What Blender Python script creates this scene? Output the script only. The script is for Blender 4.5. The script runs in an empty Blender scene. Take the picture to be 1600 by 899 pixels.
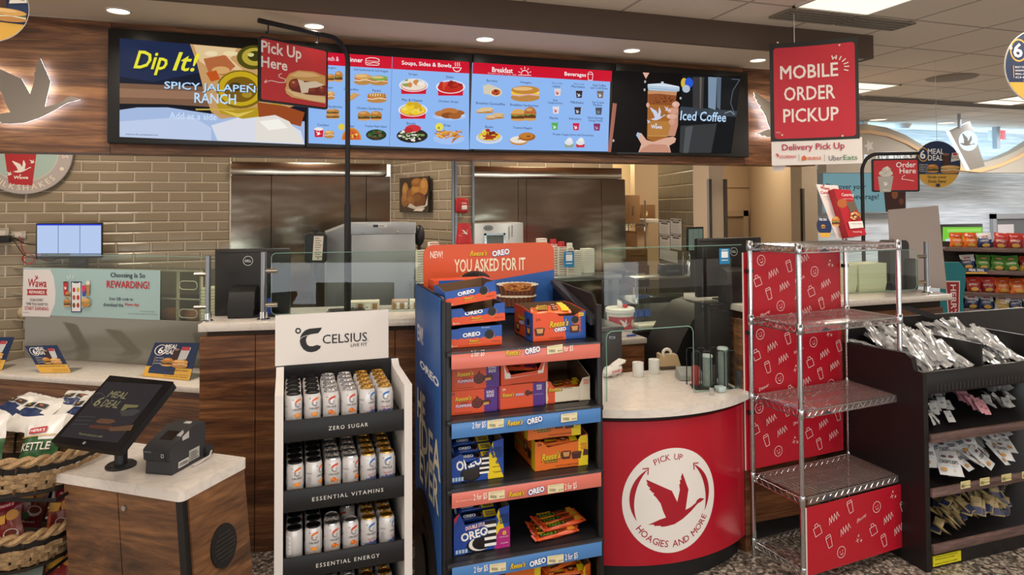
import bpy,bmesh,math,random
from mathutils import Vector,Matrix
from mathutils.geometry import tessellate_polygon
random.seed(7)
SC=bpy.context.scene
COL=SC.collection
PI=math.pi
rad=math.radians

# ------------------------------------------------------------------ camera
# world axes follow the shop: X along the menu wall, Y towards the kitchen, Z up (metres)
FPX,PPX,PPY,EYE=1050.0,800.0,296.0,1.8
YAW,PITCH,ROLL=rad(18.49),rad(1.5),rad(0.3)
_f=Vector((math.sin(YAW)*math.cos(PITCH),math.cos(YAW)*math.cos(PITCH),math.sin(PITCH)))
_r0=Vector((math.cos(YAW),-math.sin(YAW),0))
_u0=_r0.cross(_f)
_r=_r0*math.cos(ROLL)-_u0*math.sin(ROLL)
_u=_r0*math.sin(ROLL)+_u0*math.cos(ROLL)
cam_d=bpy.data.cameras.new('camera')
cam=bpy.data.objects.new('camera',cam_d)
COL.objects.link(cam)
m=Matrix.Identity(4)
for i in range(3):
    m[i][0],m[i][1],m[i][2]=_r[i],_u[i],-_f[i]
m[2][3]=EYE
cam.matrix_world=m
cam_d.sensor_width=36.0
cam_d.lens=FPX*36.0/1600.0
cam_d.shift_y=-(449.5-PPY)/1600.0
cam_d.clip_start=0.05
cam_d.clip_end=200
SC.camera=cam

# ------------------------------------------------------------------ exposure, world, big lights
vs=SC.view_settings
vs.view_transform='Standard'
vs.look='None'
vs.gamma=1.0
vs.exposure=0.0
vs.use_curve_mapping=False
w=bpy.data.worlds.new('shop_ambient')
SC.world=w
w.use_nodes=True
w.node_tree.nodes['Background'].inputs[0].default_value=(1.0,0.88,0.76,1)
w.node_tree.nodes['Background'].inputs[1].default_value=1.5

def area_light(name,loc,sx,sy,energy,col,rot=(0,0,0),spread=180):
    d=bpy.data.lights.new(name,'AREA')
    d.shape='RECTANGLE'
    d.size,d.size_y=sx,sy
    d.energy=energy
    d.color=col
    d.spread=rad(spread)
    o=bpy.data.objects.new(name,d)
    o.location=loc
    o.rotation_euler=rot
    COL.objects.link(o)
    return o

WARM=(1.0,0.87,0.73)
# ceiling troffers of the sales floor (mostly above and behind the camera)
for (x,y) in ((-1.6,1.6),(0.8,1.6),(3.1,1.6),(-1.6,-1.2),(1.2,-1.2),(4.2,-1.2)):
    area_light('ceiling_troffer_light',(x,y,2.94),0.6,1.2,34,WARM)
area_light('ceiling_troffer_light',(5.3,4.6,2.94),0.6,0.6,30,WARM)
area_light('ceiling_troffer_light',(7.6,5.3,2.94),0.6,0.6,40,WARM)
area_light('drinks_fill_light',(9.8,6.2,2.9),3.0,0.6,90,(0.9,0.95,1.0))  # no fitting here: extra lamp added to brighten the far drinks wall
# kitchen ceiling fixtures behind the menu wall; last one added to brighten the passage
for (x,y) in ((-1.6,4.75),(0.2,4.75),(2.0,4.5),(4.35,5.9)):
    area_light('kitchen_ceiling_light',(x,y,2.76),0.5,0.5,17,(1.0,0.86,0.68))
area_light('stock_room_light',(3.6,7.2,2.7),0.5,0.5,22,(1.0,0.84,0.6))
# daylight of the shop front behind the camera
area_light('shopfront_daylight',(1.0,-4.8,0.42),10.0,0.75,110,(0.82,0.92,1.0),(rad(90),0,0))
# blue led cove above the drinks wall
area_light('cove_led_light',(9.5,7.65,2.5),6.0,0.15,30,(0.45,0.75,1.0),(rad(180),0,0))

# ------------------------------------------------------------------ pixel -> shop coordinates
def ray(px,py):
    return _f+_r*((px-PPX)/FPX)-_u*((py-PPY)/FPX)
EYEV=Vector((0,0,EYE))
def at_y(px,py,y):
    d=ray(px,py)
    return EYEV+d*(y/d.y)
def at_x(px,py,x):
    d=ray(px,py)
    return EYEV+d*(x/d.x)
def at_z(px,py,z):
    d=ray(px,py)
    return EYEV+d*((z-EYE)/d.z)
def at_plane(px,py,o,n):
    d=ray(px,py)
    return EYEV+d*((Vector(o)-EYEV).dot(n)/d.dot(n))

# ------------------------------------------------------------------ materials
def lin(h):
    h=h.lstrip('#')
    out=[]
    for i in (0,2,4):
        c=int(h[i:i+2],16)/255.0
        out.append(c/12.92 if c<=0.04045 else ((c+0.055)/1.055)**2.4)
    return tuple(out)+(1.0,)
_mc={}
def new_mat(name):
    mt=bpy.data.materials.new(name)
    mt.use_nodes=True
    return mt,mt.node_tree,mt.node_tree.nodes['Principled BSDF']
def C(h,r=0.5,metal=0.0,spec=0.5,noise=0.0):
    """plain coloured surface, with a slight procedural mottling"""
    k=('c',h,r,metal,spec,noise)
    if k in _mc:
        return _mc[k]
    mt,nt,b=new_mat('paint_'+h.lstrip('#'))
    b.inputs['Base Color'].default_value=lin(h)
    b.inputs['Roughness'].default_value=r
    b.inputs['Metallic'].default_value=metal
    b.inputs['Specular IOR Level'].default_value=spec
    if noise:
        tc=nt.nodes.new('ShaderNodeTexCoord')
        n=nt.nodes.new('ShaderNodeTexNoise')
        n.inputs['Scale'].default_value=9
        n.inputs['Detail'].default_value=5
        mx=nt.nodes.new('ShaderNodeMix')
        mx.data_type='RGBA'
        c=lin(h)
        mx.inputs[6].default_value=c
        mx.inputs[7].default_value=tuple(v*(1-noise) for v in c[:3])+(1,)
        nt.links.new(tc.outputs['Object'],n.inputs['Vector'])
        nt.links.new(n.outputs['Fac'],mx.inputs[0])
        nt.links.new(mx.outputs[2],b.inputs['Base Color'])
    _mc[k]=mt
    return mt
def E(h,s=1.0):
    k=('e',h,s)
    if k in _mc:
        return _mc[k]
    mt,nt,b=new_mat('glow_'+h.lstrip('#'))
    b.inputs['Base Color'].default_value=(0,0,0,1)
    b.inputs['Roughness'].default_value=0.4
    b.inputs['Specular IOR Level'].default_value=0.1
    b.inputs['Emission Color'].default_value=lin(h)
    b.inputs['Emission Strength'].default_value=s
    _mc[k]=mt
    return mt
def tex_nodes(nt,scale,kind='Object'):
    tc=nt.nodes.new('ShaderNodeTexCoord')
    mp=nt.nodes.new('ShaderNodeMapping')
    mp.inputs['Scale'].default_value=scale
    nt.links.new(tc.outputs[kind],mp.inputs['Vector'])
    return mp
def ramp(nt,stops):
    r=nt.nodes.new('ShaderNodeValToRGB')
    while len(r.color_ramp.elements)<len(stops):
        r.color_ramp.elements.new(0.5)
    for e,(p,h) in zip(r.color_ramp.elements,stops):
        e.position=p
        e.color=lin(h)
    return r
def wood(name,stops,scale=(0.9,0.9,9),rough=0.42):
    mt,nt,b=new_mat(name)
    mp=tex_nodes(nt,scale)
    n=nt.nodes.new('ShaderNodeTexNoise')
    n.inputs['Scale'].default_value=1.6
    n.inputs['Detail'].default_value=9
    n.inputs['Roughness'].default_value=0.66
    n.inputs['Distortion'].default_value=0.9
    r=ramp(nt,stops)
    n2=nt.nodes.new('ShaderNodeTexNoise')
    n2.inputs['Scale'].default_value=9
    n2.inputs['Detail'].default_value=4
    mx=nt.nodes.new('ShaderNodeMix')
    mx.data_type='RGBA'
    mx.blend_type='MULTIPLY'
    mx.inputs[0].default_value=0.55
    r2=ramp(nt,[(0.35,'#9a9a9a'),(0.65,'#ffffff')])
    bp=nt.nodes.new('ShaderNodeBump')
    bp.inputs['Strength'].default_value=0.12
    bp.inputs['Distance'].default_value=0.01
    L=nt.links.new
    L(mp.outputs[0],n.inputs['Vector']);L(n.outputs['Fac'],r.inputs[0])
    L(mp.outputs[0],n2.inputs['Vector']);L(n2.outputs['Fac'],r2.inputs[0])
    L(r.outputs[0],mx.inputs[6]);L(r2.outputs[0],mx.inputs[7])
    L(mx.outputs[2],b.inputs['Base Color']);L(n2.outputs['Fac'],bp.inputs['Height'])
    L(bp.outputs[0],b.inputs['Normal'])
    b.inputs['Roughness'].default_value=rough
    return mt
WOOD=wood('walnut_laminate',[(0.28,'#3a2216'),(0.44,'#6a4229'),(0.55,'#8c5c3a'),(0.70,'#b5804f')],(0.8,0.8,11))
WOODK=wood('kiosk_walnut',[(0.30,'#3a281b'),(0.45,'#67452c'),(0.56,'#855b39'),(0.72,'#a2734a')],(1.1,1.1,7))
WOODL=wood('lip_laminate',[(0.3,'#4a3833'),(0.5,'#6d5550'),(0.7,'#8a706a')],(1.5,1.5,22))
PLANK=wood('pale_plank',[(0.30,'#bcc4cd'),(0.5,'#dde2e7'),(0.7,'#f4f6f8')],(0.22,0.22,9),0.6)
def quartz(name,base,vein):
    mt,nt,b=new_mat(name)
    mp=tex_nodes(nt,(3,3,3))
    n=nt.nodes.new('ShaderNodeTexNoise')
    n.inputs['Scale'].default_value=2.2
    n.inputs['Detail'].default_value=10
    n.inputs['Distortion'].default_value=2.0
    r=ramp(nt,[(0.44,base),(0.5,vein),(0.56,base)])
    nt.links.new(mp.outputs[0],n.inputs['Vector'])
    nt.links.new(n.outputs['Fac'],r.inputs[0])
    nt.links.new(r.outputs[0],b.inputs['Base Color'])
    b.inputs['Roughness'].default_value=0.16
    return mt
QUARTZ=quartz('white_quartz','#e6dfd8','#dcd5ce')
def brushed(name,base,rough,aniso_scale):
    mt,nt,b=new_mat(name)
    mp=tex_nodes(nt,aniso_scale)
    n=nt.nodes.new('ShaderNodeTexNoise')
    n.inputs['Scale'].default_value=6
    n.inputs['Detail'].default_value=5
    mp2=tex_nodes(nt,(1.2,1.2,3.0))
    n2=nt.nodes.new('ShaderNodeTexNoise')
    n2.inputs['Scale'].default_value=1.6
    ad=nt.nodes.new('ShaderNodeMath')
    ad.operation='MULTIPLY_ADD'
    ad.inputs[1].default_value=0.03
    bp=nt.nodes.new('ShaderNodeBump')
    bp.inputs['Strength'].default_value=0.16
    bp.inputs['Distance'].default_value=0.03
    L=nt.links.new
    L(mp.outputs[0],n.inputs['Vector']);L(mp2.outputs[0],n2.inputs['Vector'])
    L(n.outputs['Fac'],ad.inputs[0]);L(n2.outputs['Fac'],ad.inputs[2])
    L(ad.outputs[0],bp.inputs['Height']);L(bp.outputs[0],b.inputs['Normal'])
    b.inputs['Base Color'].default_value=lin(base)
    b.inputs['Metallic'].default_value=1
    b.inputs['Roughness'].default_value=rough
    return mt
STEEL=brushed('brushed_steel','#b3a898',0.17,(60,60,1))
STEELD=C('#8d9296',0.35,1.0)
CHROME=C('#c9ccd0',0.16,1.0)
GOLD=C('#c79a45',0.3,1.0)
BLACKM=C('#141416',0.45)
def tiles(name,c1,c2,mortar,bw,rh,ms,rough,bump,off=(0,0,0)):
    mt,nt,b=new_mat(name)
    tc=nt.nodes.new('ShaderNodeTexCoord')
    sp=nt.nodes.new('ShaderNodeSeparateXYZ')
    cb=nt.nodes.new('ShaderNodeCombineXYZ')
    L=nt.links.new
    ax=nt.nodes.new('ShaderNodeMath');ax.inputs[1].default_value=off[0]
    az=nt.nodes.new('ShaderNodeMath');az.inputs[1].default_value=off[2]
    L(tc.outputs['Object'],sp.inputs[0])
    L(sp.outputs[0],ax.inputs[0]);L(sp.outputs[2],az.inputs[0])
    L(ax.outputs[0],cb.inputs[0]);L(az.outputs[0],cb.inputs[1])
    br=nt.nodes.new('ShaderNodeTexBrick')
    br.inputs['Scale'].default_value=1
    br.inputs['Brick Width'].default_value=bw
    br.inputs['Row Height'].default_value=rh
    br.inputs['Mortar Size'].default_value=ms
    br.inputs['Mortar Smooth'].default_value=0.1
    br.inputs['Color1'].default_value=lin(c1)
    br.inputs['Color2'].default_value=lin(c2)
    br.inputs['Mortar'].default_value=lin(mortar)
    b2=nt.nodes.new('ShaderNodeTexBrick')
    for k in ('Scale','Brick Width','Row Height'):
        b2.inputs[k].default_value=br.inputs[k].default_value
    b2.inputs['Mortar Size'].default_value=ms*3.2
    b2.inputs['Mortar Smooth'].default_value=1.0
    L(cb.outputs[0],br.inputs['Vector']);L(cb.outputs[0],b2.inputs['Vector'])
    L(br.outputs['Color'],b.inputs['Base Color'])
    inv=nt.nodes.new('ShaderNodeMath');inv.operation='SUBTRACT';inv.inputs[0].default_value=1
    L(b2.outputs['Fac'],inv.inputs[1])
    nz=nt.nodes.new('ShaderNodeTexNoise');nz.inputs['Scale'].default_value=7
    L(tc.outputs['Object'],nz.inputs['Vector'])
    ad=nt.nodes.new('ShaderNodeMath');ad.operation='MULTIPLY_ADD';ad.inputs[1].default_value=0.35
    L(nz.outputs['Fac'],ad.inputs[0]);L(inv.outputs[0],ad.inputs[2])
    bp=nt.nodes.new('ShaderNodeBump')
    bp.inputs['Strength'].default_value=bump
    bp.inputs['Distance'].default_value=0.008
    L(ad.outputs[0],bp.inputs['Height']);L(bp.outputs[0],b.inputs['Normal'])
    b.inputs['Roughness'].default_value=rough
    return mt
TILE=tiles('glazed_taupe_tile','#9a8d79','#92856f','#c4b7a1',0.236,0.0772,0.0042,0.12,0.7,(0.05,0,0.0))
BLOCK=tiles('grey_block_tile','#625c4d','#5d5748','#7a7261',0.30,0.125,0.004,0.35,0.5)
def grid_ceiling():
    mt,nt,b=new_mat('ceiling_tile')
    tc=nt.nodes.new('ShaderNodeTexCoord')
    br=nt.nodes.new('ShaderNodeTexBrick')
    mp=nt.nodes.new('ShaderNodeMapping')
    mp.inputs['Location'].default_value=(-3.75,-3.19,0)
    br.offset=0.0
    br.inputs['Scale'].default_value=1
    br.inputs['Brick Width'].default_value=0.62
    br.inputs['Row Height'].default_value=0.585
    br.inputs['Mortar Size'].default_value=0.011
    br.inputs['Mortar Smooth'].default_value=0.0
    br.inputs['Color1'].default_value=lin('#e8dccd')
    br.inputs['Color2'].default_value=lin('#e4d8c9')
    br.inputs['Mortar'].default_value=lin('#b3a698')
    n=nt.nodes.new('ShaderNodeTexNoise');n.inputs['Scale'].default_value=120
    bp=nt.nodes.new('ShaderNodeBump');bp.inputs['Strength'].default_value=0.15;bp.inputs['Distance'].default_value=0.004
    L=nt.links.new
    L(tc.outputs['Object'],mp.inputs[0]);L(mp.outputs[0],br.inputs['Vector'])
    L(tc.outputs['Object'],n.inputs['Vector']);L(n.outputs['Fac'],bp.inputs['Height'])
    L(br.outputs['Color'],b.inputs['Base Color']);L(bp.outputs[0],b.inputs['Normal'])
    b.inputs['Roughness'].default_value=0.85
    return mt
CEIL=grid_ceiling()
def terrazzo():
    mt,nt,b=new_mat('terrazzo')
    mp=tex_nodes(nt,(1,1,1))
    v=nt.nodes.new('ShaderNodeTexVoronoi');v.inputs['Scale'].default_value=70
    sp=nt.nodes.new('ShaderNodeSeparateColor')
    r=ramp(nt,[(0.0,'#3a3531'),(0.45,'#6e675f'),(0.8,'#a79d92'),(1.0,'#c9bfb4')])
    L=nt.links.new
    L(mp.outputs[0],v.inputs['Vector']);L(v.outputs['Color'],sp.inputs[0]);L(sp.outputs[0],r.inputs[0])
    L(r.outputs[0],b.inputs['Base Color'])
    b.inputs['Roughness'].default_value=0.3
    return mt
FLOORM=terrazzo()
def glass(name,tint='#f4fbf8',rough=0.0,ior=1.45):
    mt=bpy.data.materials.new(name)
    mt.use_nodes=True
    nt=mt.node_tree
    nt.nodes.clear()
    out=nt.nodes.new('ShaderNodeOutputMaterial')
    mx=nt.nodes.new('ShaderNodeMixShader')
    tr=nt.nodes.new('ShaderNodeBsdfTransparent')
    gl=nt.nodes.new('ShaderNodeBsdfGlossy')
    fr=nt.nodes.new('ShaderNodeFresnel')
    fr.inputs['IOR'].default_value=ior
    tr.inputs[0].default_value=lin(tint)
    gl.inputs['Roughness'].default_value=rough
    L=nt.links.new
    geo=nt.nodes.new('ShaderNodeNewGeometry')   # back faces of the pane only transmit
    mu=nt.nodes.new('ShaderNodeMath');mu.operation='MULTIPLY_ADD';mu.inputs[1].default_value=-1;mu.inputs[2].default_value=1
    m2=nt.nodes.new('ShaderNodeMath');m2.operation='MULTIPLY'
    L(geo.outputs['Backfacing'],mu.inputs[0]);L(mu.outputs[0],m2.inputs[0]);L(fr.outputs[0],m2.inputs[1])
    L(m2.outputs[0],mx.inputs[0]);L(tr.outputs[0],mx.inputs[1]);L(gl.outputs[0],mx.inputs[2]);L(mx.outputs[0],out.inputs[0])
    return mt
GLASS=glass('clear_glass')
GLASSG=glass('smoked_glass','#b9bdb8',0.05,1.5)
PLASTIC=glass('clear_plastic','#e8ebe9',0.12,1.6)
WRAP=C('#d9dcdf',.18,.35,.9)
WRAP=WRAP.copy();WRAP.name='crinkled_film';WRAP.node_tree.nodes['Principled BSDF'].inputs['Alpha'].default_value=.55
LINER=C('#c9c0bd',.12,0,.6).copy()
LINER.name='frosted_liner'
LINER.node_tree.nodes['Principled BSDF'].inputs['Alpha'].default_value=.1
CUPM=C('#dfe3e5',.2,0,.7).copy()
CUPM.name='clear_cup'
CUPM.node_tree.nodes['Principled BSDF'].inputs['Alpha'].default_value=.3
GLASSEDGE=C('#7fa596',0.15)

# ------------------------------------------------------------------ mesh builder
_org={}          # object name -> matrix of the thing it belongs to
def Mrz(loc,rz=0.0):
    return Matrix.Translation(Vector(loc)) @ Matrix.Rotation(rz,4,'Z')
def tag(o,label=None,cat=None,group=None,kind=None):
    if label:o['label']=label
    if cat:o['category']=cat
    if group:o['group']=group
    if kind:o['kind']=kind
    return o
def thing(name,label,cat,loc,rz=0.0,group=None):
    o=bpy.data.objects.new(name,None)
    o.empty_display_size=0.05
    o.location=loc
    o.rotation_euler=(0,0,rz)
    COL.objects.link(o)
    _org[o.name]=Mrz(loc,rz)
    return tag(o,label,cat,group)
def unit2(a,b):
    d=Vector((b[0]-a[0],b[1]-a[1],0))
    return d.normalized()
class MB:
    def __init__(self,M=None):
        self.M=M or Matrix.Identity(4)
        self.v,self.f,self.m,self.mats=[],[],[],[]
    def mi(self,mat):
        if mat not in self.mats:
            self.mats.append(mat)
        return self.mats.index(mat)
    def add(self,verts,faces,mat):
        b=len(self.v)
        M=self.M
        self.v.extend(M @ Vector(q) for q in verts)
        k=self.mi(mat)
        for f in faces:
            self.f.append(tuple(b+i for i in f))
            self.m.append(k)
        return self
    def bm(self,bm_,mat):
        bm_.verts.index_update()
        self.add([x.co.copy() for x in bm_.verts],[[x.index for x in f.verts] for f in bm_.faces],mat)
        bm_.free()
        return self
    def box(self,x0,y0,z0,x1,y1,z1,mat,bev=0.0,seg=2):
        if x1<x0:x0,x1=x1,x0
        if y1<y0:y0,y1=y1,y0
        if z1<z0:z0,z1=z1,z0
        vs_=[(x0,y0,z0),(x1,y0,z0),(x1,y1,z0),(x0,y1,z0),(x0,y0,z1),(x1,y0,z1),(x1,y1,z1),(x0,y1,z1)]
        fs=[(0,3,2,1),(4,5,6,7),(0,1,5,4),(1,2,6,5),(2,3,7,6),(3,0,4,7)]
        if bev<=0:
            return self.add(vs_,fs,mat)
        return self.bevelled(vs_,fs,mat,bev,seg)
    def bevelled(self,vs_,fs,mat,bev,seg=2):
        b=bmesh.new()
        q=[b.verts.new(p) for p in vs_]
        for f in fs:
            b.faces.new([q[i] for i in f])
        bmesh.ops.bevel(b,geom=list(b.edges),offset=bev,segments=seg,affect='EDGES',profile=0.5,clamp_overlap=True)
        return self.bm(b,mat)
    def hexa(self,p8,mat,bev=0.0):
        fs=[(0,3,2,1),(4,5,6,7),(0,1,5,4),(1,2,6,5),(2,3,7,6),(3,0,4,7)]
        return self.bevelled(p8,fs,mat,bev) if bev else self.add(p8,fs,mat)
    def prism(self,pts,a0,a1,mat,axis='z',bev=0.0):
        """2-D outline pushed through a0..a1; axis z: (x,y), y: (x,z), x: (y,z)"""
        def p3(p,a):
            return {'z':(p[0],p[1],a),'y':(p[0],a,p[1]),'x':(a,p[0],p[1])}[axis]
        n=len(pts)
        ar=sum(pts[i][0]*pts[(i+1)%n][1]-pts[(i+1)%n][0]*pts[i][1] for i in range(n))
        if ar<0:pts=pts[::-1]
        vs_=[p3(p,a0) for p in pts]+[p3(p,a1) for p in pts]
        side=[(i,(i+1)%n,n+(i+1)%n,n+i) for i in range(n)]
        caps=[]
        try:
            tri=tessellate_polygon([[Vector((p[0],p[1],0)) for p in pts]])
        except Exception:
            tri=[]
        if n<=4:
            caps=[tuple(range(n-1,-1,-1)),tuple(range(n,2*n))]
        else:
            for t in tri:
                a,b_,c=t
                s=(pts[b_][0]-pts[a][0])*(pts[c][1]-pts[a][1])-(pts[c][0]-pts[a][0])*(pts[b_][1]-pts[a][1])
                if s<0:a,b_,c=a,c,b_
                caps+=[(c,b_,a),(n+a,n+b_,n+c)]
        fs=side+caps
        if axis=='y':fs=[f[::-1] for f in fs]
        return self.add(vs_,fs,mat)
    def tube(self,pts,r,mat,n=8,closed=False,caps=True):
        pts=[Vector(p) for p in pts]
        rr=r if isinstance(r,(list,tuple)) else [r]*len(pts)
        vs_,fs=[],[]
        prev=None
        k=len(pts)
        for i,p in enumerate(pts):
            if closed:t=pts[(i+1)%k]-pts[i-1]
            else:t=pts[min(i+1,k-1)]-pts[max(i-1,0)]
            t.normalize()
            if prev is None:
                a=Vector((0,0,1)) if abs(t.z)<0.9 else Vector((1,0,0))
            else:
                a=prev
            x=(a-t*a.dot(t)).normalized()
            prev=x
            y=t.cross(x)
            for j in range(n):
                an=2*PI*j/n
                vs_.append(p+(x*math.cos(an)+y*math.sin(an))*rr[i])
        for i in range(k if closed else k-1):
            for j in range(n):
                a,b_=i*n+j,i*n+(j+1)%n
                c,d=((i+1)%k)*n+(j+1)%n,((i+1)%k)*n+j
                fs.append((a,b_,c,d))
        if caps and not closed:
            fs.append(tuple(range(n-1,-1,-1)))
            fs.append(tuple((k-1)*n+j for j in range(n)))
        return self.add(vs_,fs,mat)
    def rod(self,a,b_,r,mat,n=8):
        return self.tube([a,b_],r,mat,n)
    def lathe(self,prof,mat,n=24,c=(0,0,0),squash=1.0):
        vs_,fs=[],[]
        for (r,z) in prof:
            for j in range(n):
                an=2*PI*j/n
                vs_.append((c[0]+r*math.cos(an),c[1]+r*squash*math.sin(an),c[2]+z))
        for i in range(len(prof)-1):
            for j in range(n):
                fs.append((i*n+j,i*n+(j+1)%n,(i+1)*n+(j+1)%n,(i+1)*n+j))
        if prof[0][0]>1e-6:fs.append(tuple(range(n-1,-1,-1)))
        if prof[-1][0]>1e-6:fs.append(tuple((len(prof)-1)*n+j for j in range(n)))
        return self.add(vs_,fs,mat)
    def ell(self,c,rx,ry,rz_,mat,n=14,m_=8,rot=None):
        vs_,fs=[],[]
        for i in range(m_+1):
            ph=-PI/2+PI*i/m_
            for j in range(n):
                th=2*PI*j/n
                p=Vector((rx*math.cos(ph)*math.cos(th),ry*math.cos(ph)*math.sin(th),rz_*math.sin(ph)))
                if rot:p=rot @ p
                vs_.append(Vector(c)+p)
        for i in range(m_):
            for j in range(n):
                fs.append((i*n+j,i*n+(j+1)%n,(i+1)*n+(j+1)%n,(i+1)*n+j))
        return self.add(vs_,fs,mat)
    def build(self,name,parent=None,smooth=40,label=None,kind=None,origin=None):
        me=bpy.data.meshes.new(name)
        if parent is not None:
            root=_org[parent.name]
        elif origin is not None:
            root=origin if isinstance(origin,Matrix) else Matrix.Translation(Vector(origin))
        else:
            root=Matrix.Identity(4)
        inv=root.inverted()
        me.from_pydata([inv @ q for q in self.v],[],self.f)
        for mt in self.mats:me.materials.append(mt)
        me.polygons.foreach_set('material_index',self.m)
        me.validate()
        me.update()
        if smooth:
            me.polygons.foreach_set('use_smooth',[True]*len(me.polygons))
            me.set_sharp_from_angle(angle=rad(smooth))
        o=bpy.data.objects.new(name,me)
        COL.objects.link(o)
        if parent is not None:
            o.parent=parent
        else:
            o.matrix_world=root
        _org[o.name]=root
        if label:o['label']=label
        if kind:o['kind']=kind
        return o
def struct(name,mb,smooth=30,origin=None):
    o=mb.build(name,None,smooth,origin=origin)
    o['kind']='structure'
    return o
def solo(name,mb,label,cat,group=None,smooth=40,origin=None):
    """a thing that is one mesh, with its origin at its base"""
    if origin is None:
        n=len(mb.v)
        c=Vector((sum(q.x for q in mb.v)/n,sum(q.y for q in mb.v)/n,min(q.z for q in mb.v)))
        origin=c
    return tag(mb.build(name,None,smooth,origin=origin),label,cat,group)
def dup(o,M,label=None,group=None):
    """copy of a thing with its parts and sub-parts, no operators"""
    c=o.copy();COL.objects.link(c)
    c.matrix_world=M
    if label:c['label']=label
    if group:c['group']=group
    for ch in o.children:
        d=ch.copy();COL.objects.link(d);d.parent=c
        for g in ch.children:
            e=g.copy();COL.objects.link(e);e.parent=d
    return c

# ------------------------------------------------------------------ flat printing on a surface
_tx={}
def text_mesh(s,bold,shear,res):
    k=(s,bold,shear,res)
    if k in _tx:return _tx[k]
    cu=bpy.data.curves.new('t','FONT')
    cu.body=s.lstrip('~')
    if s[0]=='~':cu.space_character=1.32
    multi=bold>0 and any(c_ in 'MW' for c_ in s)     # these letters break when their outline is grown
    cu.offset=0 if multi else bold
    cu.shear=shear
    cu.resolution_u=res
    cu.dimensions='2D'
    cu.fill_mode='FRONT'
    o=bpy.data.objects.new('t',cu)
    me=o.to_mesh()
    vs_=[(q.co.x,q.co.y) for q in me.vertices]
    fs=[tuple(p.vertices) for p in me.polygons]
    o.to_mesh_clear()
    bpy.data.objects.remove(o)
    bpy.data.curves.remove(cu)
    if multi:
        n0,v0,f0=len(vs_),vs_,fs
        vs_=[(x+dx*bold,y+dy*bold,dz) for dx,dy,dz in ((-1,-1,0),(1,-1,.3),(1,1,.6),(-1,1,.9)) for x,y in v0]
        fs=[tuple(i+k*n0 for i in f) for k in range(4) for f in f0]
    if vs_:
        xs=[q[0] for q in vs_];ys=[q[1] for q in vs_]
        x0,y0=min(xs),min(ys)
        W,H_=max(xs)-x0,max(ys)-y0
        vs_=[(q[0]-x0,q[1]-y0,q[2] if len(q)>2 else 0) for q in vs_]
    else:
        W=H_=1
    _tx[k]=(vs_,fs,W,H_)
    return _tx[k]
GOOSE=[(1200,450),(1170,441),(1152,447),(1140,462),(1110,478),(1078,487),(1097,385),(1062,295),(1053,315),(1055,330),(1046,328),(1048,350),(1042,352),(1046,380),(1030,440),
         (1000,380),(862,312),(866,328),(872,333),(862,333),(876,352),(884,356),(876,360),(892,378),(905,386),(897,390),(915,408),(938,440),(950,478),(966,512),
         (930,520),(868,542),(900,542),(902,550),(935,551),(940,557),(965,557),(1012,551),(1060,531),(1110,500),(1152,468),(1180,459)]
GOOSE=[((x-1034)/330.0,-(y-428)/330.0) for x,y in GOOSE]
def circ(x,y,rx,ry=None,n=28,a0=0,a1=360):
    ry=rx if ry is None else ry
    full=abs(a1-a0)>=360
    k=n if full else n+1
    return [(x+rx*math.cos(rad(a0+(a1-a0)*i/n)),y+ry*math.sin(rad(a0+(a1-a0)*i/n))) for i in range(k)]
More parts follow.
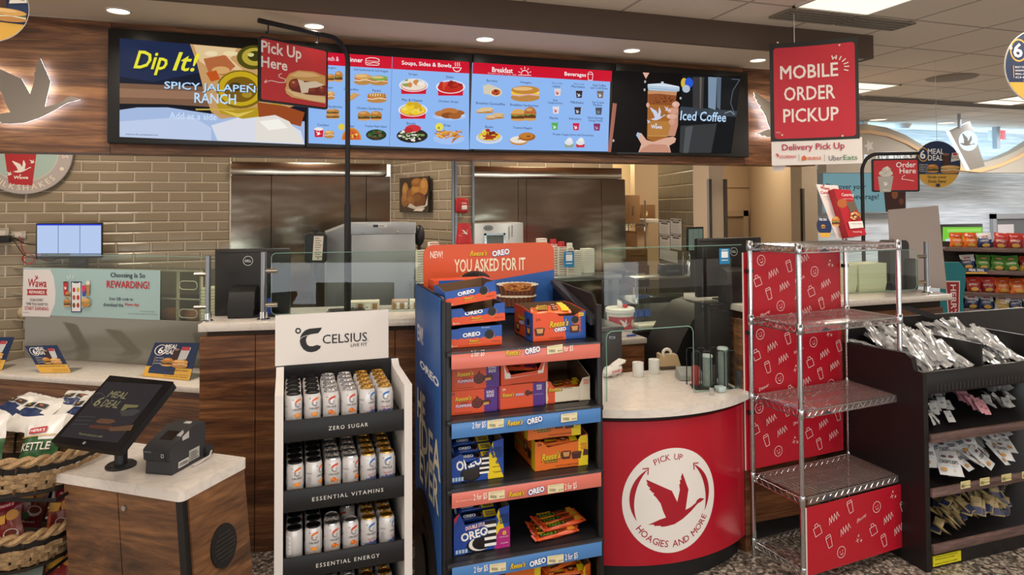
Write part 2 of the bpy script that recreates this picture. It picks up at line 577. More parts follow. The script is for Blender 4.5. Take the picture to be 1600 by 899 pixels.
class Art:
    """prints on the plane o,u,v (unit vectors, metres); px=True takes photograph pixels, which are
    carried along the view ray onto that plane"""
    def __init__(self,o,u,v,px=True,glow=0.0,rough=0.5,eps=0.00025,mapf=None,cuts=None):
        self.o,self.u,self.v=Vector(o),Vector(u).normalized(),Vector(v).normalized()
        self.n=self.u.cross(self.v).normalized()
        self.px,self.glow,self.rough,self.eps=px,glow,rough,eps
        self.k=1
        self.P=[]
        self.mapf,self.cuts=mapf,cuts
    def c(self,p):
        if not self.px:return p
        q=at_plane(p[0],p[1],self.o,self.n)-self.o
        return (q.dot(self.u),q.dot(self.v))
    def mat(self,col):
        if not isinstance(col,str):return col
        return E(col,self.glow) if self.glow else C(col,self.rough)
    def raw(self,pts,faces,col):
        self.P.append((pts,faces,self.mat(col),self.k))
        self.k+=1
    def poly(self,pts,col):
        q=[self.c(p) for p in pts]
        n=len(q)
        ar=sum(q[i][0]*q[(i+1)%n][1]-q[(i+1)%n][0]*q[i][1] for i in range(n))
        if ar<0:q=q[::-1]
        tri=[(0,1,2)] if n==3 else tessellate_polygon([[Vector((a,b,0)) for a,b in q]])
        fs=[]
        for a,b,c_ in tri:
            s=(q[b][0]-q[a][0])*(q[c_][1]-q[a][1])-(q[c_][0]-q[a][0])*(q[b][1]-q[a][1])
            if abs(s)<1e-14:continue
            fs.append((a,b,c_) if s>0 else (a,c_,b))
        self.raw(q,fs,col)
    def rect(self,x0,y0,x1,y1,col):
        self.poly([(x0,y0),(x1,y0),(x1,y1),(x0,y1)],col)
    def el(self,x,y,rx,ry,col,n=24):
        self.poly(circ(x,y,rx,ry,n),col)
    def line(self,pts,wd,col):
        """polyline of width wd (same units as pts)"""
        for (a,b) in zip(pts,pts[1:]):
            dx,dy=b[0]-a[0],b[1]-a[1]
            L_=math.hypot(dx,dy) or 1
            nx,ny=-dy/L_*wd/2,dx/L_*wd/2
            ex,ey=dx/L_*wd*0.3,dy/L_*wd*0.3
            self.poly([(a[0]-ex+nx,a[1]-ey+ny),(a[0]-ex-nx,a[1]-ey-ny),(b[0]+ex-nx,b[1]+ey-ny),(b[0]+ex+nx,b[1]+ey+ny)],col)
            self.k -= 1
        self.k+=1
    def ring(self,x,y,r0x,r0y,r1x,r1y,col,n=32,a0=0,a1=360):
        A=circ(x,y,r0x,r0y,n,a0,a1);B=circ(x,y,r1x,r1y,n,a0,a1)
        q=[self.c(p) for p in A+B]
        k=len(A)
        fs=[]
        for i in range(k if a1-a0>=360 else k-1):
            j=(i+1)%k
            fs.append((i,k+i,k+j,j))
        # orient
        f=fs[0]
        s=(q[f[1]][0]-q[f[0]][0])*(q[f[2]][1]-q[f[0]][1])-(q[f[2]][0]-q[f[0]][0])*(q[f[1]][1]-q[f[0]][1])
        if s<0:fs=[g[::-1] for g in fs]
        self.raw(q,fs,col)
    def text(self,s,x0,x1,yc,h,col,bold=0.0,shear=0.0,res=2,rot=0.0):
        """fitted in the box x0..x1 wide, h high, centred on yc (h None keeps proportions)"""
        vs_,fs,W,H_=text_mesh(s,bold,shear,res)
        if self.px:
            xm=(x0+x1)/2
            a,b=self.c((x0,yc)),self.c((x1,yc))
            wd=b[0]-a[0]
            cx,cy=(a[0]+b[0])/2,(a[1]+b[1])/2
            hh=abs(self.c((xm,yc-h/2))[1]-self.c((xm,yc+h/2))[1]) if h else wd*H_/W
        else:
            wd,cx,cy=x1-x0,(x0+x1)/2,yc
            hh=h if h else wd*H_/W
        sx,sy=wd/W,hh/H_
        ca,sa=math.cos(rot),math.sin(rot)
        q=[]
        for (a,b,e_) in vs_:
            lx,ly=(a-W/2)*sx,(b-H_/2)*sy
            q.append((cx+lx*ca-ly*sa,cy+lx*sa+ly*ca,e_))
        self.raw(q,fs,col)
    def arctext(self,s,x,y,r,h,a0,a1,col,bold=0.0,inward=False):
        """letters (local metres) spread over the angles a0..a1 on a circle, px mode off"""
        ws=[text_mesh(ch,bold,0,2)[2] if ch != ' ' else 0.3 for ch in s]
        gap=0.16
        tot=sum(ws)+gap*(len(s)-1)
        Hc=text_mesh('H',bold,0,2)[3]
        pos=0
        for ch,wd in zip(s,ws):
            a=a0+(a1-a0)*(pos+wd/2)/tot
            pos+=wd+gap
            if ch==' ':continue
            vs_,fs,W,H_=text_mesh(ch,bold,0,2)
            sc=h/Hc
            an=rad(a)
            if inward:   # upright along the bottom of the ring
                t=Vector((-math.sin(an),math.cos(an)));up=Vector((-math.cos(an),-math.sin(an)))
            else:
                t=Vector((math.sin(an),-math.cos(an)));up=Vector((math.cos(an),math.sin(an)))
            c0=Vector((x+r*math.cos(an),y+r*math.sin(an)))
            q=[]
            for (p,b,e_) in vs_:
                d=c0+t*((p-W/2)*sc)+up*((b-Hc/2)*sc)
                q.append((d.x,d.y,e_))
            self.raw(q,fs,col)
            self.k -= 1
        self.k+=1
    def goose(self,x,y,wd,col,flip=1,rot=0.0):
        """in px mode wd is pixels and the shape follows the plane"""
        if self.px:
            a,b=self.c((x-wd/2,y)),self.c((x+wd/2,y))
            cx,cy,s=(a[0]+b[0])/2,(a[1]+b[1])/2,b[0]-a[0]
        else:
            cx,cy,s=x,y,wd
        ca,sa=math.cos(rot),math.sin(rot)
        px,self.px=self.px,False
        self.poly([(cx+s*(flip*p[0]*ca-p[1]*sa),cy+s*(flip*p[0]*sa+p[1]*ca)) for p in GOOSE],col)
        self.px=px
    def into(self,mb):
        for pts,faces,mt,k in self.P:
            off=k*self.eps
            if self.mapf:
                b=bmesh.new()
                vv=[b.verts.new((p[0],p[1],p[2]*self.eps if len(p)>2 else 0)) for p in pts]
                for f in faces:
                    try:b.faces.new([vv[i] for i in f])
                    except ValueError:pass
                for xc in (self.cuts or []):
                    bmesh.ops.bisect_plane(b,geom=b.verts[:]+b.edges[:]+b.faces[:],plane_co=(xc,0,0),plane_no=(1,0,0))
                b.verts.index_update()
                mb.add([self.mapf(q.co.x,q.co.y,off+q.co.z) for q in b.verts],[[q.index for q in f.verts] for f in b.faces],mt)
                b.free()
            else:
                mb.add([self.o+self.u*p[0]+self.v*p[1]+self.n*(off+(p[2]*self.eps if len(p)>2 else 0)) for p in pts],faces,mt)
    def build(self,name,parent,label=None):
        mb=MB()
        self.into(mb)
        return mb.build(name,parent,smooth=0,label=label)
def Zm(ox,oy,sc):
    """coordinates read in a magnified crop -> photograph pixels"""
    return lambda x,y:(ox+x/sc,oy+y/sc)
UP=Vector((0,0,1));XX=Vector((1,0,0));YY=Vector((0,1,0))

# ================================================================== the setting
struct('floor',MB().box(-7,-7,-0.1,15,12,0,FLOORM))
ZC,ZS=2.967,2.81
struct('wall_front_unseen',MB().box(-7,-5.0,0.80,15,-4.9,ZC,C('#8a7056',0.8)))  # unseen, added behind the camera so the upper steel reflects dark brown
mb=MB()
mb.box(-7,-7,ZC,15,3.60,ZC+0.1,CEIL)
mb.box(3.82,3.60,ZC,15,8.1,ZC+0.1,CEIL)
struct('ceiling',mb,origin=(0,0,0))
TAN=C('#dccbb4',0.75,noise=0.05)
struct('ceiling_soffit',MB().box(-7,3.60,ZS,3.82,9,ZS+0.1,TAN))
FASC=C('#5a483c',0.6)
mb=MB();mb.box(-7,3.568,ZS-0.004,3.82,3.60,ZC,FASC);mb.box(3.79,3.60,ZS-0.004,3.82,7.9,ZC,FASC)
struct('trim_1',mb)
# wood menu wall, three boards wide
for nm,a,b_ in (('wall_menu_left',-4.2,-0.905),('wall_menu_middle',-0.902,3.155),('wall_menu_right',3.158,3.80)):
    struct(nm,MB().box(a,4.10,2.10,b_,4.28,ZS,WOOD),origin=(a,4.1,2.1))
# glazed tile wall behind the deli counter
mb=MB();mb.box(-5.5,5.8,0,-0.432,5.9,2.81,TILE)
struct('wall_left',mb,origin=(0,5.8,0))
struct('trim_2',MB().box(-0.436,5.785,0,-0.428,5.8,2.81,C('#cfc6b4',0.4)))
# stainless wall left
zb0,zb1=at_y(420,274,5.8).z,at_y(420,254,5.8).z
mb=MB()
xs=[-0.428,at_y(424,300,5.8).x,at_y(572,300,5.8).x,0.84]
for a,b_ in zip(xs,xs[1:]):
    mb.box(a+0.003,5.79,0,b_-0.003,5.85,zb0-0.005,STEEL)
mb.box(-0.428,5.82,0,0.84,5.9,zb0,C('#3b3732',0.5))
struct('wall_steel',mb,origin=(0,5.8,0))
struct('trim_3',MB().box(-0.425,5.73,zb0,0.80,5.9,zb1,STEEL,0.006),origin=(0,5.8,0))
struct('wall_steel_upper',MB().box(-0.428,5.8,zb1,0.86,5.9,2.81,TILE),origin=(0,5.8,0))
# angled tile side wall and pier
A,B=Vector((0.84,5.8,0)),Vector((1.165,4.9,0))
Lw=(B-A).length
MW=Mrz(A,math.atan2(B.y-A.y,B.x-A.x))
mb=MB(MW);mb.box(0,0,0,Lw,0.06,2.81,TILE)
struct('wall_side',mb,origin=MW)
mb=MB();mb.box(1.165,4.9,0,1.325,5.06,2.81,TILE)
struct('wall_pier',mb,origin=(1.165,4.9,0.03))
mb=MB()
for x in (1.162,1.185,1.318):mb.box(x,4.885,0,x+0.018,4.9,2.81,STEELD)
struct('trim_4',mb)
# stainless wall behind the pick-up end
z0,z1=at_y(850,279,5.0).z,at_y(850,262,5.0).z
xs=[1.337]+[at_y(px,300,5.0).x for px in (809,822,939)]+[2.66]
mb=MB()
for a,b_ in zip(xs,xs[1:]):mb.box(a+0.002,4.99,0,b_-0.002,5.04,z0-0.004,STEEL)
mb.box(1.337,5.01,0,2.655,5.1,z0,C('#3b3732',0.5))
struct('wall_back',mb,origin=(1.3,5,0))
struct('trim_5',MB().box(1.337,4.93,z0,2.6,5.1,z1,STEEL,0.006),origin=(1.3,5,0))
struct('wall_back_upper',MB().box(1.337,5.0,z1,2.55,5.1,2.81,TILE),origin=(1.3,5,0))
# stock room and passage walls
CREAM=C('#d6c096',0.7,noise=0.06)
CREAM2=C('#c9b08e',0.7,noise=0.05)
struct('wall_stockroom',MB().box(2.3,7.8,0,4.35,7.9,2.81,CREAM))
A,B=Vector((3.72,6.25,0)),Vector((3.335,4.74,0))
MW=Mrz(A,math.atan2(B.y-A.y,B.x-A.x))
mb=MB(MW);mb.box(0,0,0,(B-A).length,0.08,2.81,BLOCK)
struct('wall_block',mb,origin=MW)
c0,c1=at_y(1108,300,4.72),at_y(1131,300,4.72)
mb=MB();mb.box(c0.x,4.72,0,c1.x,4.95,2.81,C('#cbb69c',0.6))
mb.box(c0.x-0.015,4.70,0,c0.x+0.012,4.73,2.02,C('#6f6a64',0.3,1.0));mb.box(c1.x-0.006,4.70,0,c1.x+0.02,4.73,2.02,C('#6f6a64',0.3,1.0))
struct('wall_column',mb)
yb=7.0
xa,xb=at_y(1128,300,yb).x,at_y(1170,300,yb).x
struct('wall_passage',MB().box(xa-1.2,yb,0,xb,yb+0.1,2.81,CREAM2))
p=at_y(1262,300,5.0)
struct('wall_passage_right',MB().hexa([(xb,yb,0),(p.x-0.04,p.y,0),(p.x+0.06,p.y,0),(xb+0.12,yb,0),(xb,yb,2.81),(p.x-0.04,p.y,2.81),(p.x+0.06,p.y,2.81),(xb+0.12,yb,2.81)],CREAM2))
q=at_y(1248,300,4.9)
mb=MB();mb.box(q.x,4.86,0,p.x-0.02,5.0,2.81,C('#c4b096',0.6));mb.box(q.x-0.012,4.84,0,q.x+0.01,4.87,1.95,C('#6f6a64',0.3,1.0))
struct('wall_column_right',mb)
zt=at_y(1150,292,yb).z
struct('trim_6',MB().box(xa-0.6,yb-0.02,zt-0.012,xb,yb,zt+0.012,CREAM2,0.004))
d0,d1,dz=at_y(1120,340,yb).x,at_y(1158,340,yb).x,at_y(1150,338,yb).z
mb=MB();FR=C('#b9a283',0.55)
mb.box(d0,yb-0.05,0,d0+0.06,yb,dz,FR);mb.box(d1,yb-0.05,0,d1+0.07,yb,dz+0.07,FR);mb.box(d0,yb-0.05,dz,d1+0.07,yb,dz+0.07,FR)
dd=MB();dd.box(d0+0.06,yb-0.02,0.01,d1,yb,dz,C('#a58f74',0.5))
struct('door_1',dd);struct('trim_7',mb)
# drinks area: pale plank wall, curved sign wall, far door
YF=7.9
struct('wall_right',MB().box(5.0,YF,0,15,YF+0.1,ZC,PLANK),origin=(5,YF,0))
ARCH=C('#a79a88',0.6)
GOLDS=C('#c99f6e',0.5)
def sweep(pix,y):
    return [at_y(x,yy,y) for x,yy in pix]
arch_top=[(1290,196),(1330,194),(1355,194),(1385,199),(1415,211),(1440,226),(1470,243),(1500,253),(1530,256),(1560,248),(1590,235),(1620,216)]
ya=7.2
tp=sweep(arch_top,ya);lo=[(q.x,at_y(px,270,ya).z) for q,(px,_) in zip(tp,arch_top)]
mb=MB()
for (a,b_,c_,d_) in zip(tp,tp[1:],lo,lo[1:]):
    v8=[(c_[0],ya,c_[1]),(d_[0],ya,d_[1]),(d_[0],ya+0.15,d_[1]),(c_[0],ya+0.15,c_[1]),(a.x,ya,a.z),(b_.x,ya,b_.z),(b_.x,ya+0.15,b_.z),(a.x,ya+0.15,a.z)]
    mb.hexa(v8,ARCH)
struct('wall_arch',mb)
mb=MB()
for (a,b_) in zip(tp,tp[1:]):
    mb.hexa([(a.x,ya-0.02,a.z-0.13),(b_.x,ya-0.02,b_.z-0.13),(b_.x,ya,b_.z-0.13),(a.x,ya,a.z-0.13),(a.x,ya-0.02,a.z-0.08),(b_.x,ya-0.02,b_.z-0.08),(b_.x,ya,b_.z-0.08),(a.x,ya,a.z-0.08)],GOLDS)
struct('trim_8',mb)
mb=MB()
for px in (1350,1557):
    x=at_y(px,250,ya+0.07).x
    mb.box(x-0.035,ya+0.03,at_y(px,232,ya).z,x+0.035,ya+0.1,ZC,C('#aab4bd',0.35,0.6))
struct('trim_9',mb)
x0,x1,zt=at_y(1546,340,YF).x,at_y(1640,340,YF).x,at_y(1570,338,YF).z
mb=MB();mb.box(x0+0.07,YF-0.02,0.01,x1,YF,zt-0.04,C('#5d6164',0.5))
struct('door_2',mb)
mb=MB();GR=C('#9a9c9e',0.5)
mb.box(x0,YF-0.06,0,x0+0.08,YF,zt+0.04,GR);mb.box(x0,YF-0.06,zt-0.04,x1,YF,zt+0.04,GR)
struct('trim_10',mb)

# ------------------------------------------------------------------ ceiling fittings
labs=['leftmost recessed downlight above the goose and the first menu screen','recessed downlight above the red pick-up sign arm','recessed downlight above the breakfast menu screen',
        'recessed downlight above the iced coffee cup screen','recessed downlight beside the hanging mobile order sign']
def downlight(x,y,z,r,lab,col='#fff3dc',s=4.0,watts=0.0,grp='recessed downlights in the soffit'):
    t=thing('recessed_light',lab,'ceiling light',(x,y,z),0,grp)
    mb=MB();mb.lathe([(r*0.86,0.0),(r*0.9,-0.006),(r,-0.004),(r*1.02,0.001)],C('#d8d2c8',0.4),28,(x,y,z));mb.build('trim_ring',t)
    mb=MB();mb.lathe([(0.0001,-0.002),(r*0.6,-0.002),(r*0.87,-0.001)],E(col,s),24,(x,y,z))
    mb.build('lens',t)
    if watts:
        d=bpy.data.lights.new('downlight_bulb','SPOT');d.energy=watts;d.color=(1,0.86,0.68);d.spot_size=rad(120);d.spot_blend=0.8;d.shadow_soft_size=r
        o=bpy.data.objects.new('downlight_bulb',d);o.location=(0,0,-0.012);o.parent=t;COL.objects.link(o)
for x,lb in zip((-0.818,0.138,1.121,2.109,3.088),labs):
    downlight(x,3.85,ZS-0.001,0.058,lb,watts=26)
for px,lb in ((1372,'left round downlight in the far ceiling over the drinks area'),(1478,'right round downlight in the far ceiling over the drinks area')):
    q=at_z(px,187 if px<1400 else 192,ZC)
    downlight(q.x,q.y,ZC-0.001,0.12,lb,'#ffe9c8',1.5,0,'round downlights over the drinks area')
for (x,y,sx,sy,lb) in ((2.80,2.40,0.56,0.78,'lit ceiling panel above the hanging mobile order sign'),(5.03,4.94,0.6,0.58,'lit ceiling panel showing just right of the hanging mobile order sign'),(7.42,5.05,0.6,0.55,'lit ceiling panel beside the round navy sign at the edge')):
    t=thing('ceiling_light_panel',lb,'ceiling light',(x+sx/2,y+sy/2,ZC),0,'square ceiling light panels')
    mb=MB();W_=C('#d9d2c7',0.5)
    for a in ((x,y,x+sx,y+0.02),(x,y+sy-0.02,x+sx,y+sy),(x,y,x+0.02,y+sy),(x+sx-0.02,y,x+sx,y+sy)):mb.box(a[0],a[1],ZC-0.012,a[2],a[3],ZC+0.001,W_)
    mb.box(x+0.02,y+sy*0.5-0.012,ZC-0.014,x+sx-0.02,y+sy*0.5+0.012,ZC-0.004,W_)
    mb.build('frame',t)
    MB().box(x+0.02,y+0.02,ZC-0.008,x+sx-0.02,y+sy-0.02,ZC-0.003,E('#fff6df',1.25)).build('diffuser',t)
def vent(x0,y0,x1,y1,n,lab):
    t=thing('ceiling_vent',lab,'vent',((x0+x1)/2,(y0+y1)/2,ZC),0,'slotted ceiling vents')
    MB().box(x0,y0,ZC-0.004,x1,y1,ZC-0.001,C('#1d1916',0.8)).build('backing',t)
    mb=MB();S_=C('#8f8376',0.6)
    for i in range(n+1):
        y=y0+(y1-y0)*i/n
        mb.box(x0,y-0.008,ZC-0.012,x1,y+0.008,ZC-0.004,S_)
    for x in (x0,x1):mb.box(x-0.008,y0,ZC-0.012,x+0.008,y1,ZC-0.004,S_)
    mb.build('slats',t)
vent(2.82,3.225,3.30,3.40,4,'slotted ceiling vent next to the lit panel, left of the pair')
vent(3.33,3.225,3.80,3.40,4,'slotted ceiling vent nearest the end of the brown soffit')
for i,(a,b_) in enumerate(((5.2,5.80),(5.85,7.05),(7.1,8.9))):
    vent(a,5.58,b_,5.78,3,['short dark slot vent in the far ceiling behind the mobile order sign','dark slot vent in the middle of the far ceiling row','long speckled slot vent at the right of the far ceiling row'][i])
q=at_z(1487,121,ZC)
solo('ceiling_speaker',MB().lathe([(0.0001,-0.012),(0.16,-0.012),(0.2,-0.008),(0.21,0.0)],C('#93877a',0.7),30,(q.x,q.y,ZC-0.001)),'round flat speaker grille in the ceiling tiles','speaker')
q=at_z(1411,194,ZC)
mb=MB();mb.lathe([(0.0001,-0.07),(0.07,-0.065),(0.1,-0.03),(0.11,0)],C('#e6e8ea',0.4),24,(q.x,q.y,ZC-0.001))
solo('smoke_detector',mb,'white smoke detector on the far ceiling between two round downlights','smoke detector')

# ================================================================== menu screens
YM=4.035
def screen(i,x0,x1,lab):
    t=thing('menu_screen',lab,'screen',((x0+x1)/2,4.07,2.15),0,'menu screens on the wood wall')
    MB().box(x0,YM,2.148,x1,4.10,2.762,C('#0b0b0d',0.35),0.006).build('housing',t)
    A=Art((0,YM-0.001,0),XX,UP,glow=0.92)
    A.n=Vector((0,-1,0))
    return t,A
class ScreenArt(Art):
    pass
FOOD={'bun':'#c58a3e','bun2':'#e0b368','meat':'#5c2f1a','green':'#6f9a3a','red':'#c22a22','cheese':'#f0c23a','cream':'#f2e6c8'}
def hoagie(A,x,y,w_,h,top='#d9a45a',fill=('#efe0c0','#c8352b','#7ea544')):
    A.el(x,y+h*0.28,w_/2,h*0.28,'#c08a48')
    for i,c_ in enumerate(fill):
        A.poly([(x-w_*0.48,y+h*(0.14-0.1*i)),(x-w_*0.2,y+h*(0.22-0.1*i)),(x+w_*0.1,y+h*(0.12-0.1*i)),(x+w_*0.48,y+h*(0.2-0.1*i)),(x+w_*0.46,y-h*(0.05+0.08*i)),(x-w_*0.46,y-h*(0.05+0.08*i))],c_)
    A.el(x,y-h*0.2,w_*0.49,h*0.27,top)
    A.el(x-w_*0.08,y-h*0.28,w_*0.34,h*0.12,'#e9c184')
def burger(A,x,y,w_,h,bun='#c4853a'):
    A.el(x,y+h*0.33,w_/2,h*0.17,'#d9a45e')
    A.rect(x-w_*0.47,y-h*0.02,x+w_*0.47,y+h*0.3,'#6b3a20')
    A.poly([(x-w_*0.52,y+h*0.02),(x-w_*0.2,y+h*0.12),(x+w_*0.15,y+h*0.03),(x+w_*0.5,y+h*0.12),(x+w_*0.52,y-h*0.05),(x-w_*0.52,y-h*0.05)],'#7ba23e')
    A.poly([(x-w_*0.5,y-h*0.02),(x+w_*0.5,y-h*0.02),(x+w_*0.5,y-h*0.1),(x-w_*0.5,y-h*0.1)],'#d8412f')
    A.poly([(x+w_*0.5*math.cos(rad(a)),y-h*0.08-h*0.42*math.sin(rad(a))) for a in range(0,181,15)],bun)
    A.el(x-w_*0.08,y-h*0.3,w_*0.26,h*0.1,'#dca968')
def heap(A,x,y,w_,h,cols,n=14,seed=1,sz=0.16):
    R=random.Random(seed)
    for i in range(n):
        a=R.uniform(0,2*PI);r=math.sqrt(R.random())
        A.el(x+math.cos(a)*r*w_*0.4,y+math.sin(a)*r*h*0.36,w_*sz*R.uniform(0.6,1.2),h*sz*R.uniform(0.7,1.5),R.choice(cols),9)
def dish(A,x,y,w_,h,cols,seed=1,tub='#d31f34'):
    if tub:
        A.poly([(x-w_*0.47,y),(x+w_*0.47,y),(x+w_*0.44,y+h*0.5),(x-w_*0.44,y+h*0.5)],tub)
        A.ring(x,y,w_*0.47,h*0.34,w_*0.52,h*0.38,'#f5f2f4')
    else:
        A.el(x,y+h*0.12,w_*0.54,h*0.38,'#d8dfee');A.el(x,y+h*0.08,w_*0.48,h*0.3,'#c3cbe0')
    A.el(x,y,w_*0.45,h*0.3,cols[0])
    heap(A,x,y-h*0.08,w_*0.85,h*0.8,cols,22,seed,0.13)
def cup(A,x,y,w_,h,col,lid=None,white='#f4f4f4'):
    A.poly([(x-w_*0.5,y-h*0.5),(x+w_*0.5,y-h*0.5),(x+w_*0.38,y+h*0.5),(x-w_*0.38,y+h*0.5)],col)
    if lid:A.el(x,y-h*0.5,w_*0.52,h*0.1,lid)
    A.goose(x,y+h*0.1,w_*0.6,white)
DARK='#2f3f63'
BLUE='#93bdf8'
RED='#d3122f'
# --- first screen: dip
t,A=screen(0,-0.905,0.098,'menu screen advertising spicy jalapeno ranch dip, first on the left')
S1=[(187,60),(476,84),(476,226),(187,214)]
A.poly(S1,'#141b30')
A.poly([(187,60),(300,69),(330,110),(240,128),(187,120)],'#1d2a4c')
A.poly([(187,130),(330,136),(340,168),(260,163),(187,163)],'#7d5c46')
A.poly([(187,138),(330,144),(330,156),(187,152)],'#9a735a')
A.poly([(187,162),(260,163),(340,168),(476,172),(476,226),(187,214)],'#10131f')
A.poly([(187,172),(215,168),(262,168),(330,178),(476,190),(476,226),(187,214)],'#a9bfe6')
A.poly([(187,190),(300,182),(330,200),(330,220),(187,214)],'#c3d2f0')
A.poly([(330,196),(400,176),(440,186),(470,205),(476,226),(340,220)],'#dfe2ee')
A.poly([(297,69),(400,78),(476,84),(476,160),(430,176),(345,186),(330,175),(318,140),(308,100)],'#c99c66')
A.poly([(302,70),(370,76),(360,92),(380,110),(330,108),(312,96)],'#e3c596')
A.poly([(318,92),(352,86),(368,104),(350,118),(326,114)],'#b5683c')
A.el(345,110,14,6,'#d9a76a');A.el(330,84,10,4,'#f0dcb0');A.el(360,84,12,4,'#efd9a8')
A.poly([(322,114),(338,110),(344,124),(330,128)],'#c2541c')
A.el(396,90,26,19,'#4e4a14');A.el(398,89,20,14,'#b8a43a');A.el(399,88,12,8,'#3c3a12');A.el(392,86,5,3,'#d6cf84')
A.el(376,140,38,30,'#7a6410');A.el(376,139,35,27,'#c8a81e');A.el(376,140,26,20,'#7a5a14');A.el(368,136,10,7,'#4a3a10');A.el(386,148,8,5,'#a98d2a')
A.poly([(336,158),(372,172),(420,165),(440,150),(440,178),(380,186),(345,178)],'#b79722')
A.poly([(345,172),(372,178),(400,172),(372,184)],'#e0c65a')
A.poly([(402,160),(445,166),(476,176),(470,198),(440,190),(405,186)],'#9c4a22')
A.poly([(400,184),(430,180),(452,190),(462,205),(474,224),(400,221)],'#e9e3da');A.poly([(405,190),(435,186),(450,200),(420,204)],'#fbf8f0')
A.text('Dip',211,264,100,37,'#3b3a14',0.014,0.32);A.text('Dip',209,262,99,37,'#efe93a',0.014,0.32)
A.text('It!',270,312,97,30,'#efe93a',0.014,0.32)
A.text('SPICY JALAPEÑO',258,418,138.5,17.5,'#1c2b50',0.014);A.text('SPICY JALAPEÑO',257,417,137.5,17.5,'#bfe2ff',0.014)
A.text('RANCH',304,369,154.5,16,'#bfe2ff',0.014)
A.rect(306,170.4,367,172.6,'#cdb24a')
A.text('Add as a side',265,339,182,10.5,'#cfe6ff',0.01)
A.text('Limited time offer at participating stores only',197,247,211,3,'#3b4a70',0.01)
A.build('screen_picture',t)
# --- second screen
t,A=screen(1,0.100,1.096,'menu screen with lunch and dinner dishes, behind the red pick-up sign')
G=Zm(470,70,5.289)
def g(x,y):return G(x,y)
A.poly([(482,86),(733,97),(733,234),(482,224)],BLUE)
A.poly([(482,80),(733,97),(733,115),(482,100)],RED)
A.line([(613,89),(608.5,228)],0.9,'#7a94c4')
def gt(s,x0,x1,y,h,col=DARK,b=0.005):
    a,b_=g(x0,y),g(x1,y)
    A.text(s,a[0],b_[0],a[1],h/5.289,col,b)
gt('Lunch &',186,315,114,38,'#f6d6e6',0.012);gt('Dinner',370,512,124,38,'#ffffff',0.012);gt('Soups, Sides & Bowls',834,1244,166,44,'#ffffff',0.012)
a=g(590,135);A.poly([(a[0]-11,a[1]),(a[0]-10,a[1]-4),(a[0]-4,a[1]-5.6),(a[0]+5,a[1]-5.2),(a[0]+11,a[1]-3),(a[0]+11.5,a[1]+1)],'#ffffff');A.poly([(a[0]-10,a[1]-.6),(a[0]-9,a[1]-3.4),(a[0]-3.5,a[1]-4.7),(a[0]+5,a[1]-4.3),(a[0]+10,a[1]-2.2),(a[0]+10.5,a[1]+.4)],RED)
A.line([(a[0]-11,a[1]+2),(a[0]-4,a[1]+3.6),(a[0]+2,a[1]+2.2),(a[0]+11,a[1]+3.6)],0.9,'#ffffff');A.line([(a[0]-10.5,a[1]+4),(a[0]-8,a[1]+6),(a[0]+9,a[1]+6.6),(a[0]+11,a[1]+4.6)],0.9,'#ffffff')
a=g(1290,200);A.ring(a[0],a[1]-2,5.6,5.6,6.6,6.8,'#ffffff',14,0,180);A.line([(a[0]-7,a[1]-2),(a[0]+7,a[1]-1.6)],0.9,'#ffffff')
for dx in (-3,0.3,3.4):A.line([(a[0]+dx,a[1]-4),(a[0]+dx+1,a[1]-6),(a[0]+dx-.5,a[1]-8),(a[0]+dx+.8,a[1]-10)],0.7,'#ffffff')
for s,x0,x1,y in (('Burgers',215,290,193),('Deli Sandwiches & Cold Hoagies',440,720,215),('Hoagies',200,266,356),('Quesadillas',355,476,370),('Panini',592,660,380),('Hot Sandwiches',180,342,511),('Chicken Sandwiches',462,678,527),
                     ('Combos',138,230,664),('Pizza',384,438,672),('Freshly Made Salads',532,708,678),('Soups',890,963,247),('Sides',1198,1260,268),('Mac & Cheese',834,1002,459),('Chicken Strips',1136,1300,473),('Bowls',874,946,652),('Fries',1182,1235,668)):
    gt(s,x0,x1,y,24 if any(c_ in s for c_ in 'gpy') else 21)
a=g(258,275);burger(A,a[0]-3,a[1],14,12);a=g(312,265);burger(A,a[0],a[1],13,17)
a=g(505,285);hoagie(A,a[0]+1,a[1],27,17);a=g(645,295);hoagie(A,a[0],a[1],28,15,'#86ab4a',('#e9d9ae','#c43d3a','#98b458'))
a=g(240,420);hoagie(A,a[0],a[1],15,13)
a=g(435,435)
for dx,dy in ((2,-2),(-2,1),(-6,4)):A.poly([(a[0]+dx-9,a[1]+dy+2),(a[0]+dx+9,a[1]+dy-1),(a[0]+dx-2,a[1]+dy-5)],'#d9a55e');A.poly([(a[0]+dx-9,a[1]+dy+2),(a[0]+dx+9,a[1]+dy-1),(a[0]+dx-6,a[1]+dy+3)],'#b04a2a')
a=g(625,440);hoagie(A,a[0],a[1],31,15,'#cf9548')
for i in range(7):A.line([(a[0]-12+i*4,a[1]-6),(a[0]-12.6+i*4,a[1]-1)],0.9,'#7b4a1d')
a=g(262,574);burger(A,a[0],a[1]-3,20,9);burger(A,a[0],a[1]+4,21,8)
a=g(530,592);burger(A,a[0]-2,a[1],20,15);a=g(618,592);burger(A,a[0],a[1],18,15)
a=g(147,730);A.poly([(a[0]-7,a[1]-5),(a[0]+7,a[1]-5),(a[0]+6.2,a[1]+7),(a[0]-6.2,a[1]+7)],RED);A.el(a[0],a[1]-5.5,7,2.6,'#f4ece8');A.goose(a[0],a[1]+1,8,'#ffffff')
a=g(232,742);hoagie(A,a[0],a[1],16,12)
a=g(415,790);A.poly([(a[0]+15.5*math.cos(rad(q)),a[1]-19*math.sin(rad(q))) for q in range(0,181,12)],'#cf9440');A.poly([(a[0]+13.5*math.cos(rad(q)),a[1]-16.5*math.sin(rad(q))) for q in range(0,181,12)],'#d9642c');heap(A,a[0],a[1]-7,26,15,['#a82b1e','#f0c45a','#c2451f'],26,5,0.07)
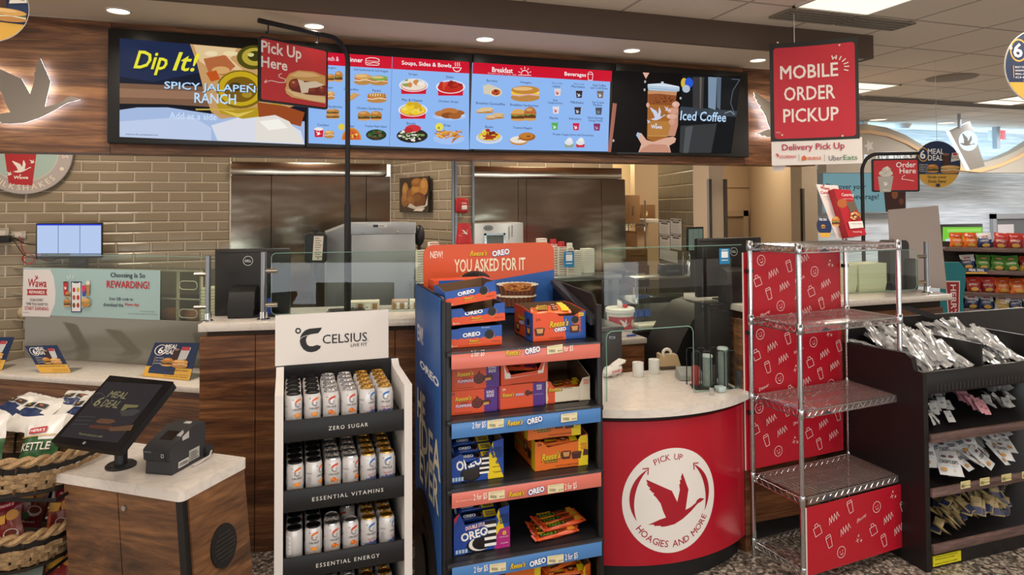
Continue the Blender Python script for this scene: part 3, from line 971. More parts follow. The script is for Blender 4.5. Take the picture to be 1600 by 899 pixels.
a=g(617,750);A.el(a[0],a[1],16,8.5,'#22351d');heap(A,a[0],a[1],32,18,['#35552a','#4a7335','#23391d','#6a3a2c'],30,6,0.1)
a=g(332,686);A.el(a[0],a[1],5,5,'#e6cf43')
for (x,y,cols,sd,tb) in ((922,345,['#efe3cf','#9aa05a','#d88a4c','#f5eee0'],11,RED),(1222,360,['#c52a1c','#9c1d14','#df4a30'],12,RED),(913,550,['#f0cf2e','#f6e06a','#d9ae1e'],13,RED)):
    a=g(x,y);dish(A,a[0],a[1],43,27,cols,sd,tb)
a=g(1210,580);A.el(a[0],a[1]+4,26,7,'#a9c8fa');A.el(a[0]+1,a[1]+3,22,5,'#c8dcfb')
for dx,dy,r in ((-13,0,10),(10,-1,13),(0,-4,13),(-2,3,11),(8,4,10)):A.el(a[0]+dx,a[1]+dy,r,4.6,random.choice(['#a8602a','#c2773a','#8f4c20']))
a=g(905,745);A.el(a[0],a[1]+3,24,11,'#2a211d');heap(A,a[0],a[1]+2,50,24,['#e9e2d6','#2d241f','#f3ede4','#7b9a55'],46,8,0.06);A.el(a[0]+1,a[1]-8,12,5.5,'#d5303a');A.el(a[0]-6,a[1]-5,7,4,'#c02530')
a=g(1200,770);A.el(a[0],a[1]+3,24,9,'#a9c8fa')
R_=random.Random(4)
for i in range(34):
    x,y,an=a[0]+R_.uniform(-17,17),a[1]+R_.uniform(-8,6),R_.uniform(-0.9,0.9)
    A.line([(x-5*math.cos(an),y-4*math.sin(an)),(x+5*math.cos(an),y+4*math.sin(an))],1.8,R_.choice(['#d98a2a','#e9a63c','#b86a1c','#f0bb58']))
a=g(1120,692);A.el(a[0],a[1],6,6,'#efe04a');A.text('4',a[0]-2.5,a[0]+.5,a[1]+1.6,4,'#3a3a2a',0.02)
A.build('screen_picture',t)
# --- third screen
t,A=screen(2,1.098,2.086,'menu screen with breakfast dishes and beverages')
G=Zm(730,90,5.8)
A.poly([(738,98),(954,111),(950,237),(733.5,233)],BLUE)
A.poly([(739,97.5),(956.5,111),(955,128),(738,115)],RED)
def gt(s,x0,x1,y,h,col=DARK,b=0.005):
    a,b_=g(x0,y),g(x1,y)
    A.text(s,a[0],b_[0],a[1],h/5.8,col,b)
gt('Breakfast',225,412,114,46,'#ffffff',0.013);gt('Served 5 a.m. to 11 a.m. daily',186,446,150,18,'#f6c6d2',0.004);gt('Beverages',882,1076,158,46,'#ffffff',0.013)
a=g(520,158);A.ring(a[0],a[1]-1,5,5.5,6,6.6,'#ffffff',16,180,360);A.line([(a[0]-10,a[1]),(a[0]+10,a[1]+.6)],0.8,'#ffffff')
for an in (20,55,90,125,160):A.line([(a[0]+7.6*math.cos(rad(an)),a[1]-1-8.4*math.sin(rad(an))),(a[0]+10.6*math.cos(rad(an)),a[1]-1-11.5*math.sin(rad(an)))],0.8,'#ffffff')
a=g(1114,170);A.line([(a[0]-4,a[1]-3),(a[0]-3.2,a[1]+6),(a[0]+3.2,a[1]+6.2),(a[0]+4,a[1]-3),(a[0]-4,a[1]-3),(a[0]-2,a[1]-6.6),(a[0]+2,a[1]-6.4),(a[0]+4,a[1]-3)],0.7,'#ffffff')
for s,x0,x1,y in (('Burritos',175,272,211),('Hoagies',482,579,229),('Breakfast Quesadillas',79,342,420),('Breakfast Sandwiches',388,643,433),('Bowls',162,233,629),('Toasted Bagels',412,586,641),('Lattes',774,840,261),('Macchiatos',943,1062,265),('Iced Coffee',1135,1254,253),('and Cold Brew',1116,1270,278),
                     ('Hot',776,816,389),('Cappuccinos',726,860,414),('Milkshakes',934,1050,408),('Ice Cream',1130,1235,407),('Parfaits',1140,1218,432),('Matcha',742,818,549),('Refreshers',920,1028,556),('Wawa Recharge',1087,1226,551),('Energy Drinks',1098,1222,576),('Frozen Cappuccinos and Smoothies',774,1140,704)):
    gt(s,x0,x1,y,26 if any(c_ in s for c_ in 'gpyQ') else 22)
gt('Hot or Iced',764,855,235,14);gt('Hot or Iced',962,1052,241,14)
a=g(215,300);A.poly([(a[0]-13,a[1]-7),(a[0]-4,a[1]-10),(a[0]+14,a[1]-3),(a[0]+8,a[1]+9),(a[0]-12,a[1]+5)],'#d8d0b8');A.el(a[0]+7,a[1]+3,9.5,6.5,'#e6d9b0');A.el(a[0]+7,a[1]+3,7,4.6,'#b5472c');heap(A,a[0]+7,a[1]+3,14,9,['#d86a3a','#8c2a1c'],9,3,.14)
a=g(520,325);hoagie(A,a[0],a[1],45,24,'#c98a35',('#e8b4b0','#f2d32c','#f6e88a'))
a=g(170,480);hoagie(A,a[0],a[1],22,9,'#e2cba0');a=g(115,490);hoagie(A,a[0],a[1],14,6,'#e2cba0');a=g(275,530);hoagie(A,a[0],a[1],19,9,'#d8b47c');a=g(205,545);hoagie(A,a[0],a[1],16,7,'#e2c898')
a=g(455,525);burger(A,a[0],a[1],24,19,'#dcae5a');a=g(560,515);burger(A,a[0],a[1],19,22,'#c0713a')
a=g(190,715);dish(A,a[0],a[1],38,24,['#e8c53a','#a8361f','#f0dc78','#7d2a18'],21,None)
a=g(455,755);A.el(a[0],a[1]+1,14,6.5,'#c98a42');A.el(a[0],a[1]-1,13.5,5.6,'#efe8da');A.el(a[0]+.5,a[1]-2,3,1.2,'#b98a50')
a=g(528,722);A.el(a[0],a[1],13,6.6,'#a9601e');A.el(a[0]-1,a[1]-1.5,11,4.8,'#c77f32');A.el(a[0]+2,a[1]-.5,3.2,1.4,'#8a4c18')
for x,y,col,wh in ((803,322,'#e6d8d4','#d3122f'),(997,340,'#3a2220','#d9e4f6'),(1187,342,'#78685a','#d9e4f6'),(787,482,'#e8e2ea','#d3122f'),(983,488,'#3c2c28','#d9e4f6'),(1172,492,'#4a4d58','#8a93a8'),(776,628,'#56b35c','#eef6ee'),(967,632,'#d61c4e','#ffffff'),(1155,636,'#8a2a62','#b0a0c8')):
    a=g(x,y);cup(A,a[0],a[1],10.5,11,col,None,wh)
for x,col in ((903,'#9aa88c'),(1005,'#d0303a')):
    a=g(x,790);A.poly([(a[0]-7,a[1]),(a[0]+7,a[1]),(a[0]+6,a[1]+5),(a[0]-6,a[1]+5)],col);A.el(a[0],a[1]-3,6.5,4.5,'#e4e8ea');A.el(a[0]+1,a[1]-7,4,3,'#eff2f4')
A.build('screen_picture',t)
# --- fourth screen
t,A=screen(3,2.088,3.15,'menu screen showing a hand holding an iced coffee cup')
G=Zm(940,90,5.618)
A.poly([(958,110),(1158,120),(1142,240),(953,238)],'#0d0a0c')
A.poly([g(705,150),g(1222,180),g(1130,838),g(680,835)],'#17191d')
A.poly([g(690,430),g(1190,470),g(1180,520),g(680,500)],'#3c444e')
for x0,x1,col in ((800,900,'#3b3a3c'),(935,1010,'#7f95ac'),(1010,1050,'#5a6a7a'),(860,880,'#6b6058')):A.poly([g(x0,170),g(x1,175),g(x1-10,460),g(x0,440)],col)
A.poly([g(690,600),g(1010,580),g(960,838),g(682,835)],'#3a3c3e')
A.poly([g(735,610),g(800,600),g(760,838),g(715,838)],'#55585c')
a=g(722,225);A.el(a[0],a[1],5,8,'#e0b93a');a=g(765,222);A.el(a[0],a[1],6.5,8,'#2a5bd8');a=g(740,275);A.el(a[0],a[1],6,6,'#b7c4d6')
A.line([g(1140,190),g(1210,195),g(1150,290),g(1130,400),g(1165,500)],1.2,'#59626c');A.line([g(1080,490),g(1130,470),g(1160,500)],1.4,'#8a96a2')
A.poly([g(95,400),g(132,405),g(80,830),g(52,830)],'#a86a5a')
A.poly([g(358,132),g(417,135),g(386,188)],'#e8b3a0')
for x,y in ((379,213),(374,284),(690,358),(101,730)):a=g(x,y);A.el(a[0],a[1],1.6,2.2,'#bdb6b2',10)
SK,SK2='#c99078','#e0b09a'
A.poly([g(600,370),g(660,385),g(672,450),g(665,600),g(640,690),g(560,690),g(565,420)],SK)
A.poly([g(320,832),g(345,760),g(300,680),g(310,660),g(345,665),g(390,725),g(450,740),g(560,705),g(625,695),g(650,712),g(640,745),g(590,775),g(605,835)],SK2)
A.poly([g(300,685),g(312,655),g(342,672),g(325,718)],'#b6c2d8')
A.poly([g(350,800),g(420,760),g(560,765),g(590,800),g(600,835),g(325,832)],SK)
A.poly([g(400,290),g(658,300),g(640,420),g(590,620),g(565,705),g(450,738),g(394,715),g(398,500)],'#a8672c')
A.poly([g(402,300),g(655,308),g(640,415),g(404,408)],'#94522a')
A.poly([g(403,290),g(656,300),g(650,335),g(500,318),g(402,322)],'#c99268')
heap(A,*g(530,370),42,20,['#54281a','#3f1c12','#6b3820'],24,9,0.035)
A.poly([g(400,560),g(605,560),g(575,690),g(396,690)],'#b97f3e');A.line([g(400,408),g(642,416)],0.8,'#6a3a20');A.line([g(396,690),g(575,692)],0.7,'#d3b07a')
A.poly([g(394,240),g(675,262),g(672,298),g(650,302),g(402,290),g(396,270)],'#b9cfe2');A.poly([g(400,236),g(530,228),g(668,256),g(670,266),g(395,246)],'#dce9f4');A.line([g(398,272),g(672,292)],1.0,'#8fa9c2')
A.poly([g(512,215),g(535,215),g(532,240),g(515,238)],'#cfdfee')
a=g(486,495);A.goose(a[0],a[1],24,'#cfd6ea');a=g(565,450);A.goose(a[0],a[1],8,'#cfd6ea');a=g(405,562);A.goose(a[0],a[1],6,'#cfd6ea')
a,b_=g(425,610),g(520,610);A.text('Wawa',a[0],b_[0],a[1],6,'#dfe4f2',0.02,0.1);a=g(470,588);A.goose(a[0],a[1],4,'#dfe4f2')
for i,(x,y,rx,ry) in enumerate(((640,415,6,4.6),(612,470,8.5,4.6),(605,520,8,4),(605,568,5,4.5),(395,420,2.5,3.8))):a=g(x,y);A.el(a[0],a[1],rx,ry,SK2 if i%2==0 else '#d79f88')
for x,y in ((638,412),(590,468),(580,516)):a=g(x,y);A.el(a[0]-1,a[1],2.6,2.4,'#e8c2b4',10)
a,b_=g(675,515),g(1078,525);A.text('Iced Coffee',a[0]+.8,b_[0]+.8,a[1]+1.6,15,'#1c2636',0.014,0.16);A.text('Iced Coffee',a[0],b_[0],a[1]+.8,15,'#bfe0ff',0.014,0.16)
A.build('screen_picture',t)

# ------------------------------------------------------------------ back-lit geese
def lit_goose(cx,cz,wd,lab):
    t=thing('goose_sign',lab,'sign',(cx,4.08,cz),0,'back-lit goose signs')
    mb=MB();pts=[(cx+p[0]*wd,cz+p[1]*wd) for p in GOOSE]
    mb.prism(pts,4.045,4.055,C('#9a9187',0.55),'y');mb.build('goose_plate',t,smooth=0)
    mb=MB();mb.prism(pts,4.0555,4.0565,E('#dfeeff',12.0),'y');mb.build('led_back',t,smooth=0)
    for dx,dz in ((-0.1,0.02),(0.02,-0.05),(0.12,-0.03)):MB().rod((cx+dx*wd,4.055,cz+dz*wd),(cx+dx*wd,4.10,cz+dz*wd),0.006,STEELD).build('standoff',t)
g0,g1=at_y(125,155,4.05),at_y(63,94,4.05)
gw=(g0.x-g1.x)/0.415
lit_goose(g0.x-0.5*gw,g0.z+0.067*gw,gw,'back-lit goose cut-out on the wood wall at left')
q=at_y(1181,207,4.05)
lit_goose(q.x+0.5*gw,q.z+0.32*gw,gw,'back-lit goose cut-out half hidden behind the mobile order sign')

# ================================================================== hanging and standing signs
class Frame:
    """plane through o with horizontal direction at angle rz; facing the customers"""
    def __init__(self,o,rz,tilt=0.0):
        self.o=Vector(o)
        self.u=Vector((math.cos(rz),math.sin(rz),0))
        b=Vector((-math.sin(rz),math.cos(rz),0))
        self.v=(UP*math.cos(tilt)+b*math.sin(tilt)).normalized()
        self.n=self.u.cross(self.v)
        self.M=Matrix(((self.u.x,-self.n.x,self.v.x,self.o.x),(self.u.y,-self.n.y,self.v.y,self.o.y),(self.u.z,-self.n.z,self.v.z,self.o.z),(0,0,0,1)))
    def px(self,px,py):
        q=at_plane(px,py,self.o,self.n)-self.o
        return (q.dot(self.u),q.dot(self.v))
    def art(self,off=0.0,**k):
        return Art(self.o+self.n*off,self.u,self.v,**k)
    def w(self,x,y,d=0.0):
        return self.o+self.u*x+self.v*y-self.n*d
def rrect(x0,z0,x1,z1,r,n=5):
    out=[]
    for cx,cz,a0 in ((x1-r,z1-r,0),(x0+r,z1-r,90),(x0+r,z0+r,180),(x1-r,z0+r,270)):
        for i in range(n+1):
            a=rad(a0+90*i/n)
            out.append((cx+r*math.cos(a),cz+r*math.sin(a)))
    return out
IRON=C('#17171a',0.4,0.3)
# --- pick up here
PB=at_y(543,420,3.95)
F1=Frame((PB.x,PB.y,0),rad(31.7))
t=thing('pickup_sign_stand','tall black curved-arm stand holding the red pick-up sign','sign stand',(PB.x,PB.y,1.2))
e0,e1=F1.px(404,33),F1.px(515,56)
mb=MB()
ztop=F1.px(536,95)[1]
armz0,armz1=e0[1],e1[1]+0.0
arm=[F1.w(e0[0],(e0[1]+armz1)/2)]
bx=e1[0]
arm+=[F1.w(bx,(e0[1]+armz1)/2)]
zc=(e0[1]+armz1)/2
for i in range(1,9):
    a=PI/2*i/8
    arm.append(F1.w(bx+(0-bx)*math.sin(a),zc-(zc-ztop)*(1-math.cos(a))))
mb.tube(arm,0.014,IRON,10);mb.build('arm',t)
zj=at_y(546,324,PB.y).z
MB().tube([F1.w(0,ztop),F1.w(0,zj)],0.014,IRON,12).build('upper_pole',t)
MB().tube([F1.w(0,zj+0.02),F1.w(0,zj),F1.w(0,1.215)],[0.017,0.019,0.019],IRON,12).build('lower_pole',t)
MB(Mrz((PB.x,PB.y,0))).box(-0.1,-0.1,1.2,0.1,0.1,1.215,IRON,0.004).build('base',t)
s0,s1=F1.px(404,57),F1.px(511,171)
zT,zB=F1.px(404,56)[1],F1.px(404,158)[1]
for f in (0.13,0.86):
    x=s0[0]+(s1[0]-s0[0])*f
    MB().tube([F1.w(x,zc),F1.w(x,zT+0.035),F1.w(x-0.008,zT+0.022),F1.w(x-0.015,zT+0.03)],0.0035,IRON,6).build('hook',t)
zT=(zT+F1.px(511,78)[1])/2;zB=(zB+F1.px(511,172)[1])/2
t=thing('pickup_sign','red hanging sign reading Pick Up Here with a meatball sandwich','sign',F1.w((s0[0]+s1[0])/2,zB))
mb=MB(F1.M);mb.prism(rrect(s0[0],zB,s1[0],zT,0.015),-0.008,0.008,IRON,'y');mb.build('frame',t)
A=F1.art(0.0085)
ins=[F1.px(407,60),F1.px(508,80)]
A.px=False
A.poly(rrect(s0[0]+0.011,zB+0.011,s1[0]-0.011,zT-0.011,0.01),'#c42a33')
A.px=True
A.text('Pick Up',408,471,81,24,'#f4ece8',0.02);A.text('Here',408,449,99.5,17,'#f4ece8',0.02)
A.line([(413,128),(424,126),(436,129),(445,129),(446,124),(437,121),(435,117),(440,115)],1.0,'#f4ece8');A.line([(416,125),(413,128.5),(416,129.5)],1.0,'#f4ece8')
A.poly([(447,136),(446,124),(452,115),(466,110),(490,112),(508,119),(508,140),(470,140)],'#d8a860');A.poly([(452,118),(466,112),(488,114),(500,119),(480,121),(462,120)],'#ecc98c')
A.poly([(445,138),(450,130),(470,138),(508,146),(508,162),(480,157),(455,152),(447,146)],'#e3b878')
A.poly([(447,140),(460,150),(490,158),(508,160),(508,152),(480,148),(456,140)],'#f2d8a4')
A.poly([(452,130),(470,126),(490,128),(508,134),(508,150),(480,148),(455,142)],'#7c2216')
for x,y,rx,ry in ((461,133,10.5,10),(489,141,8.5,7.5),(504,141,7,8)):A.el(x,y,rx,ry,'#7a2417');A.el(x-2,y-2,rx*.62,ry*.6,'#9a3a22');A.el(x-3,y-4,rx*.25,ry*.2,'#d08a68',10)
A.poly([(464,124),(474,127),(478,145),(470,146),(468,136)],'#f0e6d2');A.poly([(474,129),(492,127),(506,133),(494,137),(482,138),(480,146),(474,142)],'#f0e6d2')
A.build('print',t)
# --- order here
PO=at_y(1349,372,3.80)
F2=Frame((PO.x,PO.y,0),rad(-30))
zc=F2.px(1400,240)[1]
t=thing('order_sign_stand','black curved-arm stand holding the red order sign by the wall','sign stand',(PO.x,PO.y,1.2))
xb,zk=F2.px(1372,242)[0],F2.px(1349,268)[1]
arm=[F2.w(F2.px(1436,236)[0],zc),F2.w(xb,zc)]
for i in range(1,9):
    a=PI/2*i/8
    arm.append(F2.w(xb-xb*math.sin(a),zc-(zc-zk)*(1-math.cos(a))))
MB().tube(arm,0.013,IRON,10).build('arm',t)
MB().tube([F2.w(0,zk),F2.w(0,1.215)],0.013,IRON,10).build('pole',t)
MB(Mrz((PO.x,PO.y,0))).box(-0.06,-0.06,1.2,0.06,0.06,1.215,IRON,0.004).build('base',t)
x0,x1=F2.px(1362,276)[0],F2.px(1436,272)[0]
zT,zB=(F2.px(1362,250)[1]+F2.px(1436,246)[1])/2,(F2.px(1362,302)[1]+F2.px(1436,298)[1])/2
for f in (0.13,0.82):
    x=x0+(x1-x0)*f
    MB().tube([F2.w(x,zc),F2.w(x,zT+0.03),F2.w(x+0.01,zT+0.016),F2.w(x,zT+0.005)],0.003,IRON,6).build('hook',t)
t=thing('order_sign','small red hanging sign reading Order Here with a frozen drink','sign',F2.w((x0+x1)/2,zB))
mb=MB(F2.M);mb.prism(rrect(x0,zB,x1,zT,0.014),-0.008,0.008,IRON,'y');mb.build('frame',t)
A=F2.art(0.0085);A.px=False
A.poly(rrect(x0+0.012,zB+0.012,x1-0.012,zT-0.012,0.01),'#c9202c');A.px=True
A.text('Order',1400,1431,257.5,8.5,'#ffffff',0.012);A.text('Here',1405.5,1431,267,8.5,'#ffffff',0.012)
A.line([(1428,283),(1418,281),(1409,280),(1410,276),(1414,274)],0.8,'#ffffff')
A.poly([(1371.5,276),(1396,275),(1392,300),(1375,300.5)],'#b8b4ac');A.el(1384,271,11,5,'#ded9cf');A.el(1385,266,7,5,'#d3cdc0');A.el(1386,263,3,3,'#ebe6dc');heap(A,1384,270,22,10,['#a9a294','#f2efe8'],16,2,.06)
A.goose(1384,287,9,'#ffffff');A.text('Wawa',1379,1389,297,2.4,'#ffffff',0.01)
A.build('print',t)
# --- mobile order pick-up
q=at_y(1272,140,3.2)
F3=Frame((q.x,q.y,0),-math.atan2(q.x,q.y)*0.92)
x0,x1=F3.px(1203,140)[0],F3.px(1342,140)[0]
zT,zM,zB=F3.px(1272,63)[1],F3.px(1272,217)[1],F3.px(1272,257)[1]
t=thing('hanging_order_sign','red hanging sign reading Mobile Order Pickup over a white strip','sign',F3.w(0,zB))
def bow(x,z,d=0.0):    # the panel bows gently
    k=(x-x0)/(x1-x0)-0.5
    return F3.w(x,z,d+0.022*(1-4*k*k)-0.006*math.sin((z-zM)*4))
def bowed(xa,za,xb_,zb_,d0,d1,mat,name):
    N=10
    mb=MB();vs_,fs=[],[]
    for d in (d0,d1):
        for z in (za,zb_):
            vs_+=[bow(xa+(xb_-xa)*i/N,z,d) for i in range(N+1)]
    k=N+1
    for i in range(N):
        fs+=[(i,i+1,k+i+1,k+i),(2*k+i,3*k+i,3*k+i+1,2*k+i+1),(k+i,k+i+1,3*k+i+1,3*k+i),(i,2*k+i,2*k+i+1,i+1)]
    fs+=[(0,k,3*k,2*k),(N,2*k+N,3*k+N,k+N)]
    mb.add(vs_,fs,mat)
    return mb.build(name,t,smooth=40)
bowed(x0,zM-0.008,x1,zT,0.0,0.006,C('#1b1a1c',0.4),'frame_panel')
bowed(x0+0.004,zB,x1+0.012,zM,0.002,0.006,C('#e9e4e0',0.5),'white_strip')
A=Art((0,0,0),XX,UP,px=False,mapf=lambda x,y,o:bow(x,y,-o-0.0006),cuts=[x0+(x1-x0)*i/10 for i in range(1,10)])
def m3(px,py):return F3.px(px,py)
A.poly(rrect(x0+0.022,zM+0.008,x1-0.018,zT-0.028,0.02),'#bf2034')
G=Zm(1190,50,4.088)
def mt(s,xa,xb_,y,h,col,b=0.0):
    a,b2,c_=m3(*G(xa,y)),m3(*G(xb_,y)),m3(*G(xa,y+h))
    A.text(s,a[0],b2[0],(a[1]+b2[1])/2,abs(c_[1]-a[1]),col,b)
mt('MOBILE',118,490,248,88,'#efe6e2',0.014);mt('ORDER',143,472,387,90,'#efe6e2',0.014);mt('PICKUP',138,494,527,88,'#efe6e2',0.014)
for xa,ya_,xb_,yb_ in ((450,150,456,172),(478,148,476,170),(508,155,497,176),(536,170,516,188),(552,194,526,204),(558,219,530,220),(552,246,528,240)):
    A.line([m3(*G(xa,ya_)),m3(*G(xb_,yb_))],0.006,'#efe6e2')
A.line([m3(*G(455,172)),m3(*G(466,158)),m3(*G(476,170))],0.005,'#efe6e2')
mt('Delivery Pick Up',132,532,737,52,'#b81f48',0.012)
mt('DOORDASH',113,220,797,19,'#d4323a',0.008);a=m3(*G(100,788));A.poly([m3(*G(88,778)),m3(*G(103,777)),m3(*G(110,786)),m3(*G(108,796)),m3(*G(98,799)),m3(*G(101,790))],'#d4323a')
mt('GRUBHUB',293,382,806,20,'#d9683a',0.016);A.poly([m3(*G(258,800)),m3(*G(273,786)),m3(*G(288,800)),m3(*G(286,819)),m3(*G(260,820))],'#d9683a')
mt('Uber',430,516,804,32,'#4a4858',0.0);mt('Eats',524,612,801,32,'#4f8a5a',0.003)
for px in (239,404):A.line([m3(*G(px,782)),m3(*G(px,824))],0.002,'#6a6668')
for x,y in ((103,68),(497,83),(131,658),(518,663)):a=m3(*G(x,y));A.poly(circ(a[0],a[1],0.006,None,10),'#d6c9a8')
for k_ in (640,646):A.line([m3(*G(92,k_)),m3(*G(120,k_))],.0015,'#e9d5d5')
A.build('print',t)
mb=MB();mb.rod(bow((x0+x1)/2-0.1,zT,0.003),(F3.w((x0+x1)/2-0.1,zT,0.01).x,F3.w((x0+x1)/2-0.1,zT,0.01).y,ZC),0.0025,C('#c9c9c9',0.4),6);mb.build('wire',t)
mb=MB(F3.M);bk=C('#dcd6d2',0.5)
xa=F3.px(1207,240)[0]
mb.prism([(xa,zB-0.035),(xa+0.06,zB-0.03),(xa+0.075,zB-0.01),(xa+0.075,zT-0.05),(xa,zT-0.05)],0.05,0.054,bk,'y');mb.build('rear_panel',t)
A=F3.art(-0.049);A.text('DOOR',1213,1222,257,2.6,'#d4323a',0.01);A.build('rear_print',t)

# --- round navy signs
def deal_sign(cpx,cpy,rpx,y,rz,lab,foot='Grab your\nDrink Here!',detail=True,wire=True):
    q=at_y(cpx,cpy,y)
    F=Frame(q,rz)
    r=rpx*(q-EYEV).dot(_f)/FPX
    t=thing('round_deal_sign',lab,'sign',F.w(0,-r),0,'round navy meal signs')
    N=44
    up=[(r*math.cos(2*PI*i/N),r*math.sin(2*PI*i/N)) for i in range(N)]
    mb=MB(F.M);mb.prism(up,0,0.006,C('#ece6dc',0.5),'y');mb.build('disc',t)
    A=F.art(0.0005,px=False)
    A.poly([(r*.985*math.cos(2*PI*i/N),r*.985*math.sin(2*PI*i/N)) for i in range(N)],'#1f3358')
    a0=math.asin(-0.42)
    A.poly([(r*.985*math.cos(a),r*.985*math.sin(a)) for a in [PI-a0+(2*a0+PI)*i/20 for i in range(21)]],'#e2b04a')
    A.ring(-r*.62,r*.42,r*.2,r*.26,r*.235,r*.3,'#e2b04a',24)
    A.text('$',-r*.86,-r*.79,r*.5,r*.15,'#ffffff',0.01);A.text('6',-r*.77,-r*.52,r*.42,r*.38,'#ffffff',0.02)
    A.text('MEAL',-r*.42,r*.28,r*.55,r*.23,'#ffffff',0.014);A.text('DEAL',-r*.42,r*.24,r*.28,r*.23,'#ffffff',0.014)
    A.line([(-r*.78,r*.02),(-r*.78,-r*.3)],r*.02,'#e2b04a')
    for i,s in enumerate(('SELECT SIZZLI','SANDWICHES','SMALL DRINK','CHIPS')):A.text(s,-r*.74,-r*(.42-.04*i),r*(-.02-.09*i),r*.045,'#ffffff',0.006)
    A.rect(r*.2,-r*.02,r*.5,r*.42,'#4a2c1e');A.el(r*.35,r*.42,r*.16,r*.05,'#8a6a50');A.poly([(r*.56,r*.1),(r*.95,r*.18),(r*.9,r*.5),(r*.62,r*.48)],'#e8e2d8');A.text('KETTLE',r*.6,r*.9,r*.28,r*.1,'#33302c',0.01,.2);A.rect(r*.66,r*.38,r*.84,r*.47,'#c42a33')
    A.ring(0,0,0,0,0.0001,0.0001,'#1f3358',6)
    A.k+=1
    for s_,xx,yy,ww,hh in (('b',-r*.24,-r*.17,r*.5,r*.36),('h',r*.52,-r*.2,r*.86,r*.34)):
        sgn=-1
        # pictures drawn with y down, flipped through a helper art
        B=Art(F.w(xx,yy,-0.0005-A.eps*A.k),F.u,-F.v,px=False);B.n=F.n
        if s_=='b':burger(B,0,0,ww,hh)
        else:hoagie(B,0,0,ww,hh,'#d9a85c',('#efe6c8','#5a6e2e','#8a5a34'))
        mbp=MB();B.into(mbp)
        mbp.f=[f[::-1] for f in mbp.f]
        mbp.build('food_print',t,smooth=0)
    A.text('Whole sandwich size varies by store',-r*.55,r*.55,-r*.38,r*.04,'#c9d2e2',0.004)
    for i,s in enumerate(foot.split('\n') if foot else []):A.text(s,-r*(.46-.03*i),r*(.36-.03*i),-r*(.55+.17*i),r*.13,'#33302c',0.008)
    A.poly([(-r*.1,-r*.82),(r*.06,-r*.82),(r*.06,-r*.9),(r*.1,-r*.9),(-r*.02,-r*.97),(-r*.14,-r*.9),(-r*.1,-r*.9)],'#1f3358')
    A.build('print',t)
    if wire:
        p=F.w(0,r,0.003)
        MB().rod(p,(p.x,p.y,ZC),0.0015,C('#b9bcc0',0.4),6).build('wire',t)
    return F
deal_sign(1465,257,37,4.0,rad(-16),'round navy and yellow sign with a burger, next to the red order sign')
deal_sign(1628,104,60,1.9,rad(-16),'round navy and yellow sign cut by the right edge under the ceiling','')
deal_sign(-28,6,60,2.3,rad(18),'round navy and yellow sign in the top left corner','')

# ================================================================== left: tile wall fittings
FT=Frame((0,5.785,0),0)
cx,cz=FT.px(40,238)
R1=FT.px(116,238)[0]-cx
t=thing('round_wall_sign','round grey-rimmed wall sign with a red milkshake cup','sign',(cx,5.78,cz-R1))
mb=MB();mb.lathe([(0.0001,0.0),(R1,0.0),(R1,0.03),(0.0001,0.03)],C('#8c8682',0.5),64);mb.v=[Vector((cx+v.x,5.79-v.z,cz+v.y)) for v in mb.v];mb.f=[f[::-1] for f in mb.f];mb.build('disc',t)
A=Art((cx,5.759,cz),XX,UP,px=False)
A.poly(circ(0,0,R1*.985,None,64),'#b4aaa8');A.poly(circ(0,0,R1*.70,None,64),'#e8dcc0');A.poly(circ(0,0,R1*.69,None,64),'#a9c0b8')
def fz(x,y):
    a=FT.px(0+x/8.17,220+y/8.17);return (a[0]-cx,a[1]-cz)
A.poly([fz(62,60),fz(495,60),fz(430,575),fz(130,555)],'#b3262c');A.poly([fz(55,40),fz(500,40),fz(492,130),fz(66,130)],'#c9302f');A.el(fz(280,45)[0],fz(280,45)[1],R1*.33,R1*.06,'#e8e0d4')
a=fz(300,330);A.goose(a[0],a[1],R1*.38,'#efe6e0');a=fz(435,268);A.goose(a[0],a[1],R1*.12,'#efe6e0');a=fz(145,420);A.goose(a[0],a[1],R1*.13,'#efe6e0')
a,b_=fz(196,470),fz(378,470);A.text('Wawa',a[0],b_[0],a[1],R1*.075,'#f4efe9',0.02,.12);a=fz(280,440);A.goose(a[0],a[1],R1*.05,'#f4efe9')
A.arctext('MILKSHAKES',0,0,R1*.845,R1*.13,226,316,'#ece0cc',0.008,True)
a=fz(805,363);A.poly(circ(a[0],a[1],R1*.045,None,14),'#ece0cc')
A.arctext('SOFT SERVE',0,0,R1*.845,R1*.13,350,450,'#ece0cc',0.008,True)
A.build('print',t)
# monitor on the tile wall
a,b_=at_y(56,349,5.6),at_y(159,403,5.6)
t=thing('kitchen_monitor','black wall monitor with three pale order columns on the tiles','monitor',((a.x+b_.x)/2,5.62,b_.z))
MB().box(a.x,5.6,b_.z,b_.x,5.64,a.z,C('#141518',0.4),0.004).build('housing',t)
MB().box((a.x+b_.x)/2+0.02,5.64,b_.z+0.05,(a.x+b_.x)/2+0.12,5.79,b_.z+0.14,C('#141518',0.4)).build('wall_mount',t)
MB().box((a.x+b_.x)/2-0.01,5.63,b_.z-0.10,(a.x+b_.x)/2+0.10,5.70,b_.z+0.02,C('#141518',0.4),0.004).build('cable_box',t)
A=Frame((0,5.599,0),0).art(0,glow=0.95)
A.poly([(58,351),(158,351),(158,400),(58,400)],'#b9cdf2');A.poly([(57.5,350.5),(158,350.5),(158,352.6),(57.5,352.6)],'#2a3fd8')
for x in (91,125):A.rect(x-.5,352.6,x+.5,396,'#5f6f98')
A.rect(57.5,396,158,400.5,'#7b86a8');A.rect(64,396.4,110,399.6,'#4a4438');A.rect(57.5,396.6,63,399.4,'#a34058')
A.build('screen',t)
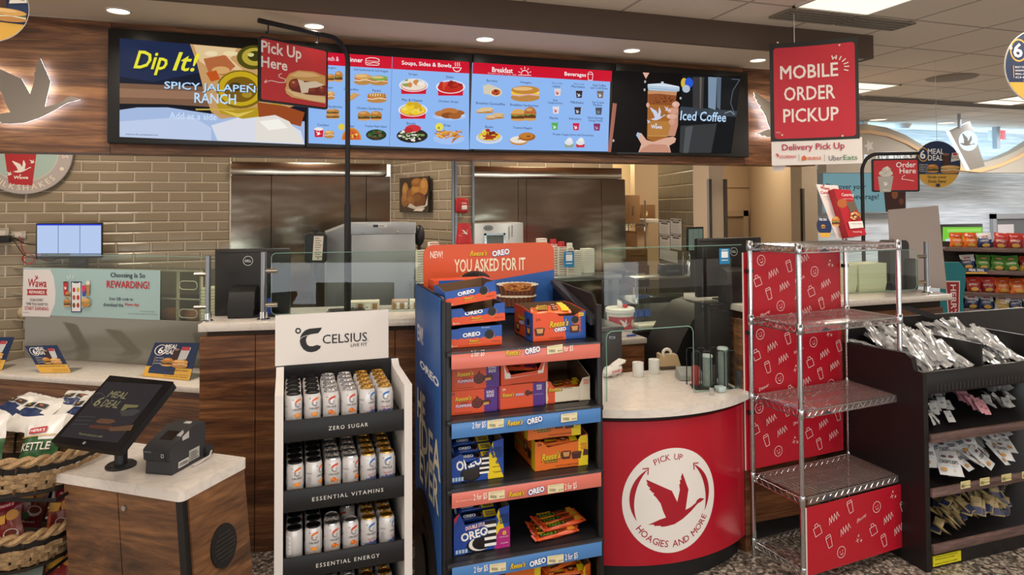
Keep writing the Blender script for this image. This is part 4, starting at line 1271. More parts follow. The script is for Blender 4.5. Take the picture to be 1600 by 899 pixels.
# outlets and leads
def outlet(px,py,w_,h_,lab,plug):
    a=at_y(px,py,5.79)
    t=thing('wall_outlet',lab,'outlet',(a.x,5.79,a.z-h_/2),0,'outlets on the tile wall')
    MB().box(a.x-w_/2,5.778,a.z-h_/2,a.x+w_/2,5.79,a.z+h_/2,C('#b9b1a3',0.35,0.4),0.003).build('plate',t)
    MB().box(a.x-w_*.25,5.772,a.z-h_*.3,a.x+w_*.25,5.779,a.z+h_*.3,C('#d8d0c4',0.5)).build('socket_face',t)
    return a
oa=outlet(5,367,0.075,0.10,'double outlet on the tiles at the far left edge, with a black adapter',True)
ob=outlet(30,367,0.09,0.055,'outlet on the tiles with a red lead, beside the wall monitor',False)
solo('power_adapter',MB().box(oa.x-0.03,5.72,oa.z-0.055,oa.x+0.06,5.771,oa.z-0.005,C('#121214',0.5),0.006),'black plug adapter in the double outlet','adapter')
def lead(name,pix,y,r,mat,lab,smooth_n=6):
    P=[at_y(px,py,y) for px,py in pix]
    out=[]
    for i in range(len(P)-1):
        p0,p1,p2,p3=P[max(i-1,0)],P[i],P[i+1],P[min(i+2,len(P)-1)]
        for k in range(smooth_n):
            s=k/smooth_n
            out.append(0.5*((2*p1)+(p2-p0)*s+(2*p0-5*p1+4*p2-p3)*s*s+(3*p1-p0-3*p2+p3)*s**3))
    out.append(P[-1])
    return solo(name,MB().tube(out,r,mat,6),lab,'cable')
lead('power_lead',[(14,370),(26,374),(40,381),(58,383)],5.70,0.004,C('#101012',0.5),'black lead running from the double outlet to the wall monitor')
lead('power_lead',[(14,372),(24,380),(32,392),(40,400),(56,403),(76,408),(90,404)],5.74,0.003,C('#101012',0.5),'black lead drooping under the wall monitor')
lead('network_lead',[(30,369),(33,381),(36,392),(43,397),(52,400),(54,406),(46,413),(36,408),(36,400),(46,397),(53,402),(50,410),(40,411),(36,403),(60,404),(78,407)],5.75,0.0035,C('#c22a2a',0.5),'red coiled network lead hanging beside the wall monitor')

# ================================================================== deli counter
DA,DB=Vector((-0.50,4.38,0)),Vector((-1.76,5.18,0))
du=(DA-DB).normalized()
DR=math.atan2(du.y,du.x)
MD=Mrz(DA,DR)                       # local x runs to the right end at 0, y into the kitchen
t=thing('deli_counter','low deli counter with pale stone ledge and walnut front','counter',DA,DR)
MB(MD).box(-1.75,-0.02,0.715,0.06,0.42,0.75,QUARTZ,0.006).build('stone_ledge',t)
MB(MD).box(-1.75,0.03,0.0,0.06,0.1,0.715,WOOD).build('front_panel',t)
MB(MD).box(-1.75,0.022,0.645,0.06,0.031,0.665,C('#8a5f3c',0.4)).build('trim_strip',t)
MB(MD).box(-1.0,0.43,0.2,-0.02,0.60,0.98,C('#4d4a42',0.5)).build('cold_well',t)
FD=Frame(MD @ Vector((0,0.40,0)),DR)
zs=1.055
t=thing('deli_lower_glass','smoked glass front of the deli case above the stone ledge','glass panel',MD @ Vector((-0.9,0.4,0.75)),DR)
MB(MD).box(-1.75,0.395,0.752,0.03,0.405,zs,C('#75746a',0.08,0.0,0.8)).build('glass_pane',t)
t=thing('deli_sneeze_glass','clear glass sneeze guard over the deli counter','glass panel',MD @ Vector((-0.9,0.4,zs)),DR)
zg=FD.px(318,402)[1]
MB(MD).box(-1.75,0.397,zs+0.004,0.0,0.405,zg,GLASS).build('glass_pane',t)
MB(MD).box(-1.75,0.396,zg,0.0,0.406,zg+0.004,GLASSEDGE).build('glass_edge',t)
MB(MD).box(0.0,0.396,zs,0.005,0.406,zg,C('#2f6d58',0.2)).build('glass_edge',t)
# rewards poster taped to the glass
FP=Frame(MD @ Vector((0,0.392,0)),DR)
px0,px1,pzt,pzb=FP.px(36,458)[0],FP.px(250,458)[0],FP.px(143,420.5)[1],FP.px(143,496)[1]
t=thing('rewards_poster','pale teal rewards poster taped on the deli glass','poster',FP.w((px0+px1)/2,pzb),DR)
mb=MB(FP.M);mb.box(px0,0,pzb,px1,0.003,pzt,C('#a8c9cd',0.5));mb.build('sheet',t)
A=FP.art(0.0006)
A.poly([FP and (36.5,421.5),(78,421),(84,433),(87,455),(86,475),(78,495.5),(34.5,494.5)],'#ece8ea')
A.text('Wawa',44,73,442.5,13,'#b8202e',0.02,.1);A.goose(58,433.5,7,'#b8202e')
A.poly([(42,452),(74,452),(72.5,457),(74,461.5),(42,461.5),(43.5,457)],'#b8202e');A.text('REWARDS',46,70,456.8,5,'#ffffff',0.016)
A.text('SCAN EVERY',47,68,469,4.2,'#2c2f38',0.006);A.text('TIME YOU SHOP TO',41,75,475.5,4.2,'#2c2f38',0.006);A.text('START EARNING',39,76,482.3,5.6,'#b8202e',0.008);A.text('at participating stores',36,46,488.6,1.6,'#2c2f38')
A.text('Choosing Is So',173,227,431.3,9.5,'#1d2a44',0.012);A.text('REWARDING!',167,233.5,445,11.5,'#c8202f',0.014)
A.text('Scan QR code to',171,208,467.6,5.6,'#1d2a44',0.008);A.text('download the',162,193,476.4,5.6,'#1d2a44',0.008);A.text('Wawa App',195,217.5,476.6,5.8,'#c8202f',0.012)
A.text('Terms and conditions apply. See store for details.',201,246,491,2,'#2c3a44')
A.text('Open Camera, Point, Click',219,242,487,1.8,'#2c3a44',0.004)
A.poly(circ(122,463,14,22,30),'#c6dcdf')
A.poly([(112,440),(128,440),(128,488),(112,488)],'#23306a');A.poly([(113.3,441.5),(126.7,441.5),(126.7,486.5),(113.3,486.5)],'#f1f2f6');A.rect(116,440.8,124,442.6,'#23306a')
for i in range(3):
    for j in range(2):A.el(116.6+6.4*j,453+12*i,2.2,4,['#c8202f','#d8b23a','#b0622a','#c8202f','#7a4a24','#b03a2a'][i*2+j],10)
A.poly([(100,441),(107.5,441),(106.5,462),(101,462)],'#c2242e');A.el(103.8,441,3.8,1.2,'#5a1a1a');A.goose(103.8,450,5,'#ffffff')
A.poly([(129,446),(136,446),(135,463),(130,463)],'#d63a6a');A.poly([(130,455),(136,455),(135,463),(130,463)],'#2f55a8');A.poly([(136,444),(142,444),(141,462),(137,462)],'#c08a52');A.el(139,442,3,3.4,'#eee8dc')
burger(A,106.5,473,11,13);burger(A,108,460,8,9);hoagie(A,136,472,14,14,'#d9a45a',('#8fae52','#c8352b','#efe0c0'))
for x0,y0,x1,y1 in ((109,436,107.5,431),(112.5,435,112,429),(116,435.5,117,430)):A.line([(x0,y0),(x1,y1)],0.6,'#f4f8f8')
A.build('print',t)
# bread drawers behind the glass
ACR=PLASTIC
AE=C('#cfc3a3',0.25)
b0,b1=FD.px(8,460)[0]-0.05,FD.px(311,460)[0]-0.03
zb0,zb1=1.0,FD.px(280,425)[1]
t=thing('bread_cabinet','clear acrylic bread drawer cabinet behind the rewards poster','bread cabinet',MD @ Vector(((b0+b1)/2,0.55,0.98)),DR)
mb=MB(MD)
xs=[b0,b0+(b1-b0)*.38,b1-(FD.px(311,460)[0]-FD.px(265,460)[0]),b1-0.0]
xd=[b0,(b0+b1)*.5+0.05,FD.px(268,460)[0]+0.0,b1]
for x in xd:mb.box(x-0.005,0.45,zb0,x+0.005,0.47,zb1,AE);mb.box(x-0.004,0.45,zb0,x+0.004,0.66,zb1,ACR)
zm=(zb0+zb1)/2
for z in (zb0,zm,zb1):mb.box(b0,0.45,z-0.004,b1,0.465,z+0.004,AE);mb.box(b0,0.45,z-0.003,b1,0.66,z+0.003,ACR)
mb.build('shell',t)
mb=MB(MD);mb.box(b0,0.66,zb0,b1,0.665,zb1,C('#8d836c',0.5));mb.build('back_panel',t)
for k,(xa,xb_) in enumerate(((xd[0],xd[1]),(xd[1],xd[2]),(xd[2],xd[3]))):
    for j,(za,zb_) in enumerate(((zb0,zm),(zm,zb1))):
        mb=MB(MD);xc=(xa+xb_)/2;hw=min(0.07,(xb_-xa)*.38)
        ring=[(xc+hw*.0+(x),0.447,(za+zb_)/2+z) for x,z in rrect(-hw,-0.028,hw,0.028,0.027,5)]
        mb.tube(ring,0.0035,AE,6,closed=True);mb.build('drawer_handle',t)
BREAD=C('#a86b38',0.6,noise=0.35)
for i,(px,r_) in enumerate(((252,.045),(288,.05))):
    x=FD.px(px,475)[0]-0.03
    mb=MB(MD);mb.ell((x,0.55,zb0+0.065),0.115-0.02*i,0.05,0.05,BREAD,20,10)
    solo('bread_roll',mb,['long brown roll in the lower bread drawer, at the poster edge','long brown roll in the lower bread drawer, behind the oval handle'][i],'bread','rolls in the bread drawers')
for i,px in enumerate((20,27)):
    x=FD.px(px,475)[0]
    mb=MB(MD);mb.ell((x,0.55,zb0+0.05+0.17*i),0.07,0.1,0.06,C('#d9c4a0',0.6,noise=.2),18,10)
    solo('bread_roll',mb,['pale roll in the lower left bread drawer','pale roll in the upper left bread drawer'][i],'bread','rolls in the bread drawers')
mb=MB(MD)
for i in range(14):mb.box(b1+0.005,0.45,0.985+i*0.0205,b1+0.085,0.57,1.003+i*0.0205,C('#ddd6b4',0.6),0.002)
solo('napkin_stack',mb,'tall stack of cream folded papers at the right end of the bread drawers','paper stack')
# meal cards on the ledge
def card(bl,br,tl,tr,lab,yk):
    a,b_=at_z(*bl,0.752),at_z(*br,0.752)
    u=(b_-a)
    back=Vector((-u.y,u.x,0)).normalized()
    # the card leans back: keep its upper edge 5 cm behind the lower one
    n_=back;o_=a+back*yk
    tl3,tr3=at_plane(*tl,o_,n_),at_plane(*tr,o_ ,n_)
    t=thing('meal_card',lab,'sign',(a+b_)/2,math.atan2(u.y,u.x),'navy meal cards on the deli ledge')
    mb=MB();nrm=(b_-a).cross(tl3-a).normalized()*0.004
    mb.hexa([a,b_,b_-nrm,a-nrm,tl3,tr3,tr3-nrm,tl3-nrm],C('#24365c',0.35));mb.build('plate',t)
    mb=MB();f=back*(yk+0.05)
    mb.hexa([a+back*.006,b_+back*.006,b_+f,a+f,a+back*.006+UP*.004,b_+back*.006+UP*.004,b_+f+UP*.004,a+f+UP*.004],PLASTIC);mb.build('foot',t)
    def P(x,y):   # bilinear on the card, y up
        return a*(1-x)*(1-y)+b_*x*(1-y)+tl3*(1-x)*y+tr3*x*y
    nn=nrm.normalized()
    A=Art((0,0,0),XX,UP,px=False,mapf=lambda x,y,o:P(x,y)+nn*(o*1.0+0.0006))
    A.poly([(0,0.0),(1,0.0),(1,.3),(0,.3)],'#e2b04a')
    A.text('Grab your chips & your drink while we make your sandwich!',.08,.92,.235,.06,'#2b2c30',.004);A.text('Price and participation may vary. While supplies last.',.45,.95,.12,.03,'#5a4a28');A.text('See store for details.',.45,.95,.07,.03,'#5a4a28')
    A.ring(.2,.78,.115,.14,.135,.16,'#e9e4da',20);A.text('6',.15,.26,.77,.2,'#ffffff',.02);A.text('MEAL',.28,.55,.88,.13,'#ffffff',.014,.15);A.text('DEAL',.26,.52,.73,.13,'#ffffff',.014,.15)
    A.rect(.5,.5,.62,.8,'#3f2418');A.el(.56,.8,.06,.03,'#8f7a66');A.poly([(.64,.5),(.82,.54),(.86,.86),(.66,.86)],'#c9ccd0');A.rect(.66,.78,.84,.88,'#b9434a')
    A.k+=1
    for sx,cx_,cy_,ww,hh in ((1,.44,.44,.25,.24),(2,.72,.42,.34,.22)):
        B=Art((0,0,0),XX,UP,px=False,mapf=lambda x,y,o,cx_=cx_,cy_=cy_:P(cx_+x,cy_-y)+nn*(o+0.0006+A.eps*A.k))
        (burger if sx==1 else hoagie)(B,0,0,ww,hh)
        mb=MB();B.into(mb);mb.f=[f[::-1] for f in mb.f];mb.build('food_print',t,smooth=0)
    for i,s in enumerate(('SELECT SANDWICH','SMALL CHIPS','ANY DRINK')):A.text(s,.17,.33,.55-.08*i,.035,'#cfd6e4',.004)
    A.line([(.15,.58),(.15,.34)],.008,'#e2b04a')
    A.build('print',t)
card((222,588),(296,595),(242,535.5),(311.5,536),'navy and yellow meal card at the right end of the deli ledge',0.10)
card((63,583),(111.5,582.5),(38.5,541),(89,539.5),'navy meal card in the middle of the deli ledge, leaning left',0.07)
card((-50,580),(3,578.5),(-32,527.5),(22.5,527),'navy meal card cut off by the left edge on the deli ledge',0.10)

# ================================================================== main counter, left run
CA,CB=Vector((-0.43,3.855,0)),Vector((0.669,3.664,0))
cu=(CB-CA).normalized()
CR=math.atan2(cu.y,cu.x)
MC=Mrz(CA,CR)
Lc=1.82
t=thing('service_counter','tall walnut counter with pale stone top behind the can display','counter',CA,CR)
MB(MC).box(-0.005,-0.02,1.158,Lc,0.50,1.2,QUARTZ,0.005).build('stone_top',t)
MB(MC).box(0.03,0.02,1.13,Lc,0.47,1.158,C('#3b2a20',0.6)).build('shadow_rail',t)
x_=0
for a,b_ in ((0.0,0.275),(0.279,1.0),(1.004,Lc)):
    MB(MC).box(a,0.0,0.0,b_,0.46,1.13,WOOD).build('wood_panel',t)
FC=Frame(MC @ Vector((0,0.06,0)),CR)
def gpost(mtx,x,y,z0,z1,r,lab,sides=1):
    t=thing('glass_post',lab,'post',mtx @ Vector((x,y,z0)),0,'metal posts of the sneeze guards')
    p=mtx @ Vector((x,y,0))
    mb=MB();mb.lathe([(r*2.0,0),(r*2.0,0.006),(r*1.25,0.012),(r*1.25,0.045),(r,0.047)],CHROME,16,(p.x,p.y,z0));mb.build('foot',t)
    MB().rod((p.x,p.y,z0+0.04),(p.x,p.y,z1),r,C('#8b8e93',0.32,0.9),16).build('tube',t)
    d=(mtx.to_3x3() @ Vector((sides,0,0))).normalized()
    for f in (0.22,0.72):
        z=z0+(z1-z0)*f
        MB().rod(p+UP*z,p+UP*z+d*(r+0.055),r*0.8,C('#b9b2a4',0.25,1.0),12).build('clamp',t)
    return t
x=FC.px(325,450)[0]
gpost(MC,max(x,0.02),0.06,1.2,FC.px(325,400)[1],0.014,'metal glass post at the left end of the tall counter',-1)
xp=FC.px(412,450)[0]
gpost(MC,xp,0.06,1.2,FC.px(412,394)[1],0.017,'metal glass post in front of the black monitor back',1)
x0,x1=FC.px(424,440)[0],FC.px(650,440)[0]+0.45
z0,z1=FC.px(424,492)[1],FC.px(424,396)[1]
t=thing('counter_glass','clear sneeze guard pane on the tall counter behind the can display','glass panel',MC @ Vector(((x0+x1)/2,0.06,1.2)),CR)
mb=MB(MC);mb.prism(rrect(x0,z0,x1,z1,0.025),0.056,0.064,GLASS,'y');mb.build('glass_pane',t)
ring=[(x,0.06,z) for x,z in rrect(x0,z0,x1,z1,0.025)]
MB(MC).tube(ring,0.002,GLASSEDGE,5,closed=True).build('glass_edge',t)
for dx in (0.3,0.85):MB(MC).box(x0+dx-0.01,0.05,1.2,x0+dx+0.01,0.07,z0+0.01,C('#9a9ca0',0.3,1)).build('glass_clip',t)
# --- monitor seen from behind
def monitor_back(mtx,x0,x1,z0,z1,lab,stand=True,base_z=1.2,y=0.0,logo_f=(0.45,0.62),tilt=0.0):
    t=thing('register_monitor',lab,'monitor',mtx @ Vector(((x0+x1)/2,y,base_z)),0,'register monitors seen from behind')
    MBK=C('#131315',0.42)
    mb=MB(mtx);mb.box(x0,y,z0,x1,y+0.035,z1,MBK,0.008)
    mb.build('housing',t)
    MB(mtx).box(x0+0.02,y-0.002,z1-0.022,x1-0.05,y+0.002,z1-0.018,C('#050506',0.6)).build('vent_slot',t)
    q=mtx @ Vector((0,y-0.0012,0));d=(mtx.to_3x3() @ XX).normalized()
    A=Art(q,d,UP,px=False)
    lx,lz=x0+(x1-x0)*logo_f[0],z0+(z1-z0)*logo_f[1]
    rr=0.027
    A.ring(lx,lz,rr,rr,rr*.9,rr*.9,'#d9dadc',32)
    A.text('DELL',lx-rr*.62,lx+rr*.62,lz,rr*.5,'#d9dadc',0.02)
    A.build('logo',t)
    if stand:
        xm=(x0+x1)/2+0.03
        MB(mtx).box(xm-0.06,y-0.012,z0+0.08,xm+0.06,y+0.002,z0+0.19,C('#0c0c0d',0.5),0.003).build('mount_plate',t)
        mb=MB(mtx)
        mb.prism([(y-0.015,z0+0.19),(y-0.06,z0+0.185),(y-0.10,z0+0.165),(y-0.115,z0+0.12),(y-0.115,z0+0.07),(y-0.015,z0+0.1)],xm-0.13,xm+0.005,C('#1b1a1a',0.45),'x');mb.build('neck',t)
        MB(mtx).box(xm-0.135,y-0.11,base_z+0.001,xm+0.0,y-0.015,z0+0.12,C('#17181d',0.5),0.004).build('stand',t)
        MB(mtx).box(xm-0.1,y-0.09,base_z+0.001,xm+0.12,y+0.1,base_z+0.012,C('#17181d',0.5),0.004).build('foot',t)
    return t
FM=Frame(MC @ Vector((0,0.24,0)),CR)
monitor_back(MC,FM.px(335,450)[0],FM.px(453,450)[0],FM.px(395,499)[1],FM.px(395,389)[1],'black register monitor seen from behind, left of the pick-up sign pole',True,1.2,0.24,(0.44,0.83))
solo('blue_bottle',MB(MC).lathe([(0.016,0),(0.016,0.07),(0.01,0.08),(0.01,0.1),(0.0001,0.1)],C('#1f3d9a',0.3),14,(FM.px(422,490)[0],0.2,1.201)),'small blue bottle on the counter behind the metal post','bottle')
# cartons lined up on the counter behind the glass
for i,(pa,pb,col) in enumerate(((545,592,'#d9d0c0'),(612,638,'#b08d68'),(640,662,'#d8cdbb'))):
    F_=Frame(MC @ Vector((0,0.30,0)),CR)
    xa,xb_=F_.px(pa,480)[0],F_.px(pb,480)[0]
    zt=F_.px((pa+pb)/2,472-i)[1]
    t=thing('small_carton',['wide pale carton with brown labels on the tall counter, behind the white header','brown carton with a white label on the tall counter','pale carton on the tall counter next to the orange header'][i],'carton',MC @ Vector(((xa+xb_)/2,0.3,1.2)),CR,'cartons on the tall counter')
    MB(MC).box(xa,0.30,1.201,xb_,0.40,max(zt,1.25),C(col,0.6),0.003).build('carton_box',t)
    A=F_.art(0.001,px=False);H_=max(zt,1.25)-1.2
    for k in range(4):
        xx=xa+(xb_-xa)*(0.06+0.24*k)
        A.rect(xx,1.205,xx+(xb_-xa)*.17,1.2+H_*.8,'#a07a56' if (k+i)%2 else '#ece7dd')
        A.rect(xx+.005,1.215,xx+(xb_-xa)*.1,1.2+H_*.4,'#4d4036')
    A.build('labels',t)

# ================================================================== kitchen equipment
KB=C('#1a1a1c',0.45)
STL=brushed('satin_steel','#b9bcbd',0.3,(40,40,1))
# back prep counter carrying the ovens
t=thing('prep_counter','long stainless prep counter along the back of the kitchen','counter',(0.5,4.75,0))
MB().box(-0.22,4.58,0.86,1.10,5.02,0.90,STL,0.004).build('worktop',t)
MB().box(-0.20,4.60,0.12,1.08,5.0,0.86,STL).build('cabinet_body',t)
for x in (-0.16,0.35,1.04):
    MB().box(x-0.02,4.62,0.0,x+0.02,4.66,0.12,STEELD).build('leg',t)
a,b_=at_y(549,349,4.6),at_y(649,393,4.6)
t=thing('steel_oven','tall grey steel oven with a riveted top band behind the sign pole','oven',((a.x+b_.x)/2,4.75,0.9))
zt=a.z;zk=at_y(600,366,4.6).z
al=at_y(511,352,4.66)
MB().box(a.x,4.6,0.901,b_.x,4.97,zk,C('#9ba1a6',0.4,0.35),0.004).build('body',t)
MB().box(a.x-0.004,4.592,zk,b_.x+0.004,4.97,zt,C('#a9b0b6',0.38,0.35),0.004).build('top_band',t)
MB().hexa([(al.x,4.62,0.901),(a.x-0.003,4.602,0.901),(a.x-0.003,4.97,0.901),(al.x,4.97,0.901),(al.x,4.66,zk+0.015),(a.x-0.003,4.602,zt-0.004),(a.x-0.003,4.97,zt-0.004),(al.x,4.97,zk+0.015)],C('#8c9195',0.4,0.4)).build('side_cover',t)
for f in (0.17,0.45,0.72,0.985):
    MB().ell((a.x+(b_.x-a.x)*f,4.59,zk+0.012),0.006,0.004,0.006,CHROME,10,6).build('bolt',t)
A=Frame((0,4.5905,0),0).art(0)
A.poly([(583,351.4),(605,351.4),(605,355.2),(583,355.2)],'#e5e7e8');A.poly([(583,351.4),(591,351.4),(591,355.2),(583,355.2)],'#2c3a4a');A.rect(592.5,352.6,600,353.8,'#6a6e72')
A.build('badge',t)
a,b_=at_y(476,365,4.5),at_y(511,411,4.5)
t=thing('label_timer','black rounded device with a white instruction label and stub antenna','device',((a.x+b_.x)/2,4.55,0.9))
mb=MB();mb.prism(rrect(a.x,b_.z,b_.x,a.z,0.025),4.5,4.61,C('#121213',0.4),'y');mb.build('housing',t)
xm=(a.x+b_.x)/2
MB().box(xm-0.012,4.52,a.z,xm+0.008,4.54,a.z+0.02,KB).build('antenna',t);MB().box(xm-0.024,4.515,a.z+0.016,xm+0.02,4.545,a.z+0.026,KB,0.002).build('antenna_cap',t)
MB().rod((xm,4.6,b_.z),(xm,4.6,0.9),0.014,KB,10).build('pole',t)
A=Frame((0,4.499,0),0).art(0);A.poly([(490.5,369),(505.5,369),(503,407),(488,407)],'#e9e3d6')
for i in range(9):A.rect(492,372+3.6*i,500+(i*3)%5-1,373.2+3.6*i,'#8a857a')
A.text('!',496,498,404,3,'#55514a',.01);A.build('instruction_label',t)
MB().tube([at_y(486,412,4.5),at_y(487,430,4.5),at_y(492,455,4.5),at_y(494,480,4.5)],0.004,KB,6).build('cable',t)
# framed bread picture on the angled tile wall
A0,B0=Vector((0.84,5.8,0)),Vector((1.165,4.9,0))
FW=Frame(A0,math.atan2(B0.y-A0.y,B0.x-A0.x))
FWo=Frame(A0+FW.n*0.03,math.atan2(B0.y-A0.y,B0.x-A0.x))
x0,x1=FWo.px(626,300)[0],FWo.px(672,300)[0]
zt,zb=FWo.px(649,277)[1],FWo.px(649,332)[1]
t=thing('bread_picture','brown photo panel of loaves in a basket on the angled tile wall','picture',FWo.w((x0+x1)/2,zb))
mb=MB(FWo.M);mb.box(x0,-0.012,zb,x1,0.0,zt,C('#241a14',0.4),0.002);mb.build('panel',t)
for xx in (x0+0.015,x1-0.02):
    for zz in (zb+0.015,zt-0.02):
        mb=MB(FWo.M);mb.rod((xx,-0.016,zz),(xx,0.03,zz),0.006,STEELD,8);mb.build('standoff_pin',t)
A=FWo.art(0.0125,rough=0.35,px=False)
W_,H_=x1-x0,zt-zb
def wp(fx,fz):return (x0+W_*fx,zb+H_*fz)
A.poly([wp(.01,.01),wp(.99,.01),wp(.99,.99),wp(.01,.99)],'#38281c')
for fx,fz,rx,ry,rot_,col in ((.2,.36,.13,.2,0,'#8a5a26'),(.22,.62,.11,.24,0,'#a8783c'),(.42,.5,.16,.2,0,'#7a4a1e'),(.62,.62,.2,.2,0,'#a87234'),(.62,.84,.19,.13,0,'#8f5c28'),(.86,.72,.13,.24,0,'#b07a3a'),(.68,.36,.24,.2,0,'#6e3f1a'),(.42,.34,.14,.16,0,'#8d5a2a')):
    c_=wp(fx,fz);A.poly(circ(c_[0],c_[1],W_*rx,H_*ry,22),col);A.poly(circ(c_[0]-W_*rx*.2,c_[1]+H_*ry*.25,W_*rx*.6,H_*ry*.5,16),{'#8a5a26':'#a06c30','#a8783c':'#bf9050','#7a4a1e':'#8d5a28','#a87234':'#bd8642','#8f5c28':'#a87236','#b07a3a':'#c08c4a','#6e3f1a':'#80501f','#8d5a2a':'#a26c34'}[col])
A.poly([wp(.3,.16),wp(.5,.1),wp(.75,.08),wp(.98,.2),wp(.98,.45),wp(.9,.2),wp(.6,.16),wp(.4,.26)],'#c9bfae');A.poly([wp(.5,.04),wp(.8,.03),wp(.9,.12),wp(.6,.1)],'#e0d8ca')
A.build('print',t)
# fire alarm on the pier
a,b_=at_y(712.5,310,4.86),at_y(732,333,4.86)
t=thing('fire_alarm','red fire alarm strobe on the narrow tiled pier','alarm',((a.x+b_.x)/2,4.88,b_.z))
MB().box(a.x,4.855,b_.z,b_.x,4.899,a.z,C('#b3161c',0.35),0.014,3).build('housing',t)
xm,zm=(a.x+b_.x)/2+0.012,(a.z+b_.z)/2-0.01
MB().box(xm-0.018,4.845,zm-0.02,xm+0.022,4.856,zm+0.012,C('#e6e2da',0.2),0.004).build('strobe_lens',t)
A=Frame((0,4.8545,0),0).art(0,px=False);A.text('FIRE',xm-0.016,xm+0.02,zm+0.028,0.01,'#f2e8e4',.02)
for i in range(5):A.rect(a.x+0.012,zm-0.03+0.014*i,a.x+0.018,zm-0.024+0.014*i,'#6a0d12')
A.build('lettering',t)
# oven with oval badge against the steel wall
a,b_=at_y(741,349,4.85),at_y(818,400,4.85)
t=thing('badge_oven','steel oven with an oval badge and small window below the fire alarm','oven',((a.x+b_.x)/2,4.9,0.0))
MB().box(a.x,4.85,0.1,b_.x,4.985,a.z,C('#b7bdbf',0.35,0.5),0.006).build('body',t)
for x in (a.x+0.03,b_.x-0.03):MB().box(x-0.02,4.87,0,x+0.02,4.91,0.1,STEELD).build('leg',t)
f0,f1=at_y(757,365,4.84),at_y(790,420,4.84)
mb=MB()
for w_ in ((f0.x,f0.z-0.014,f1.x,f0.z),(f0.x,f1.z,f0.x+0.016,f0.z),(f1.x-0.016,f1.z,f1.x,f0.z)):mb.box(w_[0],4.838,w_[1],w_[2],4.85,w_[3],CHROME)
mb.box(f0.x+0.016,4.846,f1.z,f1.x-0.016,4.85,f0.z-0.014,C('#5d645a',0.2));mb.build('door',t)
h0=at_y(800,352,4.82)
MB().rod((h0.x,4.82,h0.z),(h0.x,4.82,h0.z-0.09),0.007,CHROME,10).build('door_handle',t)
A=Frame((0,4.8485,0),0).art(0);A.ring(763,356.5,7.5,4.2,6.6,3.4,'#3a3d3e',24);A.el(763,356.5,6.6,3.4,'#8c9294');A.text('KRS',759,767.5,356.6,3.4,'#2c2e30',.02);A.build('badge',t)
# cups, sleeves and cartons on the steel shelf behind the candy display
yS=4.35
zS=at_y(940,430,yS).z
t=thing('steel_shelf_unit','stainless shelf unit holding cup cartons behind the candy display','shelf',(1.55,yS+0.15,0))
xL,xR=at_y(650,430,yS).x,at_y(972,432,yS).x
MB().box(xL,yS,zS-0.035,xR,yS+0.22,zS,STL,0.004).build('top_shelf',t)
MB().box(xL+0.02,yS+0.02,0.5,xR-0.02,yS+0.21,0.53,STL,0.004).build('lower_shelf',t)
for x in (xL+0.03,1.3,xR-0.04):
    for y in (yS+0.01,yS+0.18):MB().box(x-0.02,y,0,x+0.02,y+0.03,zS-0.035,STL).build('leg',t)
RC=C('#c3202c',0.45);WC=C('#efe9e0',0.5)
def cup_stack(px,pyt,wpx,lab,body,n,y,zb,grp='stacked paper cups and cartons on the steel shelf',goose=True):
    q=at_y(px,pyt,y)
    r=wpx/2*((q-EYEV).dot(_f))/FPX
    t=thing('cup_stack',lab,'cups',(q.x,y,zb),0,grp)
    h=min(0.13,(q.z-zb)*.7)
    z=q.z
    # top cup, upside down
    MB().lathe([(r,-h),(r*.72,0),(r*.66,0.0),(r*.66,-0.006),(0.0001,-0.006)],body,22,(q.x,y,z)).build('top_cup',t)
    k=0;zz=z-h
    while zz>zb+0.004 and k<14:
        dz=min(0.016,zz-zb)
        MB().lathe([(r*.93,-dz+0.001),(r*.97,-0.004),(r*1.0,-0.004),(r*1.0,0.0)],WC if k%2 else body,22,(q.x,y,zz)).build('cup_rim',t)
        zz -= 0.016;k+=1
    if goose:
        A=Art((q.x,y,z-h*.5),XX,UP,px=False,mapf=lambda a,b,o:Vector((q.x+(r*.86+.002+o)*math.sin(a/r),y-(r*.86+.002+o)*math.cos(a/r),z-h*.5+b)))
        A.goose(-r*.2,0,r*1.3,'#f4ede6',1,0.9);A.build('goose_print',t)
cup_stack(725,349,26,'red paper cup upside down above the orange header, under the fire alarm',RC,3,4.45,zS)
def carton(px0,px1,pyt,y,zb,lab,col,grp='stacked paper cups and cartons on the steel shelf',top=None,stripes=None):
    a,b_=at_y(px0,pyt,y),at_y(px1,pyt,y)
    t=thing('cup_sleeve_column',lab,'cups',((a.x+b_.x)/2,y+0.05,zb),0,grp)
    r=(b_.x-a.x)/2
    MB().box(a.x,y,zb+0.001,b_.x,y+2*r,a.z,C(col,.55),0.004).build('column',t)
    A=Frame((0,y-.0006,0),0).art(0,px=False)
    n=12
    for i in range(n):
        z=zb+(a.z-zb)*(i+.5)/n
        A.rect(a.x+0.002,z,b_.x-0.002,z+(a.z-zb)/n*.35,stripes or '#c98a80')
    A.build('print',t)
    if top:MB().lathe([(r*.95,0.0),(r*.8,0.035),(0.0001,0.035)],top,18,((a.x+b_.x)/2,y+r,a.z)).build('top_cup',t)
carton(652,668,392,yS+.05,zS,'white cup column on the steel shelf left of the orange header','#e9e2d4',None,None,'#b9b0a0')
carton(671,686,379,yS+.13,zS,'tall cup column with a red top showing over the orange header corner','#efe8dc')
carton(842,855,373,yS+.13,zS,'white goose-printed carton rising behind the right header corner','#f0e9df',None,None,'#d9b9b0')
carton(861,872,382,yS+.08,zS,'striped red and white cup column right of the orange header','#f0e6dc',None,RC)
carton(873,885,386,yS+.05,zS,'striped cup column topped by a red cup','#f0e6dc',None,RC)
carton(887,897,388,yS+.02,zS,'white cup column with small red prints beside the blue sticker','#efe8e0',None,WC)
carton(897,908,392,yS+.02,zS,'white dotted carton column behind the blue sticker','#efe9e2',None,None,'#c9a8a0')
